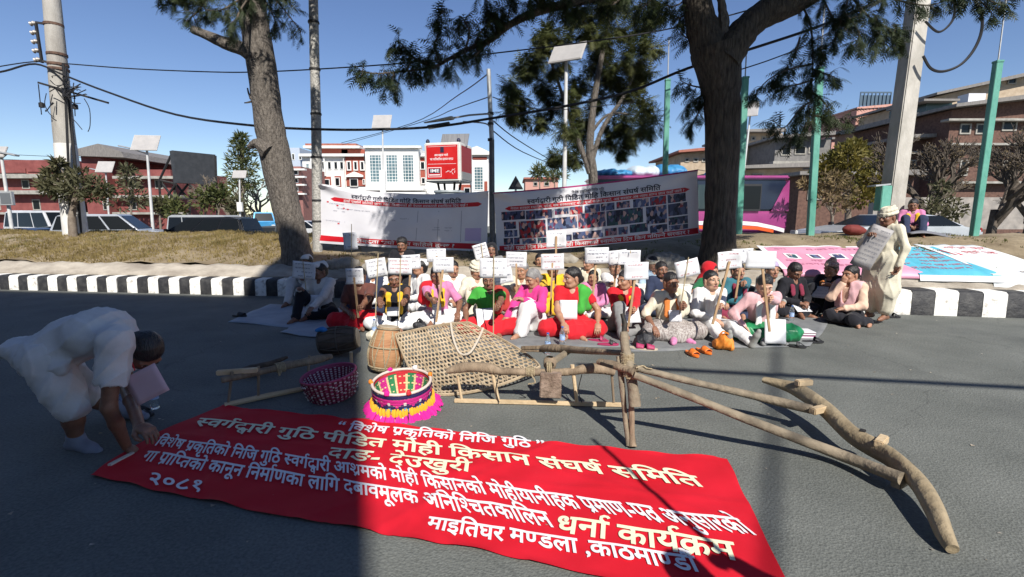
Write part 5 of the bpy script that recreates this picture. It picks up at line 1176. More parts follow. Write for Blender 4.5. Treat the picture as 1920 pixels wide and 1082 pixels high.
for i in range(26):
    a = rd.choice(((128, 165), (118, 150), (110, 185), (136, 170))); p0 = P(a[0] + rd.uniform(-14, 14), a[1] + rd.uniform(-12, 12), Y - .3); p2 = P(a[0] + rd.uniform(-26, 30), a[1] + rd.uniform(-10, 30), Y - .35); b = MB(); b.tube(smooth_line([p0, p0.lerp(p2, .5) + Vector((0, -.1, -.18 * rd.random())), p2], 4), .012, 4); b.build('wire_tangle', M_CABLE, t)
for (a0, a1) in (((72, 158), (78, 215)), ((139, 175), (141, 218))):
    b = MB(); b.tube(px_line([a0, a1], Y - .3), .012, 5); q = P(a1[0], a1[1] - 18, Y - .3); b.lathe([(.02, -.07), (.06, -.06), (.06, .05), (.02, .07)], 10, o=q); b.build('fuse_drop', M_CABLE, t, fix=True)
for pts in ([(87, 175), (84, 195), (92, 212), (102, 220)], [(158, 185), (168, 205), (169, 235), (165, 247)], [(134, 220), (145, 232), (154, 243)]):
    b = MB(); b.tube(smooth_line(px_line(pts, Y - .3), 4), .01, 5); b.build('loose_wire', M_CABLE, t)
# wrapped steel mast
Y = 10.35; q = P(594, 450, Y); t = thing('steel_mast', 'tall pale steel mast with dark bands at the left end of the white banner', 'mast', (q.x, Y, zbank(q.x, Y - yk(q.x)) - .1)); k = mpp(Y)
b = MB(); b.tube(px_line([(596, 478), (594.5, 345), (592.5, 215), (589.5, 100), (587.5, 0), (585, -120), (583, -260)], Y), [9 * k, 9 * k, 8.6 * k, 8.2 * k, 7.8 * k, 7 * k, 6.5 * k], 14); b.build('shaft', mat('scaly_grey_steel', (.26, .25, .23), (.52, .5, .46), rough=.6, metal=.2, scale=30, detail=4, bump=1, bscale=28), t)
for py, px in ((42, 588), (130, 590.3), (214, 592.5), (295, 593.7), (376, 595), (415, 595)):
    b = MB(); b.lathe([(9.4 * k, -.022), (9.8 * k, 0), (9.4 * k, .022)], 14, o=P(px, py, Y)); b.build('band', M_STEEL, t)
# thin pole between the banners with the twin lamp arm
Y = 9.9; q = P(923, 470, Y); t = thing('lamp_pole', 'slim grey pole between the two hanging banners with a long lamp arm', 'lamp post', (q.x, Y, zbank(q.x, Y - yk(q.x)) - .1)); k = mpp(Y)
b = MB(); b.tube(px_line([(924, 486), (922.5, 380), (922, 262)], Y), [5.4 * k, 5.2 * k, 4.8 * k], 12); b.build('lower_shaft', mat('dark_grey_pole', (.09, .09, .095), (.17, .17, .17), rough=.6, metal=.3, scale=6), t)
b = MB(); b.tube(px_line([(922, 262), (919, 200), (916, 130)], Y), [4.4 * k, 4.1 * k, 3.8 * k], 12); b.build('upper_shaft', M_GALV, t)
b = MB(); b.tube(px_line([(919, 213), (880, 216), (845, 222)], Y - .05), .018, 6); b.tube(smooth_line(px_line([(920, 244), (915, 234), (900, 230), (868, 228)], Y - .05), 4), .014, 6); b.build('arm', M_GALV, t)
b = MB(); s_ = SDF(); a, c = P(798, 231, Y - .05), P(846, 222, Y - .05); s_.cone(a, c, .04, .065, .02, ((0, 0, 1), 1.5)); s_.plane(a.lerp(c, .5) + Vector((0, 0, -.012)), (.12, 0, -1)); V, Q = s_.mesh(.009); np_object('lamp_head', [(V - np.array(t.location), Q, 0)], mat('cream_lamp_housing', (.5, .47, .38), rough=.5), t)
b = MB(); a, c = P(802, 239, Y - .05), P(844, 232, Y - .05); b.bar(a, c, .16, .06); b.build('lamp_glass', mat('dark_lamp_glass', (.05, .05, .055), rough=.2), t, bevel=.01)
for py in (213, 232, 262): 
    b = MB(); b.lathe([(.06, -.025), (.06, .025)], 12, o=P(920, py, Y)); b.build('band', M_STEEL, t)
# right concrete pole
Y = 10.3; q = P(1658, 442, Y); t = thing('concrete_pole', 'broad pale concrete pole leaning at the right with tree shadow down its left face', 'utility pole', (q.x, Y, zbank(q.x, Y - yk(q.x)) - .1)); k = mpp(Y)
b = MB(); a, c = P(1660, 470, Y), P(1742, -150, Y); d = (c - a); ang = R(4)
def sq(p, w, dd): x = Vector((math.cos(ang), math.sin(ang), 0)); y = Vector((-math.sin(ang), math.cos(ang), 0)); return [p - x * w - y * dd, p + x * w - y * dd, p + x * w + y * dd, p - x * w + y * dd]
bot = sq(a, 15.5 * k, 14 * k); top = sq(c, 12.5 * k, 12 * k)
b.add(bot + top, [(3, 2, 1, 0), (4, 5, 6, 7), (0, 1, 5, 4), (1, 2, 6, 5), (2, 3, 7, 6), (3, 0, 4, 7)]); b.build('shaft', mat('pale_concrete_pole', (.34, .32, .28), (.55, .52, .47), rough=.85, scale=3, detail=9, bump=.5, bscale=24, stretch=(1, 1, .4)), t, bevel=.02)
b = MB(); b.tube(smooth_line(px_line([(1735, 40), (1760, 60), (1785, 40), (1790, 10), (1780, -15)], Y - .3), 6), .022, 6); b.build('cable_loop', M_CABLE, t)
b = MB(); b.tube(smooth_line(px_line([(1731, 105), (1745, 128), (1768, 134), (1800, 122), (1825, 95), (1840, 60), (1840, 25), (1825, -5)], Y - .3), 6), .026, 6); b.build('cable_loop', M_CABLE, t)
b = MB(); b.bar(P(1634, 349, Y - .3), P(1662, 346, Y - .3), .25, .03); b.build('box_lid', M_GALV, t)
b = MB(); b.box(P(1655, 372, Y - .35), (.2, .2, .5)); b.build('meter_box', M_TEAL, t, bevel=.01)
# square green posts with rods
GP = [((1243, 440), (1252, 152), 12.2, 7, 'farthest green post left of the dark forked tree'), ((1383, 440), (1397, 148), 10.9, 8.3, 'green post close behind the dark forked tree'), ((1517, 442), (1537, 130), 10.7, 8.6, 'green post in front of the yellow green tree'), ((1822, 440), (1871, 118), 10.0, 8.6, 'thickest green post near the right edge of the street')]
for (p0, p1, Y, hw, lab) in GP:
    q = P(*p0, Y); t = thing('green_post', lab, 'post', (q.x, Y, zbank(q.x, Y - yk(q.x)) - .1), 0, 'square green painted posts on the bank'); k = mpp(Y); a = P(p0[0], p0[1] + 30, Y); c = P(*p1, Y)
    ang = R(-6)
    def sq2(p, w): x = Vector((math.cos(ang), math.sin(ang), 0)) * w; y = Vector((-math.sin(ang), math.cos(ang), 0)) * w; return [p - x - y, p + x - y, p + x + y, p - x + y]
    b = MB(); w = hw * k * .62; b.add(sq2(a, w) + sq2(c, w), [(3, 2, 1, 0), (4, 5, 6, 7), (0, 1, 5, 4), (1, 2, 6, 5), (2, 3, 7, 6), (3, 0, 4, 7)]); b.build('shaft', M_TEAL, t, bevel=.006)
    b = MB(); b.box(c + Vector((0, 0, .02)), (w * 2.25, w * 2.25, .04), ang); b.build('cap', M_TEAL, t, bevel=.005)
    b = MB(); b.tube([c + Vector((0, 0, .04)), c + Vector((-.02, 0, 1.0 if hw < 8.6 else 1.25))], .014, 6); b.build('rod', M_GALV, t)
# solar street lamps
def solar(label, pb, pt, Y, pw, ph, tilt, yaw, arm=None, r=.05, back=True, px_panel=None, box=None):
    q = P(pb[0], pb[1], Y); t = thing('solar_lamp', label, 'street lamp', (q.x, Y, q.z), 0, 'solar street lamps'); k = mpp(Y)
    b = MB(); b.tube([P(pb[0], pb[1] + 14, Y), P(*pt, Y)], [r * 1.15, r * .8], 10); b.build('post', mat('pale_grey_post', (.5, .5, .5), (.62, .62, .6), rough=.5, scale=4), t)
    c = P(*(px_panel or (pt[0], pt[1])), Y); M3 = Matrix.Rotation(yaw, 3, 'Z') @ Matrix.Rotation(tilt, 3, 'X')
    b = MB(); b.box(c, (pw * k, ph * k, .05), M3); pn = b.build('solar_panel', M_PANEL, t, bevel=.008)
    b = MB(); b.box(c + M3 @ Vector((0, 0, .03)), (pw * k * .95, ph * k * .93, .012), M3); b.build('cells', M_CELL, pn, smooth=0)
    b = MB(); b.box(c + M3 @ Vector((0, -.0, -.08)), (.22, .2, .12), M3); b.build('bracket', M_STEEL, t, bevel=.01)
    if arm:
        b = MB(); b.tube(px_line([(pt[0] + 2, pt[1] + arm[2]), arm[:2]], Y), .03, 6); b.build('arm', M_GALV, t)
        a = P(*arm[:2], Y); b = MB(); b.box(a, (.75, .22, .07), Matrix.Rotation(R(12), 3, 'Y')); b.build('lamp_head', M_GALV, t, bevel=.02)
    if box: b = MB(); pbx = P(box[0], box[1], Y - .15); b.box(pbx, (box[2] * k, .2, box[3] * k)); b.build('control_box', M_WHITE, t, bevel=.01)
    return t
solar('tall solar lamp with long arm in front of the red building', (288, 430), (275, 275), 27, 44, 34, R(58), R(8), (236, 276, 14), .07, px_panel=(273, 268))
solar('smaller solar lamp between the whitewashed pole and the thin young tree', (206, 415), (198, 318), 38, 28, 24, R(58), R(8), (178, 318, 8), .06, px_panel=(197, 313))
solar('small solar lamp with a white box on its post right of the billboard', (451, 425), (449, 332), 33, 24, 16, R(62), R(4), None, .06, px_panel=(449, 327), box=(450, 388, 9, 17))
solar('solar lamp standing before the glass bays of the white building', (719, 345), (717, 228), 33, 34, 28, R(62), R(-4), None, .06, px_panel=(716, 228), box=(718, 345, 10, 48))
solar('tall dark solar lamp among the feathery tree branches', (1058, 340), (1062, 108), 14.5, 62, 46, R(52), R(-28), None, .06, px_panel=(1064, 99))
solar('solar lamp partly hidden by the green post behind the dark tree', (1392, 330), (1408, 205), 30, 30, 34, R(55), R(-30), None, .06, px_panel=(1405, 205))
t = solar('solar lamp with a framed screen on its post at the left edge', (24, 425), (2, 290), 19, 26, 24, R(58), R(8), (14, 288, 6), .06, px_panel=(-4, 285))
b = MB(); pbox(b, -4, 359, 24, 385, 18.8, .12); f_ = b.build('screen_frame', M_GALV, t, bevel=.01); b = MB(); pbox(b, -1, 362, 21, 382, 18.79, .02); b.build('screen', mat('grey_screen', (.12, .13, .14), rough=.4), t, smooth=0)
# overhead cables
def cable(label, pts, r, n=5, cat='cable', g=None):
    b = MB(); b.tube(smooth_line(px_line(pts), n), r, 6); return tag(b.build('overhead_cable', M_CABLE), label, cat, g)
cable('thick black cable sagging from the left pole across the trunk to the upper right', [(-30, 140, 13), (10, 133, 13), (66, 120, 13.1), (120, 141, 13.1), (200, 172, 12.6), (330, 215, 11.6), (480, 236, 10.2), (620, 243, 10.0), (740, 242, 9.9), (830, 236, 9.8), (921, 222, 9.75), (1060, 199, 9.5), (1180, 172, 9.3), (1290, 128, 9.1), (1420, 88, 9), (1560, 40, 9), (1720, -30, 9.8)], .024)
cable('thinner cable running almost level from the left pole behind the trunk', [(-20, 128, 13.3), (60, 116, 13.3), (118, 119, 13.3), (250, 129, 12.9), (400, 135, 12.4), (480, 135, 12.2), (590, 130, 11.6), (760, 118, 11.4), (960, 96, 11.2), (1120, 76, 11), (1250, 55, 11), (1400, 20, 11), (1500, -20, 11)], .014)
cable('thin wire rising from the horizon to the top of the slim pole', [(640, 268, 30), (770, 232, 20), (860, 178, 13), (913, 140, 10.2)], .014)
cable('second thin wire from the slim pole down to the left', [(640, 272, 32), (780, 232, 18), (850, 205, 13), (916, 182, 10.2)], .011)
cable('thin wire falling from the slim pole to the right behind the banner', [(924, 226, 10), (970, 262, 12), (1040, 305, 17)], .012)
cable('another thin wire falling right from the slim pole below the first', [(924, 245, 10), (980, 285, 13), (1060, 318, 18)], .012)
cable('faint wire between slim pole and feathery tree', [(924, 182, 10), (980, 200, 11), (1060, 205, 13), (1200, 190, 15)], .010)
cable('thin wire from the dark fork towards the concrete pole', [(1390, 130, 9.4), (1450, 110, 9.5), (1520, 80, 9.7), (1640, 10, 10), (1700, -20, 10)], .011)
cable('faint far wire over the red building', [(-20, 288, 60), (160, 296, 60), (320, 300, 60)], .03)
cable('lower faint far wire above the red parapet', [(-20, 298, 60), (200, 306, 60), (330, 312, 60)], .03)
cable('cable high behind the viewer crossing the street', [(0, 0, 1)] * 2, .03) if False else None
b = MB(); z_ = 6.2; dx, dy = SX * LEN(z_), SY * LEN(z_); pa, pc = G(1180, 689), G(1920, 727); dd = pc - pa
b.tube([Vector((*(pa - dd * .15).to_2d(), z_)) + Vector((dx, dy, 0)), Vector((*(pc + dd * 1.5).to_2d(), z_)) + Vector((dx, dy, 0))], .045, 6); tag(b.build('overhead_cable', M_CABLE), 'black bundled cable strung high across the street behind the viewer', 'cable')
z_ = 9.5; sh_ = Vector((SX * LEN(z_), SY * LEN(z_), z_)); pa, pc = G(1443, 980), G(1456, 655); dd = pc - pa
b = MB(); b.tube([pa - dd * 3 + sh_, pc + dd * .4 + sh_], .028, 6); tag(b.build('overhead_cable', M_CABLE), 'unseen black cable added high behind the viewer to cast a soft shadow band', 'cable')  # unseen cable added for the soft shadow band it casts along the road
# advertising box on its drum
Y = 21; t = thing('advertising_box', 'red and white illuminated advertising cube on a drum with a solar panel on top', 'billboard', base_of(833, Y)); k = mpp(Y)
c00 = P(829, 304, Y); ang = R(-14); X_ = Vector((math.cos(ang), math.sin(ang), 0)); Yv = Vector((-math.sin(ang), math.cos(ang), 0)); hw, hh_, hd_ = 35 * k, 35 * k, 34 * k
cc = c00 + Yv * hd_ + X_ * .0
b = MB(); b.box(cc, (2 * hw, 2 * hd_, 2 * hh_), ang); b.build('case', mat('off_white_case', (.6, .6, .56), (.7, .7, .66), rough=.5, scale=3), t, bevel=.05)
M_REDP = mat('red_poster', (.52, .012, .012), (.60, .022, .02), rough=.4, scale=2); M_REDD = mat('maroon_poster', (.28, .03, .03), rough=.5); M_WTXT = mat('white_print', (.8, .8, .8), rough=.5); M_BTXT = mat('dark_print', (.02, .02, .05), rough=.5)
fo = cc - Yv * (hd_ + .012)
b = MB(); b.box(fo, (2 * hw * .86, .02, 2 * hh_ * .86), ang); b.build('poster', M_REDP, t, smooth=0)
rt = cc + X_ * (hw + .012); b = MB(); b.box(rt + Vector((0, 0, hh_ * .16)), (.02, 2 * hd_ * .8, 2 * hh_ * .68), ang); b.build('side_poster', M_REDD, t, smooth=0)
b = MB(); b.box(rt - Vector((0, 0, hh_ * .68)), (.021, 2 * hd_ * .8, 2 * hh_ * .2), ang); b.build('side_strip', mat('grey_print', (.25, .25, .24), rough=.5), t, smooth=0)
ff = cc - Yv * (hd_ + .0235)
def on_face(x, z): return ff + X_ * (x * hw) + Vector((0, 0, z * hh_))
def ftext(name, s, x0, x1, z, h, m, bold=.015):
    text_part(name, s, lambda u, y, l: on_face(lerp(x0, x1, u), z + y * h) - Yv * l, m, t, bold=bold)
ftext('lettering', 'अब सहज भयो', -.42, .34, .30, .16, M_WTXT); ftext('lettering', 'घर पारिवारिक इलाज बनाउ', -.66, .62, .10, .16, M_WTXT)
def latin(s, x0, x1, z0, z1, m, name='lettering'):
    c = bpy.data.curves.new('glyph', 'FONT'); c.body = s; c.size = 1; c.offset = .02; o = bpy.data.objects.new('glyph', c); COL.objects.link(o); dg = bpy.context.evaluated_depsgraph_get(); dg.update(); me = bpy.data.meshes.new_from_object(o.evaluated_get(dg)); vs = [v.co.copy() for v in me.vertices]; fs = [tuple(p.vertices) for p in me.polygons]; bpy.data.objects.remove(o); bpy.data.curves.remove(c); bpy.data.meshes.remove(me)
    a, e = min(v.x for v in vs), max(v.x for v in vs); g0, g1 = min(v.y for v in vs), max(v.y for v in vs)
    b = MB(); b.add([on_face(lerp(x0, x1, (v.x - a) / (e - a)), lerp(z0, z1, (v.y - g0) / (g1 - g0))) - Yv * .012 for v in vs], fs); b.build(name, m, t, smooth=0)
def flat(x0, x1, z0, z1, m, lift, name): b = MB(); b.box(on_face((x0 + x1) / 2, (z0 + z1) / 2) - Yv * lift, ((x1 - x0) * hw, .004, (z1 - z0) * hh_), ang); b.build(name, m, t, smooth=0)
flat(-.80, -.04, -.76, -.26, M_WTXT, .002, 'logo_border'); flat(-.77, -.07, -.73, -.29, M_REDP, .005, 'logo_field'); flat(-.73, -.11, -.56, -.32, M_BTXT, .008, 'logo_plate'); flat(-.73, -.11, -.67, -.62, M_WTXT, .008, 'logo_line'); latin('IME', -.64, -.16, -.52, -.35, M_WTXT)
flat(-.78, .78, -.10, -.085, M_WTXT, .002, 'rule'); flat(-.78, .78, .78, .795, M_WTXT, .002, 'rule'); flat(-.08, .12, .48, .76, M_BTXT, .004, 'emblem')
for i, (x, z, a) in enumerate(((.26, -.5, .3), (.36, -.46, -.2), (.48, -.5, .5), (.56, -.42, 1.2), (.58, -.58, -.9), (.70, -.5, 1.4), (.66, -.38, .4))):
    V = [on_face(x + dx_ * math.cos(a) - dz_ * math.sin(a), z + dx_ * math.sin(a) + dz_ * math.cos(a)) - Yv * .006 for dx_, dz_ in ((-.06, -.012), (.06, -.012), (.06, .012), (-.06, .012))]; b = MB(); b.quad(*V); b.build('signature_mark', M_WTXT, t, smooth=0)
b = MB(); c_ = P(840, 258, Y) + Yv * hd_; M3 = Matrix.Rotation(R(-6), 3, 'Z') @ Matrix.Rotation(R(50), 3, 'X'); b.box(c_, (52 * k, 34 * k, .05), M3); b.build('solar_panel', mat('grey_ribbed_panel', (.13, .13, .135), (.22, .22, .22), rough=.5, scale=40, stretch=(1, .02, .02)), t, bevel=.01)
for s_ in (-1, 1):
    b = MB(); b.lathe([(.06, 0), (.09, .06), (.06, .14), (.02, .17)], 12, o=cc + X_ * (s_ * hw * .86) - Yv * hd_ * .8 + Vector((0, 0, hh_))); b.build('corner_knob', M_BTXT, t)
zb_ = cc.z - hh_
for sx_, sy_ in ((-.6, -.6), (.6, -.6), (-.6, .6), (.6, .6)):
    b = MB(); b.tube([cc + X_ * (sx_ * hw * .8) + Yv * (sy_ * hd_ * .8) + Vector((0, 0, -hh_)), cc + X_ * (sx_ * hw * .7) + Yv * (sy_ * hd_ * .7) + Vector((0, 0, -hh_ - .35))], .05, 8); b.build('leg', M_STEEL, t)
b = MB(); b.lathe([(.68, -.34), (.70, -.42), (.64, -.46), (.64, -.54), (.71, -.58), (.71, -.68), (.62, -.72), (.62, -.8), (.72, -.84), (.72, -.95), (.6, -1.0), (.6, -3.0)], 28, o=Vector((cc.x, cc.y, zb_))); b.build('drum', mat('grey_blue_drum', (.22, .25, .27), (.34, .37, .38), rough=.45, scale=3), t, fix=True)
# warning triangle behind the banners
Y = 14; t = thing('road_sign', 'back of a triangular road sign peeping over the right banner', 'road sign', (P(967, 400, Y).x, Y, .5)); b = MB(); a = P(967, 352, Y); b.prism([(-.22, -.05), (.22, -.05), (0, .34)], a, (1, 0, 0), (0, 0, 1), (0, .02, 0)); b.build('plate', mat('sign_back', (.05, .05, .055), rough=.6), t, fix=True, bevel=.004); b = MB(); b.tube([a + Vector((0, .04, .2)), Vector((a.x, Y + .04, .5))], .03, 8); b.build('post', M_GALV, t)
# ---------------------------------------------------------------- the red cloth banner on the road
BT = [G(420, 762), G(1365, 866), Vector((1.10, 1.60, 0)), G(165, 898)]         # TL, TR, BR, BL
CREASE = [(.97, .25, -1.10, .007, .018), (.97, .25, -.30, .008, .016), (.97, .25, .52, .007, .018), (.25, .97, 2.52, .006, .02), (.8, .6, 1.0, .008, .022), (.9, -.43, -1.35, .008, .02), (.7, -.7, -1.9, .008, .025), (.6, .8, 2.35, .006, .02), (.99, -.1, .95, .006, .015), (.5, -.86, -2.4, .007, .02)]
def red_h(x, y):
    return .0115 + .0035 * math.sin(7 * x + 3 * y) * math.sin(5 * y - 2 * x) + .0022 * math.sin(17 * x + 9 * y + 1) + .0018 * math.sin(23 * y - 11 * x) + sum(.65 * am * math.exp(-((x * ca + y * sa - o + .05 * math.sin(3 * y - 2 * x)) / wd) ** 2) for ca, sa, o, am, wd in CREASE)
def red_pt(u, v, lift=0.0):
    a = BT[0].lerp(BT[1], u); c = BT[3].lerp(BT[2], u); p = a.lerp(c, v)
    e = 4 * u * (1 - u); ed = (2 * v - 1) ** 5; eu = (2 * u - 1) ** 9
    p = p + Vector((eu * .004 * math.sin(17 * v), ed * (.006 * math.sin(31 * u) + .004 * math.sin(67 * u + 2)), 0))
    p = p + Vector((-.10 * math.sin(math.pi * v) * (1 - u) ** 6, .02 * math.sin(9 * u + 2) * (2 * v - 1) * .6 + .012 * e * (1 if v > .5 else -1), 0))
    return Vector((p.x, p.y, red_h(p.x, p.y) + lift + (.008 * math.sin(40 * u + 1) ** 2 if v in (0.0, 1.0) else 0)))
M_RED = mat('red_banner_cloth', (.50, .006, .016), (.60, .010, .025), rough=.75, scale=1.6, bump=.10, bscale=220, spec=.25)
M_CREAM = mat('cream_paint_lettering', (.76, .74, .52), rough=.7); M_WPAINT = mat('white_paint_lettering', (.76, .74, .76), rough=.7)
t = thing('cloth_banner', 'large red cloth banner with white painted lettering spread flat on the road', 'banner', (-.7, 2.7, 0))
b = MB(); b.grid(lambda u, v: red_pt(u, v), 150, 50); b.build('cloth', M_RED, t)
def red_text(s, head0, head1, foot0, m, bold=.022, sl=0.0):
    """head0, head1: photo pixels of the head line's ends; foot0: pixel under head0 on the base line"""
    A, B, F0 = G(*head0), G(*head1), G(*foot0); X = B - A; dn = (F0 - A); top = .62
    def fn(u, y, l):
        p = A + X * u + dn * (1 - (y + .0) / top); return Vector((p.x, p.y, red_h(p.x, p.y) + l))
    text_part('lettering', s, fn, m, t, bold=bold, lift=.0075)
red_text('“ विशेष प्रकृतिको निजि गुठि ”', (636, 797), (1021, 832), (627, 809), M_WPAINT)
red_text('स्वर्गद्वारी गुठि पीडित मोही किसान संघर्ष समिति', (377, 788), (1302, 897), (362, 801), M_CREAM, .022)
red_text('दाङ- देउखुरी', (622, 844), (884, 873), (610, 861), M_CREAM, .02)
red_text('विशेष प्रकृतिको निजि गुठि स्वर्गद्वारी आश्रमको मोही किसानको मोहीयानीहक प्रमाण-पत्र अनुसारको', (302, 823), (1381, 981), (289, 839), M_WPAINT)
red_text('गा प्राप्तिको कानून निर्माणका लागि दबावमूलक अनिश्चितकालिन', (279, 850), (1022, 965), (264, 868), M_WPAINT)
red_text('धर्ना कार्यक्रम', (1046, 972), (1372, 1024), (1040, 1001), M_CREAM, .022)
red_text('२०८१', (283, 893), (386, 908), (274, 912), M_WPAINT)
red_text('माइतिघर मण्डला ,काठमाण्डौं', (806, 976), (1299, 1049), (799, 999), M_WPAINT)
# ---------------------------------------------------------------- the hanging banners
def sag_surface(TL, TR, BR, BL, sag_t, sag_b, bulge, seed, folds):
    TL, TR, BR, BL = (Vector(q) for q in (TL, TR, BR, BL)); ph = random.Random(seed).uniform(0, 6)
    def S(u, v, lift=0.0):
        a = TL.lerp(TR, u); c = BL.lerp(BR, u); a = a - Vector((0, 0, sag_t * 4 * u * (1 - u))); c = c - Vector((0, 0, sag_b * 4 * u * (1 - u)))
        p = a.lerp(c, v); w = bulge * math.sin(math.pi * u) * math.sin(math.pi * (.15 + .7 * v))
        f = 0
        for (cu, cv, du, dv, am, wd) in folds:      # tension folds radiating from the corners
            s_ = (u - cu) * du + (v - cv) * dv; r = (u - cu) * dv - (v - cv) * du
            if s_ > 0: f += am * math.exp(-(r / wd) ** 2) * math.exp(-s_ * 3.2)
        f += .008 * math.sin(14 * u + 5 * v + ph) + .005 * math.sin(29 * u - 4 * v + ph)
        return p + Vector((0, -(w + f + lift), 0))
    return S
M_VINYL = mat('white_vinyl', (.70, .69, .73), (.78, .77, .80), rough=.45, scale=1.2, two=.12)
M_VRED = mat('vinyl_red_print', (.52, .01, .02), rough=.45); M_VBLK = mat('vinyl_black_print', (.012, .012, .03), rough=.45); M_VWHT = mat('vinyl_white_print', (.74, .73, .74), rough=.45); M_VGREY = mat('vinyl_grey_print', (.32, .32, .38), rough=.45)
def strip(S, u0, v0, u1, v1, m, parent, name, lift=.003, round_=False, nu=40, dv=0.0):
    b = MB()
    def f(a, c):
        u = lerp(u0, u1, a); h = 1.0
        if round_: e = min(a, 1 - a) * (u1 - u0) / ((v1 - v0) * .16); h = min(1, math.sqrt(max(0, 1 - (1 - min(1, e)) ** 2)) + .02)
        vc = (v0 + v1) / 2; return S(u, vc + (c - .5) * (v1 - v0) * h + dv * (u - u0), lift)
    b.grid(f, nu, 3); return b.build(name, m, parent)
def vtext(S, s, u0, u1, vtop, vbot, m, parent, bold=.018, dv=0.0, lift=.006, name='lettering'):
    """head line at vtop, base line at vbot"""
    text_part(name, s, lambda u, y, l: S(lerp(u0, u1, u), vbot + (vtop - vbot) * y / .62 + dv * u, l), m, parent, bold=bold, lift=lift)
def scribble(b, fn, n, rd, h=.5, dense=.8):
    """a written line seen from afar: a broken head stroke with hanging strokes; fn(x 0..1, y 0..1) -> point"""
    x = 0.0
    while x < 1:
        w = rd.uniform(.06, .2); e = min(1, x + w)
        if rd.random() < dense:
            b.quad(fn(x, .72), fn(e, .72), fn(e, .82), fn(x, .82)); q = x
            while q < e - .01:
                l = rd.uniform(.1, .5); b.quad(fn(q, l), fn(q + .012, l), fn(q + .012, .72), fn(q, .72))
                if rd.random() < .5: b.quad(fn(q, l), fn(min(e, q + .03), l + .05), fn(min(e, q + .03), l + .15), fn(q, l + .12))
                q += rd.uniform(.025, .05)
        x = e + .03
Y1l, Y1r = 10.32, 9.84
t = thing('hanging_banner', 'white vinyl banner with red strips and an almost empty middle, left of slim pole', 'banner', (P(750, 400, 10).x, 10.1, .7))
S1 = sag_surface(P(600, 344, Y1l), P(916, 358, Y1r), P(913, 473, Y1r), P(587, 455, Y1l), .13, .012, .05, 3, [(0, 0, .92, .5, .05, .05), (0, 0, .98, .25, .04, .03), (0, 0, .7, .7, .03, .04), (1, 0, -.95, .3, .05, .05), (1, 1, -.9, -.4, .03, .05), (1, 0, -.6, .8, .03, .04), (0, 1, .8, -.6, .025, .05)])
b = MB(); b.grid(lambda u, v: S1(u, v), 90, 40); b.build('sheet', M_VINYL, t)
strip(S1, .075, .185, .965, .255, M_VRED, t, 'red_strip', .003, True, dv=-.02); strip(S1, .015, .86, .955, .955, M_VRED, t, 'red_strip', .003)
vtext(S1, 'स्वर्गद्वारी गुठी पिडित मोहि किसान संघर्ष समिति', .20, .845, .105, .165, M_VBLK, t, .016)
vtext(S1, 'हाम्रो पुर्खाले जोतेको जग्गा मोही किसानको हो नेपाल सरकारले स्वामित्व दिनु पर्छ !', .155, .885, .205, .243, M_VWHT, t, .008, dv=-.012)
vtext(S1, 'प्रतिबद्धता भयो काम कहिले हुन्छ ?', .22, .82, .885, .94, M_VWHT, t, .018)
rd = random.Random(8)
for q in ((.06, .30, .10), (.12, .37, .2), (.06, .42, .13), (.06, .60, .12), (.68, .60, .05), (.76, .60, .04), (.69, .64, .05), (.76, .65, .04), (.5, .46, .05), (.42, .5, .06)):
    b = MB(); scribble(b, lambda x, y, q=q: S1(q[0] + x * q[2], q[1] + (.5 - y) * .035, .004), 1, rd); b.build('small_print', M_VGREY, t, smooth=0)
for (u, v) in ((.055, .27), (.115, .31), (.155, .345), (.18, .355), (.135, .62)): strip(S1, u, v, u + .012, v + .022, M_VRED, t, 'red_mark', .004, nu=2)
for u in (.60, .72, .85): strip(S1, u, .30, u + .0025, .84, M_VGREY, t, 'column_rule', .003, nu=2)
strip(S1, .875, .60, .965, .82, mat('pale_violet_print', (.55, .45, .68), rough=.5), t, 'violet_panel', .003, nu=6)
# ropes holding it
Y2l, Y2r = 9.80, 8.9
t2 = thing('hanging_banner', 'white vinyl banner with a collage of many small photographs, right of the slim pole', 'banner', (P(1120, 400, 9.4).x, 9.4, .7))
S2 = sag_surface(P(926, 361, Y2l), P(1307, 318, Y2r), P(1311, 439, Y2r), P(932, 473, Y2l), .045, .04, .05, 5, [(0, 0, .8, .62, .06, .045), (0, 0, .62, .8, .04, .03), (0, 0, .95, .3, .04, .04), (1, 0, -.8, .6, .05, .05), (1, 1, -.9, -.35, .04, .05), (0, 1, .8, -.5, .03, .05)])
b = MB(); b.grid(lambda u, v: S2(u, v), 100, 40); b.build('sheet', M_VINYL, t2)
strip(S2, .0, .0, 1.0, .022, mat('magenta_print', (.42, .02, .16), rough=.45), t2, 'edge_strip', .003)
strip(S2, .055, .245, .965, .315, M_VRED, t2, 'red_strip', .003, True); strip(S2, .015, .895, .995, .985, M_VRED, t2, 'red_strip', .003)
vtext(S2, 'स्वर्गद्वारी गुठी पिडित मोहि किसान संघर्ष समिति', .175, .83, .16, .225, M_VBLK, t2, .018)
vtext(S2, 'विशेष प्रकृतिको निजि गुठि', .405, .565, .085, .12, M_VBLK, t2, .01)
vtext(S2, 'नेपाल सरकार स्थानीय, प्रदेश, संघ सरकारबाट मोही पूर्जा कहिले पुग्यो, अब सरकार अब न्याय माग्न जान कहाँ जाने ?', .085, .94, .268, .303, M_VWHT, t2, .006)
vtext(S2, 'मोही पूर्जा दिन किन ढिला मोही किसानको स्वामीत्व दिन किन नमिल्ने सरकार ?', .04, .955, .918, .968, M_VWHT, t2, .018)
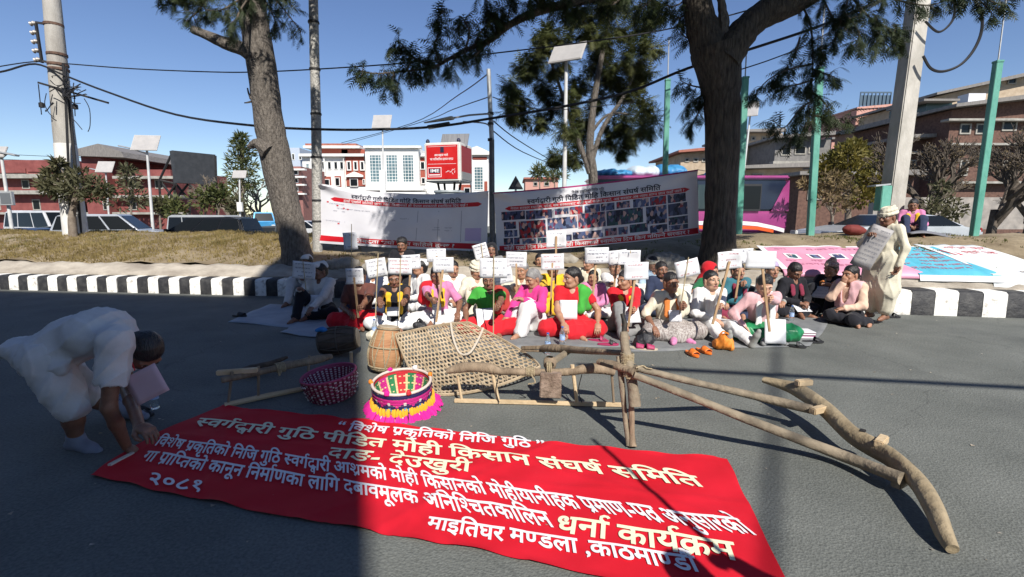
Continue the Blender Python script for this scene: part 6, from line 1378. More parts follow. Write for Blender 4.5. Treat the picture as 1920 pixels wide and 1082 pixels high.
def photo_mat(i, base, acc):
    m = bpy.data.materials.new('photo_print'); m.use_nodes = True; N = m.node_tree.nodes; L = m.node_tree.links; b = N['Principled BSDF']; b.inputs['Roughness'].default_value = .45
    tc = N.new('ShaderNodeTexCoord'); mp = N.new('ShaderNodeMapping'); mp.inputs['Location'].default_value = (i * 3.1, 0, i * 1.7); mp.inputs['Scale'].default_value = (1.35, .05, .75); L.new(tc.outputs['Object'], mp.inputs[0])
    v = N.new('ShaderNodeTexVoronoi'); v.inputs['Scale'].default_value = 17; L.new(mp.outputs[0], v.inputs[0])
    r = N.new('ShaderNodeValToRGB'); e = r.color_ramp.elements; e[0].position = 0; e[0].color = (*base, 1); e[1].position = 1; e[1].color = (.75, .7, .7, 1)
    for p, c in zip((.3, .45, .55, .68, .8), ((.012, .015, .035), acc, (.10, .12, .22), (.55, .36, .32), (.04, .05, .10))): x = e.new(p); x.color = (*c, 1)
    r.color_ramp.interpolation = 'CONSTANT'; sp = N.new('ShaderNodeSeparateColor'); L.new(v.outputs['Color'], sp.inputs[0]); L.new(sp.outputs[0], r.inputs[0]); L.new(r.outputs[0], b.inputs['Base Color']); return m
PM = [photo_mat(0, (.05, .06, .13), (.30, .04, .05)), photo_mat(1, (.08, .11, .24), (.40, .40, .48)), photo_mat(2, (.35, .02, .03), (.25, .03, .05)), photo_mat(3, (.10, .14, .25), (.16, .03, .08)), photo_mat(4, (.03, .08, .09), (.03, .10, .12)), photo_mat(5, (.35, .22, .25), (.42, .03, .05))]
PH = [(.035, .33, .16, .47, 0), (.165, .34, .30, .48, 0), (.315, .345, .385, .44, 3), (.39, .335, .455, .46, 2), (.465, .335, .54, .455, 1), (.545, .335, .61, .45, 1), (.62, .335, .685, .44, 5), (.70, .325, .775, .455, 1), (.78, .325, .855, .455, 2), (.862, .325, .945, .455, 0), (.045, .50, .11, .62, 0), (.125, .505, .265, .79, 2), (.275, .49, .425, .68, 3), (.43, .46, .565, .70, 5), (.57, .46, .745, .70, 4), (.76, .47, .855, .75, 1), (.862, .47, .95, .66, 0), (.045, .64, .115, .75, 1), (.04, .77, .09, .88, 0), (.095, .77, .125, .88, 0), (.14, .80, .21, .885, 3), (.22, .80, .27, .885, 4), (.335, .78, .395, .88, 0), (.40, .75, .55, .87, 1), (.56, .74, .62, .86, 5), (.625, .74, .67, .86, 3), (.68, .72, .765, .85, 4), (.775, .77, .855, .89, 1), (.862, .68, .95, .80, 4), (.862, .81, .95, .885, 1)]
for k, (u0, v0, u1, v1, i) in enumerate(PH): strip(S2, u0, v0, u1, v1, PM[i], t2, 'photo_print', .004, nu=6)
b = MB(); 
for pts in ([P(587, 455, Y1l), P(582, 458, Y1l + .1), P(594, 440, Y1l + .15)], [P(600, 344, Y1l), P(595, 343, Y1l + .1)], [P(916, 358, Y1r), P(921, 360, 9.9)], [P(913, 473, Y1r), P(923, 470, 9.9)]): b.tube(pts, .006, 5)
b.build('rope', mat('pale_rope', (.5, .48, .42), rough=.9), t)
b = MB()
for pts in ([P(926, 361, Y2l), P(921, 364, 9.9)], [P(932, 473, Y2l), P(923, 470, 9.9)], [P(1307, 318, Y2r), P(1330, 322, 8.75)], [P(1311, 439, Y2r), P(1335, 436, 8.75)]): b.tube(pts, .006, 5)
b.build('rope', mat('pale_rope', (.5, .48, .42)), t2)
# ---------------------------------------------------------------- banners laid over the low wall at the right
def wall_drape(px0, px1, z_low, d_up, seed, skew=(0, 0)):
    """sheet lying on the bank and falling over the wall front; u along, v from the upper edge down"""
    Xa, Xb = px0, px1
    def S(u, v, lift=0.0):
        X = lerp(Xa, Xb, u); d1, z1 = wall_top(X); w = .012 * math.sin(9 * u + 4 * v + seed) + .008 * math.sin(21 * u + seed)
        Lb = d_up; Lf = z1 - z_low; s_ = v * (Lb + Lf)
        if s_ < Lb: d = d1 + Lb - s_; z = zbank(X, d) + .035 + abs(w)
        else: d = d1 - .045 - .02 * (s_ - Lb) / Lf; z = z1 - (s_ - Lb) + .03
        X2 = X + (skew[0] * (1 - v) + skew[1] * v)
        n = Vector((0, -.6, .8)) if s_ < Lb else Vector((0, -1, .15)); return Vector((X2, yk(X) + d + (w * .6 if s_ >= Lb else 0), z)) + n * lift
    return S
def drape(label, S, m, mats_text, nu=70, nv=26):
    c = S(.5, .9); t = thing('ground_banner', label, 'banner', (c.x, c.y, .38)); b = MB(); b.grid(lambda u, v: S(u, v), nu, nv); b.build('sheet', m, t, solid=.004); return t
def xat(px, py): return on_bank(px, py).x
xw = lambda px, Y: (px - 960) / FPX * Y
S3 = wall_drape(xw(1462, 8.0), xw(1712, 7.75), .49, 1.15, 2, (.12, .0))
M_PK = mat('pink_vinyl', (.60, .25, .36), (.68, .31, .42), rough=.5, scale=2); t = drape('pink banner with small portrait prints lying over the low wall', S3, M_PK, None)
strip(S3, .0, .0, 1, .05, M_VWHT, t, 'edge_strip', .006); strip(S3, .0, .0, .045, .9, M_VWHT, t, 'edge_strip', .007, nu=3)
for k, (u, i) in enumerate(((.13, 4), (.31, 3), (.49, 0), (.66, 3), (.82, 5))): strip(S3, u, .36, u + .11, .55, M_VWHT, t, 'print_border', .008, nu=3); strip(S3, u + .02, .39, u + .09, .52, PM[i], t, 'portrait_print', .012, nu=3)
rd = random.Random(12)
for (u, v, w) in ((.12, .16, .7), (.1, .62, .8), (.15, .74, .5)):
    b = MB(); scribble(b, lambda x, y: S3(u + x * w, v + (.5 - y) * .09, .008), 1, rd); b.build('print_line', mat('pink_print', (.52, .18, .28), rough=.5), t, smooth=0)
S4 = wall_drape(xw(1690, 7.9), xw(1872, 7.45), .46, 1.2, 5, (-.12, .0))
t = drape('light blue banner with pale red lines lying right of the standing man', S4, mat('light_blue_vinyl', (.08, .38, .50), (.12, .46, .58), rough=.5, scale=2), None)
strip(S4, 0, .93, 1, 1.0, M_VWHT, t, 'edge_strip', .006); strip(S4, 0, 0, 1, .035, M_VWHT, t, 'edge_strip', .006)
for k in range(7):
    b = MB(); scribble(b, lambda x, y: S4(.05 + x * (.72 + .05 * (k % 3)), .13 + k * .11 + (.5 - y) * .085, .008), 1, rd); b.build('print_line', mat('pale_red_print', (.45, .16, .22), rough=.5), t, smooth=0)
S5 = wall_drape(xw(1826, 7.7), xw(2010, 7.2), .34, 1.3, 7, (-.2, .0))
t = drape('white banner with red triangle and lettering over the wall at the right edge', S5, mat('white_ground_vinyl', (.66, .68, .68), (.72, .74, .73), rough=.5, scale=2), None)
b = MB(); f = lambda u, v: S5(u, v, .008)
b.quad(f(.12, .18), f(.30, .30), f(.30, .37), f(.17, .37)); b.build('red_triangle', M_VRED, t, smooth=0)
b = MB(); b.quad(S5(.17, .22, .011), S5(.205, .25, .011), S5(.205, .30, .011), S5(.18, .30, .011)); b.build('white_mark', M_VWHT, t, smooth=0)
for (u, v, w, h) in ((.36, .12, .6, .1), (.42, .28, .5, .14), (.4, .80, .22, .07)):
    b = MB(); scribble(b, lambda x, y: S5(u + x * w, v + (.5 - y) * h, .008), 1, rd); b.build('print_line', M_VRED if v < .5 else M_VGREY, t, smooth=0)
# ---------------------------------------------------------------- farm tools and baskets on the road
M_WOOD = mat('weathered_wood', (.15, .108, .07), (.30, .225, .15), rough=.85, scale=5, detail=8, bump=.7, bscale=18, stretch=(2.5, 2.5, .5))
M_WOODG = mat('greyish_old_wood', (.135, .11, .078), (.29, .235, .165), rough=.9, scale=6, detail=9, bump=.8, bscale=20, stretch=(1, 1, 1))
M_WOODL = mat('fresh_pale_wood', (.46, .34, .20), (.60, .46, .29), rough=.7, scale=6, detail=6, bump=.3, bscale=30)
M_MUD = mat('mud_caked_wood', (.15, .105, .075), (.30, .22, .17), rough=.95, scale=16, detail=8, bump=1, bscale=30)
M_ROPE = mat('jute_rope', (.28, .22, .13), (.42, .34, .22), rough=.95, scale=60, bump=.6, bscale=120)
M_BAMB = mat('woven_bamboo', (.29, .215, .13), (.46, .36, .24), rough=.75, scale=9, detail=6, bump=.3, bscale=60)
M_IRON = mat('old_iron', (.03, .028, .026), (.08, .065, .05), rough=.7, metal=.5, scale=12)
def timber(pts, rr, sd, m, parent, name, flat=None, n=14, wob=.06, twist=0):
    """a hand hewn timber along pts with radii rr (number or (a, b)); its surface is a little uneven"""
    p = smooth_line([Vector(q) for q in pts], 6); N = len(p); rd = random.Random(sd); xs = [k / (len(rr) - 1) for k in range(len(rr))]
    tup = [r if isinstance(r, tuple) else (r, r) for r in rr]; rs = []
    for i in range(N):
        t_ = i / (N - 1); j = 1 + wob * (math.sin(9 * t_ + sd) + .6 * math.sin(23 * t_ + 2 * sd)); rs.append((interp(t_, xs, [q[0] for q in tup]) * j, interp(t_, xs, [q[1] for q in tup]) * (1 + wob * (math.sin(11 * t_ + sd * 3) + .6 * math.sin(19 * t_)))))
    b = MB(); b.tube(p, rs, n, flat=flat); return b.build(name, m, parent, smooth=50)
def wrap(b, c, axis, r, turns, w, rd=None):
    axis = Vector(axis).normalized(); u = axis.orthogonal().normalized(); v = axis.cross(u); pts = []
    for i in range(int(turns * 12) + 1): a = i / 12 * 2 * math.pi; pts.append(Vector(c) + axis * ((i / 12 / turns - .5) * w) + u * math.cos(a) * r + v * math.sin(a) * r)
    b.tube(pts, .006, 5)
# --- wooden yoke frame in the sun
t = thing('ox_yoke', 'wooden ox yoke frame with pale pegs and a hanging mud caked block', 'yoke', (.2, 3.8, 0))
Ya = 3.80; ra, rb_ = G(852, 751, .02), G(1168, 759, .02)
def yk_pt(px, py): f = (px - 852) / (1168 - 852); Y = lerp(ra.y, rb_.y, f); return P(px, py, Y)
b = MB(); b.bar(ra, rb_, .028, .032); b.build('lower_rail', M_WOODL, t, bevel=.004)
timber([yk_pt(838, 696), yk_pt(862, 690), yk_pt(890, 688), yk_pt(920, 691), yk_pt(940, 696), yk_pt(1012, 698), yk_pt(1050, 698), yk_pt(1076, 696), yk_pt(1095, 692), yk_pt(1125, 691), yk_pt(1152, 698)], [(.02, .03), (.042, .04), (.046, .042), (.042, .04), (.028, .032), (.028, .03), (.028, .03), (.03, .034), (.042, .04), (.046, .042), (.03, .032)], 3, M_WOOD, t, 'yoke_beam', flat=(0, 0, 1))
for (a, c, r, m_) in (((858, 705), (866, 751), .012, M_WOODL), ((920, 684), (935, 754), .016, M_WOODL), ((1073, 684), (1082, 756), .016, M_WOODL), ((1147, 700), (1151, 757), .011, M_WOOD)):
    b = MB(); b.tube([yk_pt(*a), yk_pt(*c)], [r, r * .9], 8); b.build('peg', m_, t)
b = MB(); q0, q1 = yk_pt(1012, 694), yk_pt(1051, 740); b.box((q0 + q1) / 2 + Vector((0, -.055, 0)), (abs(q1.x - q0.x), .075, abs(q0.z - q1.z)), R(-6)); bl = b.build('hanging_block', M_MUD, t, bevel=.008)
b = MB(); wrap(b, yk_pt(995, 697), rb_ - ra, .036, 6, .07); wrap(b, yk_pt(1030, 690), rb_ - ra, .05, 3, .04); b.tube(smooth_line([yk_pt(996, 700) + Vector((0, -.04, 0)), yk_pt(1003, 712) + Vector((0, -.06, 0)), yk_pt(990, 716) + Vector((0, -.05, 0))], 4), .006, 5); b.build('rope_lashing', M_ROPE, t)
for x in (924, 1078):
    b = MB(); b.tube(smooth_line([yk_pt(x + 12, 700) + Vector((0, -.03, 0)), yk_pt(x + 6, 730) + Vector((0, -.02, 0)), yk_pt(x + 12, 752) + Vector((0, -.03, 0))], 5), .004, 5); b.build('cord', M_CABLE, t)
b = MB(); b.bar(yk_pt(1118, 757.2) + Vector((0, -.001, 0)), yk_pt(1136, 757.8) + Vector((0, -.001, 0)), .031, .035); b.build('post_shadow_band', M_IRON, t, bevel=.003)  # dark sleeve on the rail, standing for the plough post's shadow across it
# --- wooden plough with its post
base = G(1188, 841); Yp = base.y
t = thing('wooden_plough', 'tall wooden plough post lashed with rope, its long beam running back to the left', 'plough', base)
pp = lambda px, py, Y: P(px, py, Y)
timber([pp(1166, 588, 3.22), pp(1171, 606, 3.2), pp(1170, 626, 3.18)], [.012, .018, .02], 5, M_IRON, t, 'handle')
timber([pp(1170, 622, 3.16), pp(1172, 650, 3.13), pp(1180, 690, 3.08), pp(1186, 725, 3.03), pp(1191, 763, 2.98)], [(.026, .03), (.03, .034), (.036, .036), (.036, .036), (.038, .034)], 6, M_WOODG, t, 'post', flat=(1, 0, 0))
timber([pp(1184, 735, 3.05), pp(1184, 770, 3.02), pp(1185, 815, 2.99), base + Vector((-.005, 0, .012))], [.018, .02, .018, .028], 7, M_WOOD, t, 'leg')
timber([pp(1160, 668, 3.14), pp(1166, 720, 3.08), pp(1172, 780, 3.04), G(1178, 836, .012)], [.018, .02, .017, .014], 8, M_WOODG, t, 'brace')
timber([pp(1124, 678, 3.25), pp(1150, 684, 3.14), pp(1190, 698, 3.0)], [(.022, .03), (.026, .034), (.024, .032)], 9, M_WOOD, t, 'cross_piece', flat=(0, 0, 1))
b = MB(); wrap(b, pp(1176, 672, 3.11), (0, -.1, -1), .042, 7, .07); wrap(b, pp(1182, 700, 3.06), (0, -.1, -1), .045, 5, .05); b.tube(smooth_line([pp(1192, 690, 3), pp(1205, 686, 3.02), pp(1212, 690, 3.02), pp(1222, 692, 3.04)], 4), .006, 5); b.build('rope_lashing', M_ROPE, t)
timber([pp(1170, 662, 3.2), pp(1120, 659, 3.5), pp(1065, 655, 3.95), pp(1040, 653, 4.1), pp(1019, 653, 4.25)], [(.02, .022), (.024, .026), (.032, .034), (.04, .04), (.034, .036)], 10, M_WOOD, t, 'beam', flat=(0, 0, 1))
b = MB(); b.bar(pp(1019, 651, 4.25), pp(978, 652, 4.4), .03, .03); b.bar(pp(1019, 658, 4.25), pp(978, 657, 4.4), .03, .02); b.build('beam_fork', M_WOOD, t, bevel=.004)
b = MB(); b.bar(pp(1066, 658, 3.96), pp(1031, 683, 3.78), .05, .035); b.build('stay', M_WOODG, t, bevel=.006)
b = MB(); V, Q = rock(pp(1030, 681, 3.76), (.04, .04, .04), 61); np_object('knob', [(V - np.array(base), Q, 0)], M_WOOD, t)
b = MB(); b.bar(pp(1128, 681, 3.2), pp(1152, 688, 3.1), .036, .022); b.build('iron_strap', M_IRON, t, bevel=.003)
# --- levelling harrow: the curved log with two long poles
t = thing('levelling_harrow', 'long curved log with two slanting poles lying on the road at the right', 'harrow', (2.2, 3, 0))
lg = [G(1432, 712, .20), G(1470, 722, .20), G(1499, 733, .20), G(1546, 766, .17), G(1594, 812, .14), G(1632, 836, .13), G(1670, 858, .13), G(1702, 884, .12), G(1730, 916, .10), G(1753, 958, .08), G(1770, 1000, .055), G(1786, 1030, .035)]
timber(lg, [(0.025, 0.038), (0.038, 0.050), (0.052, 0.055), (0.054, 0.052), (0.052, 0.049), (0.063, 0.046), (0.066, 0.042), (0.055, 0.042), (0.050, 0.044), (0.047, 0.040), (0.039, 0.035), (0.025, 0.025)], 12, mat('worn_yellow_wood', (.19, .145, .085), (.36, .285, .18), rough=.85, scale=4, detail=9, bump=.9, bscale=16), t, 'log', flat=(0, 0, 1), n=18, wob=.07)
timber([pp(1192, 690, 3.02), pp(1290, 714, 3.2), pp(1400, 739, 3.4), lg[3] + Vector((-.10, -.02, .0))], [(.02, .024), (.025, .029), (.029, .031), (.033, .033)], 13, M_WOODG, t, 'pole', flat=(0, 0, 1))
timber([pp(1188, 703, 2.98), pp(1290, 742, 2.94), pp(1400, 786, 2.88), pp(1560, 847, 2.76), G(1692, 898, .10)], [(.022, .025), (.026, .029), (.029, .031), (.032, .034), (.038, .038)], 14, M_WOODG, t, 'pole', flat=(0, 0, 1))
for (c, a) in ((lg[3] + Vector((-.09, -.07, .02)), .4), (G(1690, 903, .06), .5), (lg[2] + Vector((.02, -.01, .07)), .2), (lg[5] + Vector((.03, -.04, .05)), .7)):
    b = MB(); b.box(c, (.13, .05, .045), a); b.build('peg', M_WOODL if c.z > .1 else M_WOODG, t, bevel=.006)
for (i, f) in ((4, .5), (5, .2)):
    b = MB(); c = lg[i].lerp(lg[i + 1], f) + Vector((.01, 0, .055)); b.box(c, (.05, .03, .012), .8); b.build('mortise', M_IRON, t, bevel=.002)
# --- second yoke lying in the shade
t = thing('ox_yoke', 'dark wooden yoke frame lying in the shade beside the dark red basket', 'yoke', (-1.8, 4, 0))
la, lc = G(421, 760, .018), G(578, 727, .018)
b = MB(); b.tube([la, la.lerp(lc, .5) + Vector((0, 0, .004)), lc], [.022, .024, .02], 8); b.build('lower_rail', M_WOODL, t)
ua, uc = P(415, 713, la.y), P(622, 668, 4.22)
ub = lambda f: ua.lerp(uc, f)
timber([ua, ub(.3), ub(.55), ub(.74), ub(.88), ub(1)], [(.022, .03), (.03, .034), (.03, .03), (.034, .036), (.038, .044), (.022, .03)], 15, M_WOOD, t, 'yoke_beam', flat=(0, 0, 1))
b = MB(); b.box(ub(.12) + Vector((0, .02, .04)), (.3, .04, .04), .25); b.build('beam_pad', M_WOODL, t, bevel=.006)
for f, g_ in ((.09, .04), (.31, .38), (.78, .98)):
    b = MB(); b.tube([ub(f) + Vector((0, 0, .05)), la.lerp(lc, g_)], [.012, .011], 8); b.build('peg', M_WOOD, t)
b = MB(); wrap(b, ub(.5), uc - ua, .04, 6, .07); b.tube(smooth_line([ub(.5) + Vector((0, -.03, 0)), ub(.51) + Vector((0, -.05, -.06)), ub(.53) + Vector((0, -.04, -.02))], 4), .007, 5); b.build('rope_lashing', M_ROPE, t)
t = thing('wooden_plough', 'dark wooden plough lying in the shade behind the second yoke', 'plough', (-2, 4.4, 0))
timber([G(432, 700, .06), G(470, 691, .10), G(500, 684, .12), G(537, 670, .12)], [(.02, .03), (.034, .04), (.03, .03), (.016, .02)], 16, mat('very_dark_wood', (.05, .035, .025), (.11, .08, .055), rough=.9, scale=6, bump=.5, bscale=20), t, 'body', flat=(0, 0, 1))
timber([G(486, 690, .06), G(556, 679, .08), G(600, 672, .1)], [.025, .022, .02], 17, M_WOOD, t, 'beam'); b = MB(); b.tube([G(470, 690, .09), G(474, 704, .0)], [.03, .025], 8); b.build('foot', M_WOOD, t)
b = MB(); b.tube([P(658, 660, 4.5), G(660, 693, .01)], [.016, .018], 8); b.build('peg', M_WOODL, t)
# --- drums
def drum(label, base, axis, L, prof, mats_, cords, sd):
    t = thing('drum', label, 'drum', base); ax = Vector(axis).normalized(); u = ax.orthogonal().normalized(); M4 = Matrix((u, ax.cross(u), ax)).transposed().to_4x4()
    if M4.determinant() < 0: M4 = Matrix((ax.cross(u), u, ax)).transposed().to_4x4()
    pr = [(r, z * L) for r, z in prof]; b = MB(); b.lathe(pr, 28, o=base, M=M4); b.build('shell', mats_[0], t, fix=True)
    n = 9; b = MB(); z0, z1 = .08, .92
    def sp(a, f): r = interp(f, [q[1] for q in prof], [q[0] for q in prof]) + .006; return Vector(base) + (M4 @ Vector((r * math.cos(a), r * math.sin(a), f * L)))
    for k in range(n):
        a = 2 * math.pi * k / n; h = math.pi / n
        b.tube([sp(a + h * f, lerp(z0, z1, f)) for f in [i / 8 for i in range(9)]], .006, 5); b.tube([sp(a + h * 2 - h * f, lerp(z0, z1, f)) for f in [i / 8 for i in range(9)]], .006, 5)
    b.build('lacing', mats_[1], t)
    b = MB()
    for f in cords: b.tube([sp(2 * math.pi * i / 28, f) for i in range(28)], .008, 5, closed=True)
    b.build('rope_hoop', mats_[1], t)
    if len(mats_) > 2:
        fz = .985; b = MB(); r = prof[-1][0]; b.lathe([(r + .004, fz * L), (r + .004, L + .004), (r * .6, L + .006), (.001, L + .006)], 28, o=base, M=M4, cap=False); b.build('drum_skin', mats_[2], t, fix=True)
    return t
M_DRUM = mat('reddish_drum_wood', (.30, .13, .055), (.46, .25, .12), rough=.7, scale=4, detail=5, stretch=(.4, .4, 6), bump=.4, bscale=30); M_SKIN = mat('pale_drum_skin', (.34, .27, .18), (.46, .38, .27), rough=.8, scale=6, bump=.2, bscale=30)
d0 = G(716, 702); d0.z = .012
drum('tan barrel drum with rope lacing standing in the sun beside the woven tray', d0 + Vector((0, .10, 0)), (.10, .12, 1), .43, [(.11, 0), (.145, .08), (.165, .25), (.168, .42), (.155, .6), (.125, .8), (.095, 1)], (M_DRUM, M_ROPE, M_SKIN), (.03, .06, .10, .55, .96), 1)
bq = MB(); bq.lathe([(.153, .0), (.128, .19), (.1, .2)], 6) ; 
d1 = G(585, 674); d1 = Vector((d1.x + .02, d1.y + .14, .145))
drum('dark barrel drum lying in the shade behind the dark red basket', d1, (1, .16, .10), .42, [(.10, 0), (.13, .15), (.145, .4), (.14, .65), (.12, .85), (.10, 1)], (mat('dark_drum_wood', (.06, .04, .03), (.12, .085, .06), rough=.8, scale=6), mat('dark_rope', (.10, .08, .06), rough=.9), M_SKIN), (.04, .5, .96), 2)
b = SDF(); [b.ell(np.array(d1) + V3(.02 + k * .03, -.02, .145 + .012 * (k % 2)), (.035, .04, .022), k=.02) for k in range(3)]; V, Q = b.mesh(.008, .006, 4, 2); tag(np_object('cloth_scrap', [(V, Q, 0)], mat('bright_blue_cloth', (.02, .16, .42), rough=.8)), 'crumpled bright blue cloth scrap on the dark drum in the shade', 'cloth')
# --- big open weave bamboo tray
t = thing('bamboo_tray', 'large open weave bamboo carrying tray leaning behind the bright basket', 'basket', (-.3, 4.2, 0))
CP = [[Vector((-1.12, 4.50, .37)), Vector((-.86, 4.58, .42)), P(838, 606, 4.72), P(880, 606, 4.72)],
      [Vector((-1.02, 4.34, .20)), Vector((-.78, 4.50, .20)), Vector((-.46, 4.66, .24)), P(950, 640, 4.66)],
      [Vector((-.88, 4.12, .06)), Vector((-.62, 4.22, .035)), Vector((-.26, 4.38, .06)), P(1000, 668, 4.48)],
      [G(800, 738, .012), G(850, 748, .008), Vector((-.05, 4.0, .02)), P(1012, 688, 4.25)]]
def bez(u, v):
    B3 = lambda t_: ((1 - t_) ** 3, 3 * t_ * (1 - t_) ** 2, 3 * t_ * t_ * (1 - t_), t_ ** 3); p = Vector((0, 0, 0)); bu, bv = B3(u), B3(v)
    for i in range(4):
        for j in range(4): p += CP[i][j] * (bu[i] * bv[j])
    return p
b = MB(); NX, NY = 27, 17
rd = random.Random(2)
for j in range(NY):
    for i in range(NX):
        cu = (i + (.5 if j % 2 else 0) + .25) / (NX + .5); cv = (j + .5) / NY; su, sv = .5 / (NX + .5), .667 / NY
        ou, inn = [], []
        for k in range(6):
            a = math.pi / 6 + k * math.pi / 3; du, dv = su * 1.155 * math.cos(a), sv * math.sin(a)
            c2 = lambda f: (min(1, max(0, cv + dv * f)), min(1, max(0, cu + du * f)))
            ou.append(bez(*c2(1.0))); inn.append(bez(*c2(.66 + rd.uniform(-.05, .05))))
        b.add(ou + inn, [(k, (k + 1) % 6, 6 + (k + 1) % 6, 6 + k) for k in range(6)])
b.build('weave', M_BAMB, t, smooth=0, solid=.007)
b = MB()
for side in range(4):
    L0 = [bez(*(((i / 20, 0), (1, i / 20), (1 - i / 20, 1), (0, 1 - i / 20))[side])) for i in range(21)]; b.tube(L0, .011, 6); b.tube([q + Vector((0, -.006, .012)) for q in L0], .007, 5)
b.build('rim', M_BAMB, t)
b = MB()
for vv in (.18, .36, .54, .72, .88): b.tube([bez(i / 16, vv) + Vector((0, -.008, .004)) for i in range(17)], .007, 5)
b.build('rib', M_BAMB, t)
b = MB(); b.tube(smooth_line([P(845, 606, 4.66), P(850, 635, 4.55), P(862, 662, 4.45), P(880, 662, 4.42), P(895, 640, 4.5), P(906, 615, 4.6)], 5), .011, 6); b.build('carrying_cord', mat('pale_cord', (.5, .44, .36), rough=.9), t)
# --- bright tasselled basket
def basket(label, c, r, h, tilt, roll, kind):
    t = thing('basket', label, 'basket', c); Mt = Matrix.Translation(c) @ Matrix.Rotation(roll, 4, 'Y') @ Matrix.Rotation(tilt, 4, 'X')
    tp = lambda r_, a, z: Mt @ Vector((r_ * math.cos(a), r_ * math.sin(a), z)); n = 72
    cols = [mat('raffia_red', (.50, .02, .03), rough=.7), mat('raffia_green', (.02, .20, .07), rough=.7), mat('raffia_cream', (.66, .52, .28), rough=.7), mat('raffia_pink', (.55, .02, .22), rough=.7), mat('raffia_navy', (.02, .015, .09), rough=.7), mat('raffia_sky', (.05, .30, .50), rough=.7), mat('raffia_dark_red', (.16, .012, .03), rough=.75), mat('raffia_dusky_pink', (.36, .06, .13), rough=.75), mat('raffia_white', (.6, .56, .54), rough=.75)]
    ri = (lambda f: r * (.97 - .35 * f ** 1.4)); K = 22; b = MB(); rows = []
    for j in range(K + 1):
        f = j / K; rr = ri(f) if f < .8 else ri(.8) * (1 - (f - .8) / .2) + .001; z = h * (.97 - .80 * min(1, f / .8)); rows.append((rr, z))
    for j in range(K):
        for i in range(n):
            a0, a1 = 2 * math.pi * i / n, 2 * math.pi * (i + 1) / n; (r0, z0), (r1, z1) = rows[j], rows[j + 1]; bump_ = .003 * (j % 2)
            if kind == 'bright': s_ = (i * 16 // n) % 4; e = (i * 16 % n) < 16 * .9 or (i * 16 % n) > n * .8; mi = (0, 1, 3, 1)[s_]; mi = 2 if (i % 9 in (0, 5)) and j > 2 else (2 if j % 5 == 4 and i % 2 else mi); mi = 0 if j <= 1 else mi
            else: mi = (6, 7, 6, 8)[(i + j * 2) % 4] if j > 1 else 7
            b.quad(tp(r0 - bump_, a0, z0), tp(r0 - bump_, a1, z0), tp(r1 - bump_, a1, z1), tp(r1 - bump_, a0, z1), mi)
    b.build('lining', cols, t, smooth=0)
    b = MB(); K = 18; ro = lambda f: r * (1.0 - (.02 if kind == 'bright' else .20) * f ** 1.5) + .004
    for j in range(K):
        f0, f1 = j / K, (j + 1) / K
        for i in range(n):
            a0, a1 = 2 * math.pi * i / n, 2 * math.pi * (i + 1) / n; bp_ = .004 * (j % 2)
            if kind == 'bright':
                ph = abs((i % 6) - 3); mi = 4 if j < 3 else (3 if j < 5 + ph else (4 if j < 8 + ph else (5 if j < 10 + ph else 4)))
                if j in (5, 6) and i % 6 == 3: mi = 8
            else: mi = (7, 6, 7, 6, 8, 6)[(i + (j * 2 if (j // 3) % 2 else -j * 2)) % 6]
            b.quad(tp(ro(f0) + bp_, a0, h * (1 - f0)), tp(ro(f1) + bp_, a0, h * (1 - f1)), tp(ro(f1) + bp_, a1, h * (1 - f1)), tp(ro(f0) + bp_, a1, h * (1 - f0)), mi)
    b.build('side', cols, t, smooth=0)
    b = MB(); b.tube([tp(r * .99, 2 * math.pi * i / 40, h) for i in range(40)], .011 if kind == 'bright' else .009, 8, closed=True); b.build('rim', mat('raffia_rim', (.60, .50, .44), rough=.7) if kind == 'bright' else cols[7], t)
    rd = random.Random(7)
    if kind == 'bright':
        my, mp_, mw = mat('yellow_tassel', (.78, .38, .02), rough=.8), mat('magenta_tassel', (.62, .01, .25), rough=.8), mat('white_tassel', (.7, .68, .7), rough=.8)
        for (nm, m_, zz_, rr, cnt, ln, q_) in (('yellow_tassels', my, .50, 1.03, 70, .055, .013), ('magenta_tassels', mp_, .30, 1.05, 84, .09, .016), ('white_tassels', mw, .26, 1.10, 26, .05, .008)):
            b = MB()
            for i in range(cnt):
                a = 2 * math.pi * (i + rd.random() * .6) / cnt; z0 = h * (zz_ + rd.uniform(-.03, .03)); o1 = rd.uniform(.02, .05) * (1.5 if nm[0] == 'm' else .35); b.tube([tp(r * rr, a, z0), tp(r * rr + o1 * .6, a, z0 - ln * .4), tp(r * rr + o1, a + rd.uniform(-.03, .03), max(.012, z0 - ln))], [q_ * .5, q_, q_ * .8], 5)
            b.build('tassels', m_, t)
        for a, m_ in ((2.2, mp_), (4.45, mp_), (5.15, cols[0]), (3.3, mat('orange_pompom', (.75, .22, .02), rough=.8)), (.4, mat('orange_pompom', (.75, .22, .02))), (1.3, mw)):
            b = SDF(); q = tp(r * 1.02, a, h + .012)
            for k in range(6): b.ell(np.array(q) - np.array(c) + np.array(rvec(rd)) * .009, (.015, .015, .015), k=.003)
            V, Q = b.mesh(.005); np_object('pompom', [(V, Q, 0)], m_, t)
    else:
        b = MB()
        for i in range(70):
            a = rd.uniform(0, 6.28); z = rd.uniform(.1, .85) * h; q = tp(r * interp(z / h, [0, 1], [.83, 1.02]), a, z); e = tp(r * interp(z / h, [0, 1], [.86, 1.05]), a + rd.uniform(.04, .1), z + rd.uniform(-.02, .02)); b.tube([q, q.lerp(e, .5) + (q - Vector(c)).normalized() * .01, e], .006, 4)
        b.build('woven_tufts', cols[8], t)
    return t
c = G(755, 772); basket('bright round basket with green red striped lining and pink tassels', Vector((P(755, 720, 3.62).x, 3.62, 0)), .225, .235, R(7), 0, 'bright')
basket('dark red and white woven round basket tilted in the shade', Vector((P(624, 720, 3.86).x, 3.86, .012)), .222, .20, R(4), R(-7), 'dark')
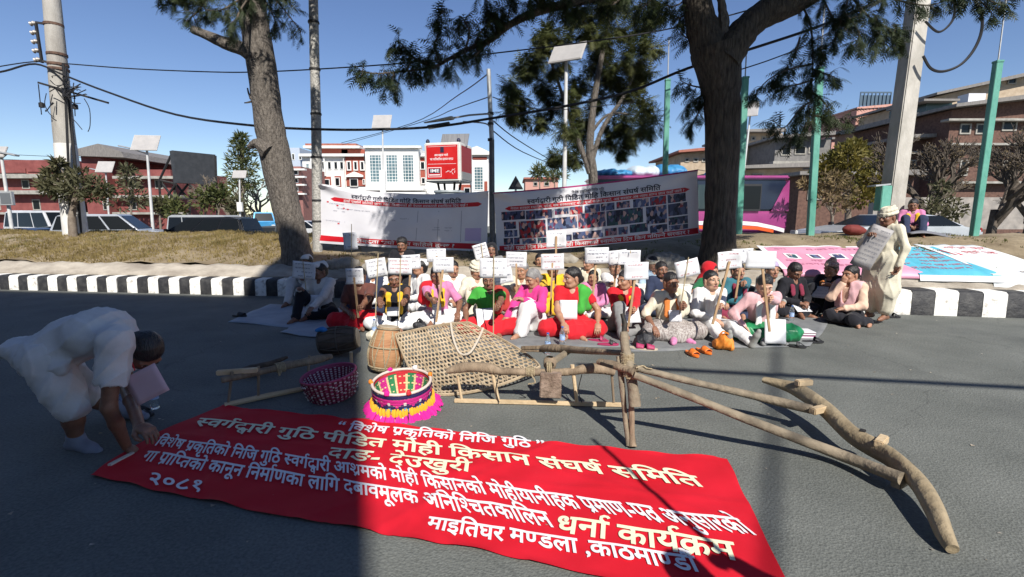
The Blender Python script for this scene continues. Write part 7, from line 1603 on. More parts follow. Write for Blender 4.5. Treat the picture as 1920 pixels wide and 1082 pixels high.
# ---------------------------------------------------------------- small things on the road
M_PET = mat('clear_bottle_plastic', (.75, .85, .9), rough=.08, trans=.9, alpha=.55); M_CAPB = mat('blue_bottle_cap', (.03, .12, .40), rough=.4); M_LBL = mat('blue_bottle_label', (.12, .25, .55), (.5, .6, .75), rough=.4, scale=30)
def bottle(label, p, h=.24, r=.033, lying=False):
    t = thing('water_bottle', label, 'bottle', p); M4 = Matrix.Rotation(R(88), 4, 'Y') if lying else Matrix(); o = Vector(p) + Vector((0, 0, r if lying else .001))
    b = MB(); b.lathe([(r * .8, 0), (r, .012), (r, .05), (r * .94, .058), (r, .066), (r, h * .62), (r * .9, h * .7), (r * .42, h * .9), (r * .38, h * .95)], 16, o=o, M=M4); b.build('bottle_body', M_PET, t, fix=True)
    b = MB(); b.lathe([(r * .46, h * .945), (r * .46, h * 1.0)], 14, o=o, M=M4); b.build('cap', M_CAPB, t, fix=True)
    b = MB(); b.lathe([(r * 1.015, h * .34), (r * 1.015, h * .58)], 16, o=o, M=M4, cap=False); b.build('label', M_LBL, t, fix=True)
for (px, py, lab) in ((1027, 664, 'clear water bottle standing behind the plough beam, the nearer of two'), (1054, 650, 'clear water bottle in front of the red skirted woman, the farther of two'), (703, 634, 'clear water bottle with printed label in front of the woman in white trousers'), (1483, 604, 'water bottle with blue label beside the stack of books'), (236, 772, 'empty clear bottle standing left behind the stooping man\'s pink paper'), (291, 766, 'empty clear bottle standing right behind the stooping man\'s pink paper')): bottle(lab, G(px, py))
def mat_sheet(label, px, m, sd, thick=.006, name='ground_mat', z=.004):
    q = [G(*p) for p in px]; c = sum(q, Vector()) / 4
    b = MB(); b.grid(lambda u, v: (lambda p: Vector((p.x + .015 * math.sin(7 * v + sd), p.y + .02 * math.sin(6 * u + sd), z + .005 * (1 + math.sin(11 * u + 5 * v + sd)) + .004 * math.sin(17 * v))))(q[0].lerp(q[1], u).lerp(q[3].lerp(q[2], u), v)), 30, 14)
    o = b.build(name, m, None, solid=thick); o['label'] = label; o['category'] = 'mat'; return o
M_MATG = mat('grey_foam_mat', (.13, .135, .14), (.2, .205, .205), rough=.85, scale=4, detail=6); M_MATB = mat('blue_grey_mat', (.24, .27, .31), (.33, .36, .4), rough=.7, scale=3, detail=6)
mat_sheet('pale blue grey plastic mat in the shade at the left end of the sitters', [(505, 572), (700, 582), (648, 622), (424, 605)], M_MATB, 1)
mat_sheet('second blue grey mat in the shade just in front of the first one', [(560, 608), (690, 615), (650, 640), (524, 626)], M_MATB, 2, z=.014)
mat_sheet('long dark grey mat under the front row of sitters in the middle', [(690, 590), (1120, 602), (1190, 652), (900, 652)], M_MATG, 3)
mat_sheet('dark grey mat under the sitters at the right end', [(1150, 600), (1560, 596), (1520, 650), (1180, 660)], M_MATG, 4, z=.006)
M_ORS = mat('orange_rubber', (.72, .17, .02), rough=.5); M_DKS = mat('black_rubber', (.02, .02, .022), rough=.6); M_PKS = mat('dark_pink_strap', (.35, .03, .10), rough=.6); M_CRS = mat('pale_sole', (.5, .42, .32), rough=.7)
def sandal(label, p, rz, sole, strap, kind='slide', group=None):
    t = thing('sandal', label, 'sandal', p, rz, group); Mw = wm(t); b = MB(); ol = [(.038 * math.sin(a) * (1 + .25 * math.cos(a + .3)), -.125 * math.cos(a)) for a in [2 * math.pi * i / 20 for i in range(20)]]
    b.prism(ol, Mw @ Vector((0, 0, .006)), Mw.to_3x3() @ Vector((1, 0, 0)), Mw.to_3x3() @ Vector((0, 1, 0)), (0, 0, .022)); b.build('sole', sole, t, fix=True, bevel=.004)
    b = MB(); w0, w1 = (-.085, .0) if kind == 'slide' else (-.05, -.02)
    b.grid(lambda u, v: Mw @ Vector((.044 * math.cos(math.pi * u) * 1.0, lerp(w0, w1, v), .026 + .042 * math.sin(math.pi * u) * (.75 + .5 * v))), 12, 4); b.build('strap', strap, t, solid=.006)
    if kind != 'slide': b = MB(); b.tube([Mw @ Vector((0, -.10, .03)), Mw @ Vector((0, -.06, .055)), Mw @ Vector((0, -.045, .065))], .005, 5); b.build('toe_post', strap, t)
sandal('left one of the orange slide sandals in front of the woman in white', G(1297, 666), R(12), M_ORS, M_ORS); sandal('right one of the orange slide sandals beside the orange bag', G(1319, 661), R(18), M_ORS, M_ORS)
sandal('dark pink strapped sandal beside the black backpack', G(1193, 655), R(70), M_CRS, M_PKS); sandal('second dark pink sandal nearest the backpack on the right', G(1212, 657), R(80), M_CRS, M_PKS)
sandal('black sandal lying in front of the stack of books', G(1489, 651), R(60), M_DKS, M_DKS, 'thong'); sandal('black thong sandal right of the other black one by the books', G(1524, 643), R(85), M_DKS, M_DKS, 'thong')
sandal('flat black sandal behind the standing man\'s heels', G(1672, 596), R(85), M_DKS, M_DKS, 'thong'); sandal('dark sandal in the shade behind the stooping man\'s bottles', G(262, 779), R(80), M_DKS, M_DKS, 'thong'); sandal('dark slipper in the shade at the left end of the mat', G(449, 594), R(80), M_DKS, M_DKS)
sandal('red flat sandal lying behind the plough beam', G(1122, 641), R(75), M_PKS, M_PKS, 'thong'); sandal('dark red sandal next to the red flat one behind the plough', G(1140, 648), R(85), M_PKS, M_DKS, 'thong')
def bag(label, c, rx, ry, rz_, m, sd, strap=True, name='bag'):
    t = thing(name, label, 'bag', c); s = SDF(); q = random.Random(sd)
    for k in range(9): s.ell((q.uniform(-.55, .55) * rx, q.uniform(-.3, .3) * ry, rz_ * (.6 + q.uniform(-.3, .4))), (rx * q.uniform(.3, .55), ry * q.uniform(.4, .8), rz_ * q.uniform(.35, .65)), k=.03)
    s.plane((0, 0, .005), (0, 0, -1)); V, Q = s.mesh(.009, .014, sd, 2.2); np_object('bag_body', [(V, Q, 0)], m, t)
    if strap:
        b = MB()
        for g in (-1, 1): b.tube(smooth_line([Vector(c) + Vector((-rx * .4, g * ry * .3, rz_ * 1.3)), Vector(c) + Vector((-rx * .1, g * ry * .4 - .03, rz_ * 1.75)), Vector(c) + Vector((rx * .35, g * ry * .3, rz_ * 1.35))], 4), .009, 5)
        b.build('handle', m, t)
M_BLKB = mat('black_nylon', (.012, .012, .015), (.03, .03, .034), rough=.6, scale=8, bump=.3, bscale=40); M_ORB = mat('orange_cloth_bag', (.66, .20, .02), (.76, .27, .04), rough=.7, scale=8)
bag('crumpled orange cloth bag beside the woman in white', G(1357, 655), .125, .10, .12, M_ORB, 3); bag('black backpack in front of the woman in the red jacket', G(1206, 652), .12, .09, .13, M_BLKB, 4); bag('small black bag between two seated women in white trousers', G(788, 622), .09, .08, .10, M_BLKB, 5)
bag('bundled white and red cloth bag in front of the shaded sitters', G(697, 640), .08, .07, .08, mat('cream_bag_cloth', (.6, .55, .42), (.7, .66, .54), rough=.8), 6, False)
q = G(1500, 632); b = MB(); b.box(q + Vector((0, 0, .03)), (.27, .2, .05), R(-8)); b.box(q + Vector((.02, 0, .082)), (.24, .19, .045), R(-4)); o = b.build('book', [mat('purple_book_cover', (.30, .03, .16), rough=.5)], None, bevel=.004); 
bpy.data.objects.remove(o)
def book(label, z, w, d, h, a, m, dx): b = MB(); b.box(q + Vector((dx, 0, z + h / 2)), (w, d, h), a); b.box(q + Vector((dx, -.004, z + h / 2)), (w * .97, d, h * .7), a, 1); tag(b.build('book', [m, M_VWHT], None, bevel=.002), label, 'book')
book('thick purple book at the bottom of the stack beside the water bottle', .006, .27, .2, .035, R(-8), mat('purple_book_cover', (.30, .03, .16), rough=.5), 0); book('dark maroon book in the middle of the stack', .043, .25, .19, .03, R(-3), mat('maroon_book_cover', (.22, .02, .09), rough=.5), .01)
b = MB(); b.box(q + Vector((-.005, 0, .083)), (.28, .2, .012), R(-6)); tag(b.build('paper_sheaf', M_VWHT, None, bevel=.002), 'white sheaf of paper on top of the stack of books', 'paper')
rd = random.Random(3)
bank_bits = ((1605, 430, .28, .12, 'dark red cloth bundle behind the standing man\'s shoulder', (.16, .025, .02)), )
for (px, py, rx, rz_, lab, colr) in bank_bits:
    p = on_bank(px, 441); s = SDF(); [s.ell((rd.uniform(-.5, .5) * rx, 0, rz_ * rd.uniform(.7, 1.1)), (rx * .55, .12, rz_ * .7), k=.05) for _ in range(5)]; V, Q = s.mesh(.016, .014, 5, 1); o = np_object('cloth_bundle', [(V, Q, 0)], mat('dark_red_bundle', colr, rough=.8)); o.location = p; tag(o, lab, 'bundle')
b = MB(); p = on_bank(1735, 444); b.grid(lambda u, v: p + Vector((lerp(-.45, .55, u), lerp(.3, -.2, v), .05 + .05 * math.sin(5 * u) * v + .03 * math.sin(9 * v + 4 * u))), 24, 12); o = b.build('ground_mat', mat('grey_blanket', (.11, .115, .13), (.2, .2, .22), rough=.9, scale=5), None, solid=.02); tag(o, 'grey blanket on the bank under the seated yellow scarf figure', 'blanket')
# dry leaves and paper crumbs on the road (nobody could count them)
b = MB()
for k in range(420):
    X = rd.uniform(-5, 7); Yq = rd.uniform(1.9, 8.6); 
    if Yq > yk(X) - .1: continue
    s_ = rd.uniform(.004, .014) * (2 if rd.random() < .08 else 1); a = rd.uniform(0, 6.28); e = [Vector((X + s_ * math.cos(a + k2 * 2.1) * (1.6 if k2 == 0 else 1), Yq + s_ * math.sin(a + k2 * 2.1), .004 + s_ * .4 * (k2 == 1))) for k2 in range(3)]; b.add(e, [(0, 1, 2)])
tag(b.build('litter', mat('dry_leaf_litter', (.2, .15, .09), (.42, .38, .32), rough=.9, scale=3), smooth=0), kind='stuff')
# ---------------------------------------------------------------- colours of the clothes
C = {n: cloth(n + '_cotton', c) for n, c in dict(white=(.74, .73, .72), cream=(.66, .61, .48), offwhite=(.66, .64, .62), red=(.56, .015, .025), brick=(.42, .05, .04), pink=(.66, .05, .25), palepink=(.70, .42, .44), green=(.06, .36, .05), darkgreen=(.012, .14, .05), yellow=(.78, .46, .03), black=(.015, .015, .02), navy=(.03, .04, .08), brown=(.13, .05, .04), orange=(.62, .20, .05), lightblue=(.38, .50, .62), lilac=(.40, .32, .48), grey=(.24, .24, .24), maroon=(.22, .03, .06), teal=(.04, .15, .19), purple=(.13, .05, .19), greywool=(.30, .30, .28), peach=(.70, .48, .36), rose=(.62, .22, .40), khaki=(.34, .27, .18)).items()}
C['green_satin'] = mat('green_satin', (.004, .11, .04), (.015, .22, .08), rough=.42, scale=7, spec=.5)
C['topi'] = mat('patterned_cap_cloth', (.30, .14, .12), (.58, .48, .42), rough=.85, scale=60, lo=.42, hi=.58)
C['check'] = mat('striped_grey_skirt', (.20, .16, .15), (.45, .42, .39), rough=.85, scale=30, stretch=(3, 3, .3), lo=.42, hi=.58)
M_PAPER = mat('white_placard_paper', (.70, .70, .72), (.78, .78, .80), rough=.7, scale=3, two=.12); M_STICK = mat('raw_wood_stick', (.30, .18, .09), (.45, .30, .17), rough=.8, scale=8, stretch=(3, 3, .4)); M_INK = mat('blue_black_ink', (.05, .05, .12), rough=.7); M_REDI = mat('red_ink', (.40, .05, .08), rough=.7); M_STICKT = mat('thin_bamboo_stick', (.36, .28, .16), (.46, .38, .24), rough=.8, scale=8)
def seat(px, py, back=.36): g_ = G(px, py); f = (g_.y + back) / g_.y; return Vector((g_.x * f, g_.y + back, 0))
def ground_seat(px, py_front, back=.36):     # px is where the body's middle shows
    g_ = G(px, py_front); Y = g_.y + back; return Vector(((px - 960) / FPX * (Y * math.cos(PITCH) + 1.1 * math.sin(PITCH)), Y, 0))
rdp = random.Random(99)
def placard(label, cx, cy, w, h, Y, tilt=0.0, stick=None, front=False, lines=3, ink=None, thin=False, top=None, yaw=0.0, group='placards on sticks', blank=False, lean=0.0):
    """stick: photo pixel of the lower end; the board hangs on it"""
    c = P(cx, cy, Y); k = mpp(Y); t = thing('placard', label, 'placard', c, 0, group)
    M3 = Matrix.Rotation(yaw, 3, 'Z') @ Matrix.Rotation(-tilt, 3, 'Y') @ Matrix.Rotation(lean, 3, 'X')
    W_, H_ = w * k, h * k; bow = .03 * rdp.uniform(-1, 1)
    f = lambda u, v, l=0.0: c + M3 @ Vector(((u - .5) * W_, -l - bow * 4 * u * (1 - u) + .006 * math.sin(7 * v + cx), (v - .5) * H_))
    b = MB(); b.grid(lambda u, v: f(u, v), 8, 6); b.build('board', M_PAPER, t, solid=.003)
    if not blank:
        b = MB(); n = lines
        for i in range(n):
            x0 = rdp.uniform(.08, .2); x1 = rdp.uniform(.78, .94); v0 = .84 - .68 * (i + .0) / max(1, n - 1) if n > 1 else .5; hh = .12
            scribble(b, lambda x, y: f(lerp(x0, x1, x), v0 + (y - .5) * hh, .0032), 1, rdp)
        b.build('writing', ink or M_INK, t, smooth=0)
    if stick:
        s1 = P(stick[0], stick[1], Y - .02 if not front else Y - .03); s0 = P(*(top or (cx, cy - (h * .5 if front else h * .2))), Y + (.012 if not front else -.02)); b = MB()
        if thin: b.tube([s1, s0], [.007, .006], 6)
        else: b.bar(s1, s0, .026, .016, up=(0, -1, 0))
        b.build('stick', M_STICKT if thin else M_STICK, t, bevel=.002 if not thin else 0)
    return t
def sheet(label, c, w, h, rz=0.0, rx=0.0, ry=0.0, lines=5, m=None, cat='paper', name='paper_sheet', ink=None):
    t = thing(name, label, cat, c); M3 = Matrix.Rotation(rz, 3, 'Z') @ Matrix.Rotation(ry, 3, 'Y') @ Matrix.Rotation(rx, 3, 'X'); cc = Vector(c)
    f = lambda u, v, l=0.0: cc + M3 @ Vector(((u - .5) * w, -l - .010 * math.sin(3 * u + cc.x * 9), (v - .5) * h))
    b = MB(); b.grid(lambda u, v: f(u, v), 6, 6); b.build('page', m or M_PAPER, t, solid=.002)
    if lines:
        b = MB()
        for i in range(lines): v0 = .9 - .8 * i / max(1, lines - 1); scribble(b, lambda x, y: f(.1 + .8 * x, v0 + (y - .5) * .07, .003), 1, rdp)
        b.build('print', ink or mat('grey_print_ink', (.25, .25, .28), rough=.7), t, smooth=0)
    return t
def at_chest(i, w, h, label, dz=-.10, out=.185, lines=4, tilt=.25, rz=0.0, dx=0.0, m=None):
    fw, up, lx = i['fw'], i['up'], i['lx']; p = i['chest'] + fw * out + up * dz + lx * dx; wpt = i['world'](p); yaw = i['root'].rotation_euler.z + rz
    return sheet(label, wpt, w, h, yaw, -tilt, 0, lines, m)
def grip(px, py, Y): return P(px, py, Y)
UPV = (0, 0, 1)
S_ = lambda label, px, py, face, **kw: person(label, ground_seat(px, py, kw.pop('back', .36)), R(face), **kw)
# ------------------------------------------------ front row, from the left
S_('man in white cap sitting with one knee up in the shade at the left end', 603, 602, -12, pose='oneup', skin='dark', tcol=C['offwhite'], bot='pants', bcol=C['black'], cap='boat', capcol=C['offwhite'], head=(R(-25), R(5), 0), hands={'R': ('knee', 'relax', None), 'L': ('front', 'relax', None)}, legs=None, extra=lambda i: at_chest(i, .21, .28, 'white sheet on the lap of the shaded man with one knee up', -.2, .26, 0, .3))
S_('man in white sitting behind the blue tinted placard at the far left', 578, 575, -5, pose='knees', skin='dark', tcol=C['offwhite'], bot='pants', bcol=C['offwhite'], cap='boat', capcol=C['offwhite'], hands={'R': (grip(572, 548, 7.0), 'grip', UPV)}, back=.5)
S_('person with dark top and red skirt holding a placard at the edge of the shade', 676, 626, 0, pose='cross', skin='dark', hair='bun', tcol=C['brown'], sleeve=.4, bot='skirt', bcol=C['red'], head=(R(20), R(10), 0), hands={'L': (grip(671, 586, 5.9), 'grip', UPV)}, back=.5)
S_('man in white cap and navy waistcoat sitting behind a white tilted placard', 704, 598, -10, pose='cross', skin='brown', tcol=C['white'], vest=C['navy'], bot='pants', bcol=C['navy'], cap='boat', capcol=C['cream'], head=(R(-10), R(8), 0), back=.4)
S_('woman in black sleeveless top and white trousers under a placard on the shade line', 742, 626, 3, pose='cross', skin='dark', hair='bun', tcol=C['black'], sleeve=.0, bot='pants', bcol=C['white'], scarf=(C['yellow'], .22), head=(R(5), R(15), 0), hands={'R': (grip(706, 590, 5.55), 'grip', UPV), 'L': (grip(750, 586, 5.5), 'grip', UPV)}, extra=lambda i: at_chest(i, .17, .12, 'folded white paper at the chest of the woman in the black sleeveless top', -.16, .22, 0))
S_('woman in pink shirt with red shawl holding a wooden stick', 820, 616, 5, pose='cross', skin='dark', hair='bun', tcol=C['rose'], sleeve=.45, bot='pants', bcol=C['white'], scarf=(C['yellow'], .18), head=(R(4), R(14), 0), hands={'R': (grip(822, 590, 5.75), 'grip', UPV), 'L': ('knee', 'relax', None)}, extra=lambda i: at_chest(i, .12, .2, 'small printed sheet before the woman in the pink shirt', -.2, .22, 6))
def shawl_side(col, side):
    def f(i):
        s = SDF(); g_ = 1 if side == 'L' else -1; fl = (i['fw'], 1.6); nb, lx, fw, ch = i['nb'], i['lx'], i['fw'], i['chest']
        s.cone(nb + lx * g_ * .10 + V3(0, 0, -.02), nb + lx * g_ * .165 - V3(0, 0, .06), .075, .085, .04); s.cone(nb + lx * g_ * .14 - V3(0, 0, .03) + fw * .05, ch + lx * g_ * .10 + fw * .1 - V3(0, 0, .12), .07, .06, .05); s.cone(nb + lx * g_ * .165 - V3(0, 0, .06), nb + lx * g_ * .2 - V3(0, 0, .22), .08, .075, .04)
        V, Q = s.mesh(.011, .012, 3, 1.2); np_object('shawl', [(V, Q, 0)], col, i['root'])
    return f
shawl_side(C['red'], 'R')(PEOPLE[-1])
S_('woman in bright green blouse with red sash and skirt behind the woven tray', 918, 636, 2, pose='cross', skin='dark', hair='bun', tcol=C['green'], sleeve=.33, bot='skirt', bcol=C['red'], head=(R(-6), R(6), 0), hands={'L': (grip(926, 592, 5.4), 'grip', UPV), 'R': ('knee', 'relax', None)}, back=.42, extra=lambda i: (shawl_side(C['brick'], 'L')(i), at_chest(i, .22, .28, 'big white sheet held across the lap of the woman in the green blouse', -.2, .27, 0, .5, R(15), -.05)))
S_('grey haired woman with bright pink sleeves and white skirt looking down to the left', 1000, 632, -38, pose='oneupL', skin='brown', hair='bun', grey=True, tcol=C['pink'], top='sweater', bot='sari', bcol=C['white'], head=(R(-15), R(18), 0), hands={'L': ('knee', 'relax', None), 'R': ('front', 'relax', None)}, back=.42, extra=lambda i: at_chest(i, .18, .24, 'printed sheet held by the woman with bright pink sleeves', -.1, .22, 7, .35, R(-10), .06))
S_('big woman in red blouse and skirt with green panel looking left', 1072, 640, -4, pose='cross', skin='brown', hair='bun', tcol=C['red'], sleeve=.3, bot='skirt', bcol=C['red'], head=(R(-62), R(4), 0), hands={'R': ('front', 'relax', None), 'L': ('knee', 'relax', None)}, scale=1.06, back=.40, extra=lambda i: (shawl_side(C['green'], 'L')(i), at_chest(i, .22, .24, 'white card at the chest of the big woman in red blouse and skirt', -.1, .2, 0, .1, 0, -.05)))
S_('woman in red jacket and yellow scarf holding a placard stick behind the plough', 1170, 640, 2, pose='oneup', skin='brown', hair='bun', tcol=C['red'], top='jacket', bot='pants', bcol=C['grey'], scarf=(C['yellow'], .25), head=(R(-55), R(6), 0), hands={'L': (grip(1181, 600, 5.45), 'grip', UPV), 'R': ('front', 'relax', None)}, back=.5, extra=lambda i: at_chest(i, .25, .2, 'tilted printed sheet before the knees of the woman in the red jacket', -.12, .40, 6, .5, R(10), -.02))
S_('woman in cream blouse with coloured necklace and striped grey skirt', 1255, 648, 5, pose='cross', skin='dark', hair='bun', tcol=C['cream'], sleeve=.62, bot='sari', bcol=C['check'], scarf=(C['orange'], .16), head=(R(6), R(4), 0), hands={'L': (grip(1278, 580, 5.3), 'grip', UPV), 'R': ('knee', 'relax', None)}, sock=C['rose'], back=.44, extra=lambda i: (shawl_side(C['cream'], 'L')(i), at_chest(i, .15, .14, 'small white card hanging at the chest of the woman in the cream blouse', -.12, .2, 3)))
S_('woman in white sweater squinting beside her raised wooden placard stick', 1330, 652, 4, pose='ext', skin='light', hair='short', tcol=C['white'], top='sweater', bot='pants', bcol=C['white'], head=(R(8), R(-4), 0), hands={'L': (grip(1341, 603, 5.2), 'grip', (.25, 0, .97)), 'R': ('lap', 'relax', None)}, sock=C['greywool'], scarf=(C['offwhite'], .26), back=.74)
S_('girl in pale pink cardigan with green satin skirt hiding behind her fist', 1428, 650, -6, pose='cross', skin='light', hair='long', tcol=C['palepink'], top='sweater', bot='skirt', bcol=C['green_satin'], head=(R(-4), R(24), 0), lean=(-.04, .16), hands={'L': (grip(1440, 560, 5.3), 'grip', (-.08, 0, 1)), 'R': ('knee', 'relax', None)}, scarf=(C['white'], .26), sock=C['grey'], back=.44, extra=lambda i: at_chest(i, .24, .28, 'blank white sheet leaning on the knees of the girl in the pink cardigan', -.17, .44, 0, .2))
S_('woman in padded cream pink vest with her hand at her chin at the right end', 1592, 612, -58, pose='side', skin='brown', hair='bun', tcol=C['peach'], vest=C['palepink'], bot='pants', bcol=C['black'], head=(R(-18), R(2), 0), hands={'R': ('chin', 'grip', None), 'L': ('lap', 'relax', None)}, back=.30)
S_('man in patterned cap and orange scarf reading beside the woman with the vest', 1556, 596, -50, pose='knees', skin='brown', tcol=C['black'], top='jacket', bot='pants', bcol=C['black'], cap='topi', capcol=C['topi'], scarf=(C['orange'], .1), head=(R(-18), R(10), 0), hands={'R': ('front', 'relax', None), 'L': ('knee', 'relax', None)}, back=.42, extra=lambda i: at_chest(i, .30, .21, 'white booklet held on the knees of the man in the patterned cap', -.06, .40, 4, .7, R(-5)))
S_('dark haired reader in black and dark red coat bent over a paper', 1480, 600, 12, pose='cross', skin='dark', hair='short', tcol=C['black'], top='jacket', bot='pants', bcol=C['black'], head=(0, R(32), 0), lean=(0, .12), back=.4, scarf=(C['maroon'], .1), extra=lambda i: at_chest(i, .28, .2, 'grey white paper in the hands of the bent reader in the black coat', -.22, .27, 4, .9))
# ------------------------------------------------ second row
S_('man in white with a folded white cap looking up to the left', 790, 588, -48, pose='cross', skin='brown', tcol=C['white'], bot='pants', bcol=C['white'], cap='boat', capcol=C['white'], head=(R(-20), R(-6), 0), back=.3)
S_('person in plain white shirt half hidden behind the red shawled woman', 850, 592, 10, pose='cross', skin='brown', tcol=C['white'], bot='pants', bcol=C['offwhite'], head=(R(15), R(5), 0), back=.3)
S_('old man in cream shirt and pale cap leaning behind the green blouse', 894, 600, 12, pose='oneup', skin='brown', tcol=C['cream'], bot='pants', bcol=C['cream'], cap='turban', capcol=C['cream'], head=(R(12), R(10), 0), back=.36, hands={'R': ('knee', 'relax', None)})
S_('grey haired man in cream shawl gripping a stick near his face', 980, 602, -15, pose='knees', skin='brown', grey=True, tcol=C['cream'], bot='dhoti', bcol=C['cream'], head=(R(-15), R(6), 0), hands={'R': (grip(968, 552, 6.3), 'grip', UPV), 'L': ('knee', 'relax', None)}, back=.46, extra=shawl_side(C['cream'], 'L'))
S_('person in black and white scarf sitting far back beside the rock', 1012, 560, 0, pose='cross', skin='brown', hair='short', tcol=C['black'], bot='pants', bcol=C['black'], scarf=(C['offwhite'], .1), back=.2)
S_('person wrapped in a yellow shawl behind a placard in the middle', 1036, 592, 4, pose='cross', skin='dark', hair='bun', tcol=C['yellow'], bot='skirt', bcol=C['yellow'], hands={'R': (grip(1033, 560, 6.5), 'grip', UPV)}, back=.34, extra=shawl_side(C['yellow'], 'R'))
S_('dark haired youth in cream shirt behind the red and green woman', 1104, 572, -25, pose='knees', skin='brown', hair='puff', tcol=C['cream'], bot='pants', bcol=C['khaki'], head=(R(-30), R(4), 0), back=.36)
S_('child with black hair and pink top tucked between two red dressed women', 1112, 600, -15, pose='cross', skin='brown', hair='short', tcol=C['rose'], bot='pants', bcol=C['white'], scale=.86, back=.3, hands={'R': (grip(1111, 566, 6.2), 'grip', UPV)})
S_('person in grey shawl holding a tilted placard behind the red jacket', 1152, 586, -6, pose='cross', skin='brown', hair='bun', tcol=C['offwhite'], bot='pants', bcol=C['grey'], hands={'R': (grip(1150, 546, 6.8), 'grip', UPV)}, back=.32)
S_('man in light blue shirt with a pale headband sitting at the back', 1222, 574, 10, pose='cross', skin='brown', hair='short', tcol=C['lightblue'], bot='pants', bcol=C['navy'], cap='band', capcol=C['cream'], back=.3)
S_('person in dark jacket behind the woman with the coloured necklace', 1238, 596, 6, pose='cross', skin='dark', hair='short', tcol=C['navy'], top='jacket', bot='pants', bcol=C['navy'], back=.3)
S_('woman in red headscarf and green sweater leaning left', 1326, 602, 30, pose='cross', skin='brown', hair='short', tcol=C['darkgreen'], top='sweater', bot='skirt', bcol=C['maroon'], cap='shawl', capcol=C['red'], head=(R(15), R(8), 0), hands={'R': (grip(1290, 560, 6.2), 'relax', None)}, back=.34, lean=(.05, 0))
S_('person in blue sleeves and maroon front gripping a stick behind the white sweater', 1380, 602, 6, pose='cross', skin='brown', hair='short', tcol=C['teal'], top='jacket', bot='pants', bcol=C['navy'], scarf=(C['maroon'], .16), hands={'L': (grip(1384, 536, 6.2), 'grip', UPV)}, back=.36)
S_('person in lilac cap mostly hidden behind a bright placard', 1444, 596, 0, pose='cross', skin='brown', hair='short', tcol=C['greywool'], bot='pants', bcol=C['grey'], cap='hatcap', capcol=C['lilac'], back=.3)
S_('dark haired person in black sitting high on the kerb behind the placards', 756, 566, 0, pose='chair', skin='dark', hair='puff', tcol=C['black'], top='jacket', bot='pants', bcol=C['black'], hip=.40, back=.3, head=(0, R(10), 0))
S_('hooded person in dark cloth at the back under the gap between the banners', 922, 566, 0, pose='chair', skin='dark', hair='short', tcol=C['grey'], bot='pants', bcol=C['black'], cap='shawl', capcol=C['black'], hip=.30, back=.3)
# ------------------------------------------------ the standing man, the stooping man, the figure on the bank, the driver
pm = G(1642, 604); i_ = person('tall man in cream tunic, dhoti and turban standing barefoot at the right', (pm.x + .02, pm.y + .02, 0), R(-70), pose='stand', skin='dark', hair='short', tcol=C['cream'], top='tunic', bot='dhoti', bcol=C['cream'], cap='turban', capcol=C['cream'], head=(R(-6), R(8), 0), hands={'L': ('down', 'relax', None), 'R': ('chest', 'relax', None)}, scale=1.0, group='people standing at the roadside', girth=1.12)
sheet('grey printed poster hanging from the standing man\'s shoulder against his chest', P(1634, 464, pm.y - .07), .25, .60, R(-38), R(-4), R(22), 9, mat('grey_poster_paper', (.26, .25, .26), (.40, .38, .37), rough=.6, scale=5), 'poster', 'poster')
for k, (dx, dz) in enumerate(((-.05, .05), (-.05, -.02), (.02, -.10))): pass
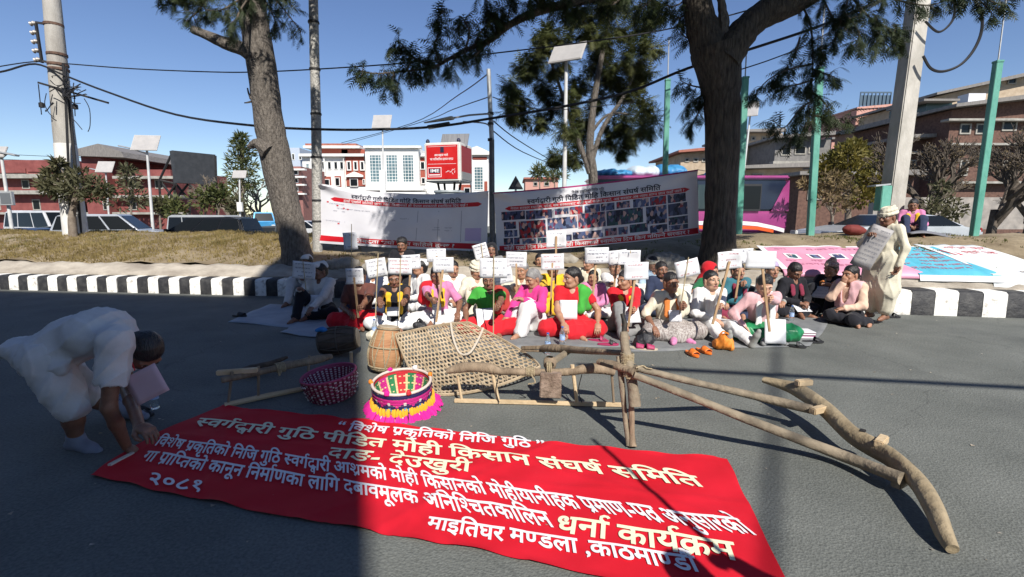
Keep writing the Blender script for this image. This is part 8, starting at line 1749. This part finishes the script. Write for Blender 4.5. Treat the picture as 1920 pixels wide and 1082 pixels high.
# stooping man at the left
bf = G(160, 846); hx = G(252, 852, .02)
kx = person('man in white shirt and short white trousers bending over the red banner', (0, 0, 0), 0, pose='none', skin='dark', hair='short', group=None, tcol=None, bcol=None,
    legs={'L': ((0, -.1, .5), (0, 0, .08)), 'R': ((0, -.1, .5), (0, 0, .08))}) if False else None
def stooper():
    Yb_ = bf.y + .08; t = thing('person', 'man in white shirt and short white trousers bending over the red banner', 'person', (bf.x, Yb_, 0)); o = np.array(t.location)
    q = lambda px, py, dy=0.0: np.array(P(px, py, Yb_ + dy)) - o
    hipL, hipR = q(92, 668, .10), q(84, 672, -.10); hipc = (hipL + hipR) / 2; chest = q(186, 622, .0); mid = q(135, 638, 0); shL, shR = q(228, 628, .19), q(216, 640, -.19); shc = (shL + shR) / 2; nb = q(240, 632, 0)
    knR, anR = q(134, 762, -.10), q(143, 826, -.04); knL, anL = q(160, 742, .28), np.array(G(232, 786)) - o + V3(0, 0, .08)
    elR, wrR = q(204, 764, -.24), q(238, 838, -.10); elL, wrL = q(236, 724, .22), q(254, 792, .14); wrL = np.array(G(262, 800, .30)) - o
    ax = unit(np.cross(chest - hipc, V3(0, 1, 0)))
    b = SDF(); b.cone(hipL, hipR, .105, None, .05); b.cone(hipc, mid, .13, .125, .05); b.cone(mid, chest, .115, .12, .05); b.cone(shL, shR, .06, None, .06); b.cone(chest + V3(0, .08, 0), chest - V3(0, .08, 0), .11, None, .05)
    hc = q(272, 660, -.02); b.cone(shc, nb + (hc - nb) * .5, .06, .052, .04)
    for h0, k0, a0, fd in ((hipR, knR, anR, unit(V3(1, -.25, 0))), (hipL, knL, anL, unit(V3(1, -.1, 0)))):
        b.chain([h0, k0, k0 * .6 + a0 * .4, a0], [.095, .062, .056, .038], .03); heel = a0 - fd * .035 + V3(0, 0, -.03); ball = a0 + fd * .12 + V3(0, 0, -.045); toe = a0 + fd * .18 + V3(0, 0, -.05); b.cone(a0, heel, .036, .034, .02); b.cone(a0, ball, .035, .028, .02); b.cone(heel, ball, .03, .027, .02); b.cone(ball, toe, .028, .02, .02)
    for s0, e0, w0 in ((shR, elR, wrR), (shL, elL, wrL)): b.chain([s0, (s0 + e0) / 2, e0, e0 * .6 + w0 * .4, w0], [.056, .048, .041, .040, .028], .02)
    parts = [(*b.mesh(.011), 0)]
    hd = np.array(Matrix.Rotation(R(62), 3, 'Z') @ Matrix.Rotation(R(66), 3, 'X'))
    for Vh, Qh, mi in head_mesh(): parts.append(((Vh * 1.08) @ hd.T + hc, Qh, mi))
    for e0, w0, kind, sd in ((elR, wrR, 'grip', 'R'), (elL, wrL, 'relax', 'L')):
        X = unit(w0 - e0); X = unit(X + V3(.9, 0, -.1)); Y = unit(np.cross(V3(0, 0, 1), X)); Z = np.cross(X, Y); Y2 = Y if sd == 'R' else -Y
        Vh, Qh = hand_mesh(kind); M3 = np.stack([X, Y2, Z], 1); parts.append((Vh * 1.05 @ M3.T + w0, Qh if np.linalg.det(M3) > 0 else Qh[:, ::-1], 0))
    np_object('body', parts, [SKIN['dark'], LIPS, EYEW, EYED], t)
    HM = lambda V: (np.asarray(V) * 1.08) @ hd.T + hc
    s = SDF(); s.ell((0, .024, .036), (.083, .101, .09), k=.02); s.ell((0, .065, -.02), (.068, .062, .08), k=.03); s.plane((0, -.045, .03), unit(V3(0, -1, -.95))); V, Q = s.mesh(.006, .005, 3, 2.5); np_object('hair', [(HM(V), Q, 0)], HAIRB, t)
    s = SDF(); e = .016; s.cone(hipL, hipR, .11 + e, None, .06); s.cone(hipc, mid, .13 + e, .122 + e, .06); s.cone(mid, chest, .122 + e, .128 + e, .06); s.cone(shL, shR, .066 + e, None, .06); s.cone(chest + V3(0, .08, 0), chest - V3(0, .08, 0), .115 + e, None, .05)
    s.cone(shR, shR * .42 + elR * .58, .072 + e, .070 + e, .04); s.cone(shL, shL * .42 + elL * .58, .07 + e, .068 + e, .04)
    s.cone(hipc + V3(-.02, 0, .02), q(38, 652, .0), .13, .10, .06, ((0, 0, 1), 1.6)); s.cone(q(40, 650), q(-8, 672), .085, .02, .05, ((0, 0, 1), 2.0)); s.cone(hipc + V3(.05, -.05, -.02), q(112, 692, -.16), .10, .05, .06, ((0, 1, 0), 1.5))
    for c0, e0 in ((shR, elR), (shL, elL)): d = unit(e0 - c0); p = c0 * .42 + e0 * .58; s.cone(p + d * .075, p + d * .14, .09, .09, neg=True)
    s.ell(nb + unit(hc - nb) * .05, (.07, .07, .07), neg=True)
    V, Q = s.mesh(.0095, .016, 6, 2.0, drape=(.8, 0, .7)); np_object('shirt', [(V, Q, 0)], C['offwhite'], t)
    s = SDF(); e = .018; s.cone(hipL, hipR, .12, None, .07)
    for h0, k0, ext in ((hipR, knR, .0), (hipL, knL, 0)): s.cone(h0, h0 * .45 + k0 * .55, .105 + e, .092 + e, .05); s.cone(h0 * .45 + k0 * .55, k0, .092 + e, .076 + e, .04)
    V, Q = s.mesh(.0095, .016, 9, 2.0, drape=(.35, .1, 1)); np_object('trousers', [(V, Q, 0)], C['offwhite'], t)
    for k0, a0, fd in ((knR, anR, unit(V3(1, -.25, 0))), (knL, anL, unit(V3(1, -.1, 0)))):
        s = SDF(); heel = a0 - fd * .035 + V3(0, 0, -.03); ball = a0 + fd * .12 + V3(0, 0, -.045); toe = a0 + fd * .18 + V3(0, 0, -.05); s.cone(a0 + (k0 - a0) * .12, a0, .05, .046, .02); s.cone(a0, heel, .044, .042, .02); s.cone(a0, ball, .043, .037, .02); s.cone(heel, ball, .037, .034, .02); s.cone(ball, toe, .036, .027, .02); V, Q = s.mesh(.009, .003, 2); np_object('shoe', [(V, Q, 0)], mat('blue_grey_shoe', (.20, .22, .28), rough=.8), t)
    b2 = MB(); w = Vector(wrR + o); b2.bar(w + Vector((.05, -.02, -.03)), G(205, 872, .02), .022, .012); tag(b2.build('flat_stick', mat('pale_stick', (.6, .56, .48), rough=.7)), 'flat pale stick in the stooping man\'s hand at the banner edge', 'stick')
    c = P(274, 721, Yb_ - .16); sheet('pinkish folded paper hanging from the stooping man\'s neck', c, .225, .19, R(8), R(-8), R(-26), 0, mat('pinkish_paper', (.62, .42, .46), (.68, .48, .52), rough=.7, scale=3))
    b3 = MB(); b3.tube([Vector(nb + o) + Vector((.03, -.06, .0)), c + Vector((-.06, .0, .09))], .003, 4); tag(b3.build('neck_cord', C['red']), 'thin cord holding the pinkish paper at the stooping man\'s neck', 'cord')
stooper()
pb = on_bank(1716, 442); person('figure in pink sweater and yellow scarf sitting on the bank behind the standing man', (pb.x, pb.y + .15, pb.z - .03), R(-30), pose='knees', skin='dark', hair='short', tcol=C['rose'], top='sweater', bot='pants', bcol=C['navy'], scarf=(C['yellow'], .24), head=(R(-10), R(14), 0), scale=.95, group='people on the bank')
pb = on_bank(1912, 440); person('person in bright green top standing far behind the right green post', (P(1915, 400, 12.5).x, 12.5, zbank(7, 5.4) - .35), R(-40), pose='stand', skin='brown', hair='short', tcol=C['green'], bot='pants', bcol=C['navy'], group='people on the bank')
pd = P(1436, 395, Yb + .42); person('bus driver in tan shirt behind the side window of the bus', (pd.x, pd.y, pd.z - .35), R(80), pose='chair', skin='dark', hair='short', tcol=C['khaki'], bot='pants', bcol=C['navy'], hip=.10, group='people in vehicles', hands={'L': ('front', 'grip', None), 'R': ('front', 'grip', None)})
pd = Vector((1.25, .30, 0)); hp_ = Vector((1.62, .28, 1.78)); person('bystander beside the viewer holding a long pole upright', pd, R(180), pose='stand', skin='brown', hair='short', tcol=C['navy'], top='jacket', bot='pants', bcol=C['black'], group='people standing at the roadside', hands={'R': (hp_ - Vector((.12, 0, .2)), 'grip', UPV), 'L': ('down', 'relax', None)})
b = MB(); b.tube([Vector((1.5, .28, .8)), Vector((1.46, .28, 2.75))], .016, 6); tag(b.build('long_pole', M_STICK), 'long plain pole held up by the bystander beside the viewer', 'pole')
# ------------------------------------------------ placards
placard('blue tinted placard in the shade at the far left of the crowd', 570, 507, 43, 33, 6.95, R(-6), (577, 575), True, 4, top=(568, 490), thin=True)
placard('small shaded placard held by the red skirted figure on the shade line', 665, 518, 33, 30, 6.0, R(1), (672, 596), False, 3, top=(664, 520))
placard('tilted white placard with thin stick before it, right of the shade line', 706, 503, 38, 36, 5.75, R(9), (704, 596), True, 4, thin=True, top=(709, 474))
placard('white placard with a thin stick down its middle over the black sleeveless woman', 750, 500, 45, 31, 5.6, R(-1), (748, 600), True, 4, M_REDI, True, top=(751, 484))
placard('partly covered placard just left of the white capped man', 771, 491, 35, 27, 6.9, R(3), (767, 548), False, 3)
placard('upper white placard peeping over another beside the white capped man', 818, 479, 36, 25, 6.4, R(1), (830, 560), False, 2)
placard('white placard on a broad wooden stick over the red shawled woman', 831, 497, 39, 29, 5.85, R(0), (818, 604), False, 3, top=(831, 500))
placard('dim tilted placard at the lower right corner of the left hanging banner', 902, 472, 27, 30, 7.2, R(16), (910, 520), True, 4, thin=True)
placard('large white placard with a long thin stick over the green blouse', 925, 503, 52, 38, 5.5, R(0), (925, 626), True, 3, thin=True, top=(926, 478))
placard('white placard sticking out under the large one over the green blouse', 943, 517, 36, 30, 5.75, R(10), None, False, 3)
placard('white placard over the grey haired man near the slim pole', 968, 487, 39, 29, 6.35, R(-2), (969, 580), False, 4)
placard('highest placard standing before the photo banner', 1043, 449, 37, 30, 6.7, R(2), (1041, 560), False, 2)
placard('white placard over the person in the yellow shawl', 1036, 491, 43, 30, 6.45, R(2), (1032, 590), False, 3, M_REDI)
placard('white placard on a wooden stick between the yellow shawl and the red jacket', 1119, 479, 45, 30, 6.2, R(1), (1109, 585), False, 4)
placard('tilted placard half hidden behind two others right of the middle', 1158, 483, 36, 28, 6.75, R(6), (1149, 560), False, 3)
placard('placard with a nail like stick tip behind the red jacket woman\'s placard', 1180, 483, 42, 27, 6.5, R(1), (1182, 475), True, 2, thin=True, top=(1182, 470))
placard('white placard held high by the woman in the red jacket', 1193, 508, 46, 33, 5.6, R(2), (1178, 612), False, 2, M_REDI)
placard('white placard tilted on a thin green stick over the necklace woman', 1289, 503, 44, 32, 5.45, R(14), (1274, 590), True, 2, M_REDI, True, top=(1291, 482))
placard('yellow edged placard held by the woman in the white sweater', 1369, 488, 46, 33, 5.35, R(5), (1336, 608), False, 3, M_REDI, top=(1368, 490))
placard('grey placard behind the brightest one, left of it', 1392, 480, 40, 28, 6.2, R(3), (1378, 566), False, 2)
placard('brightest blank looking placard on a stick held by the girl in pink', 1427, 487, 56, 33, 5.3, R(-1), (1443, 622), False, 1, top=(1428, 490), blank=True)
placard('shaded grey blue placard raised before the left hanging banner', 657, 452, 26, 32, 8.0, R(3), (659, 540), True, 2, thin=True, top=(659, 420))
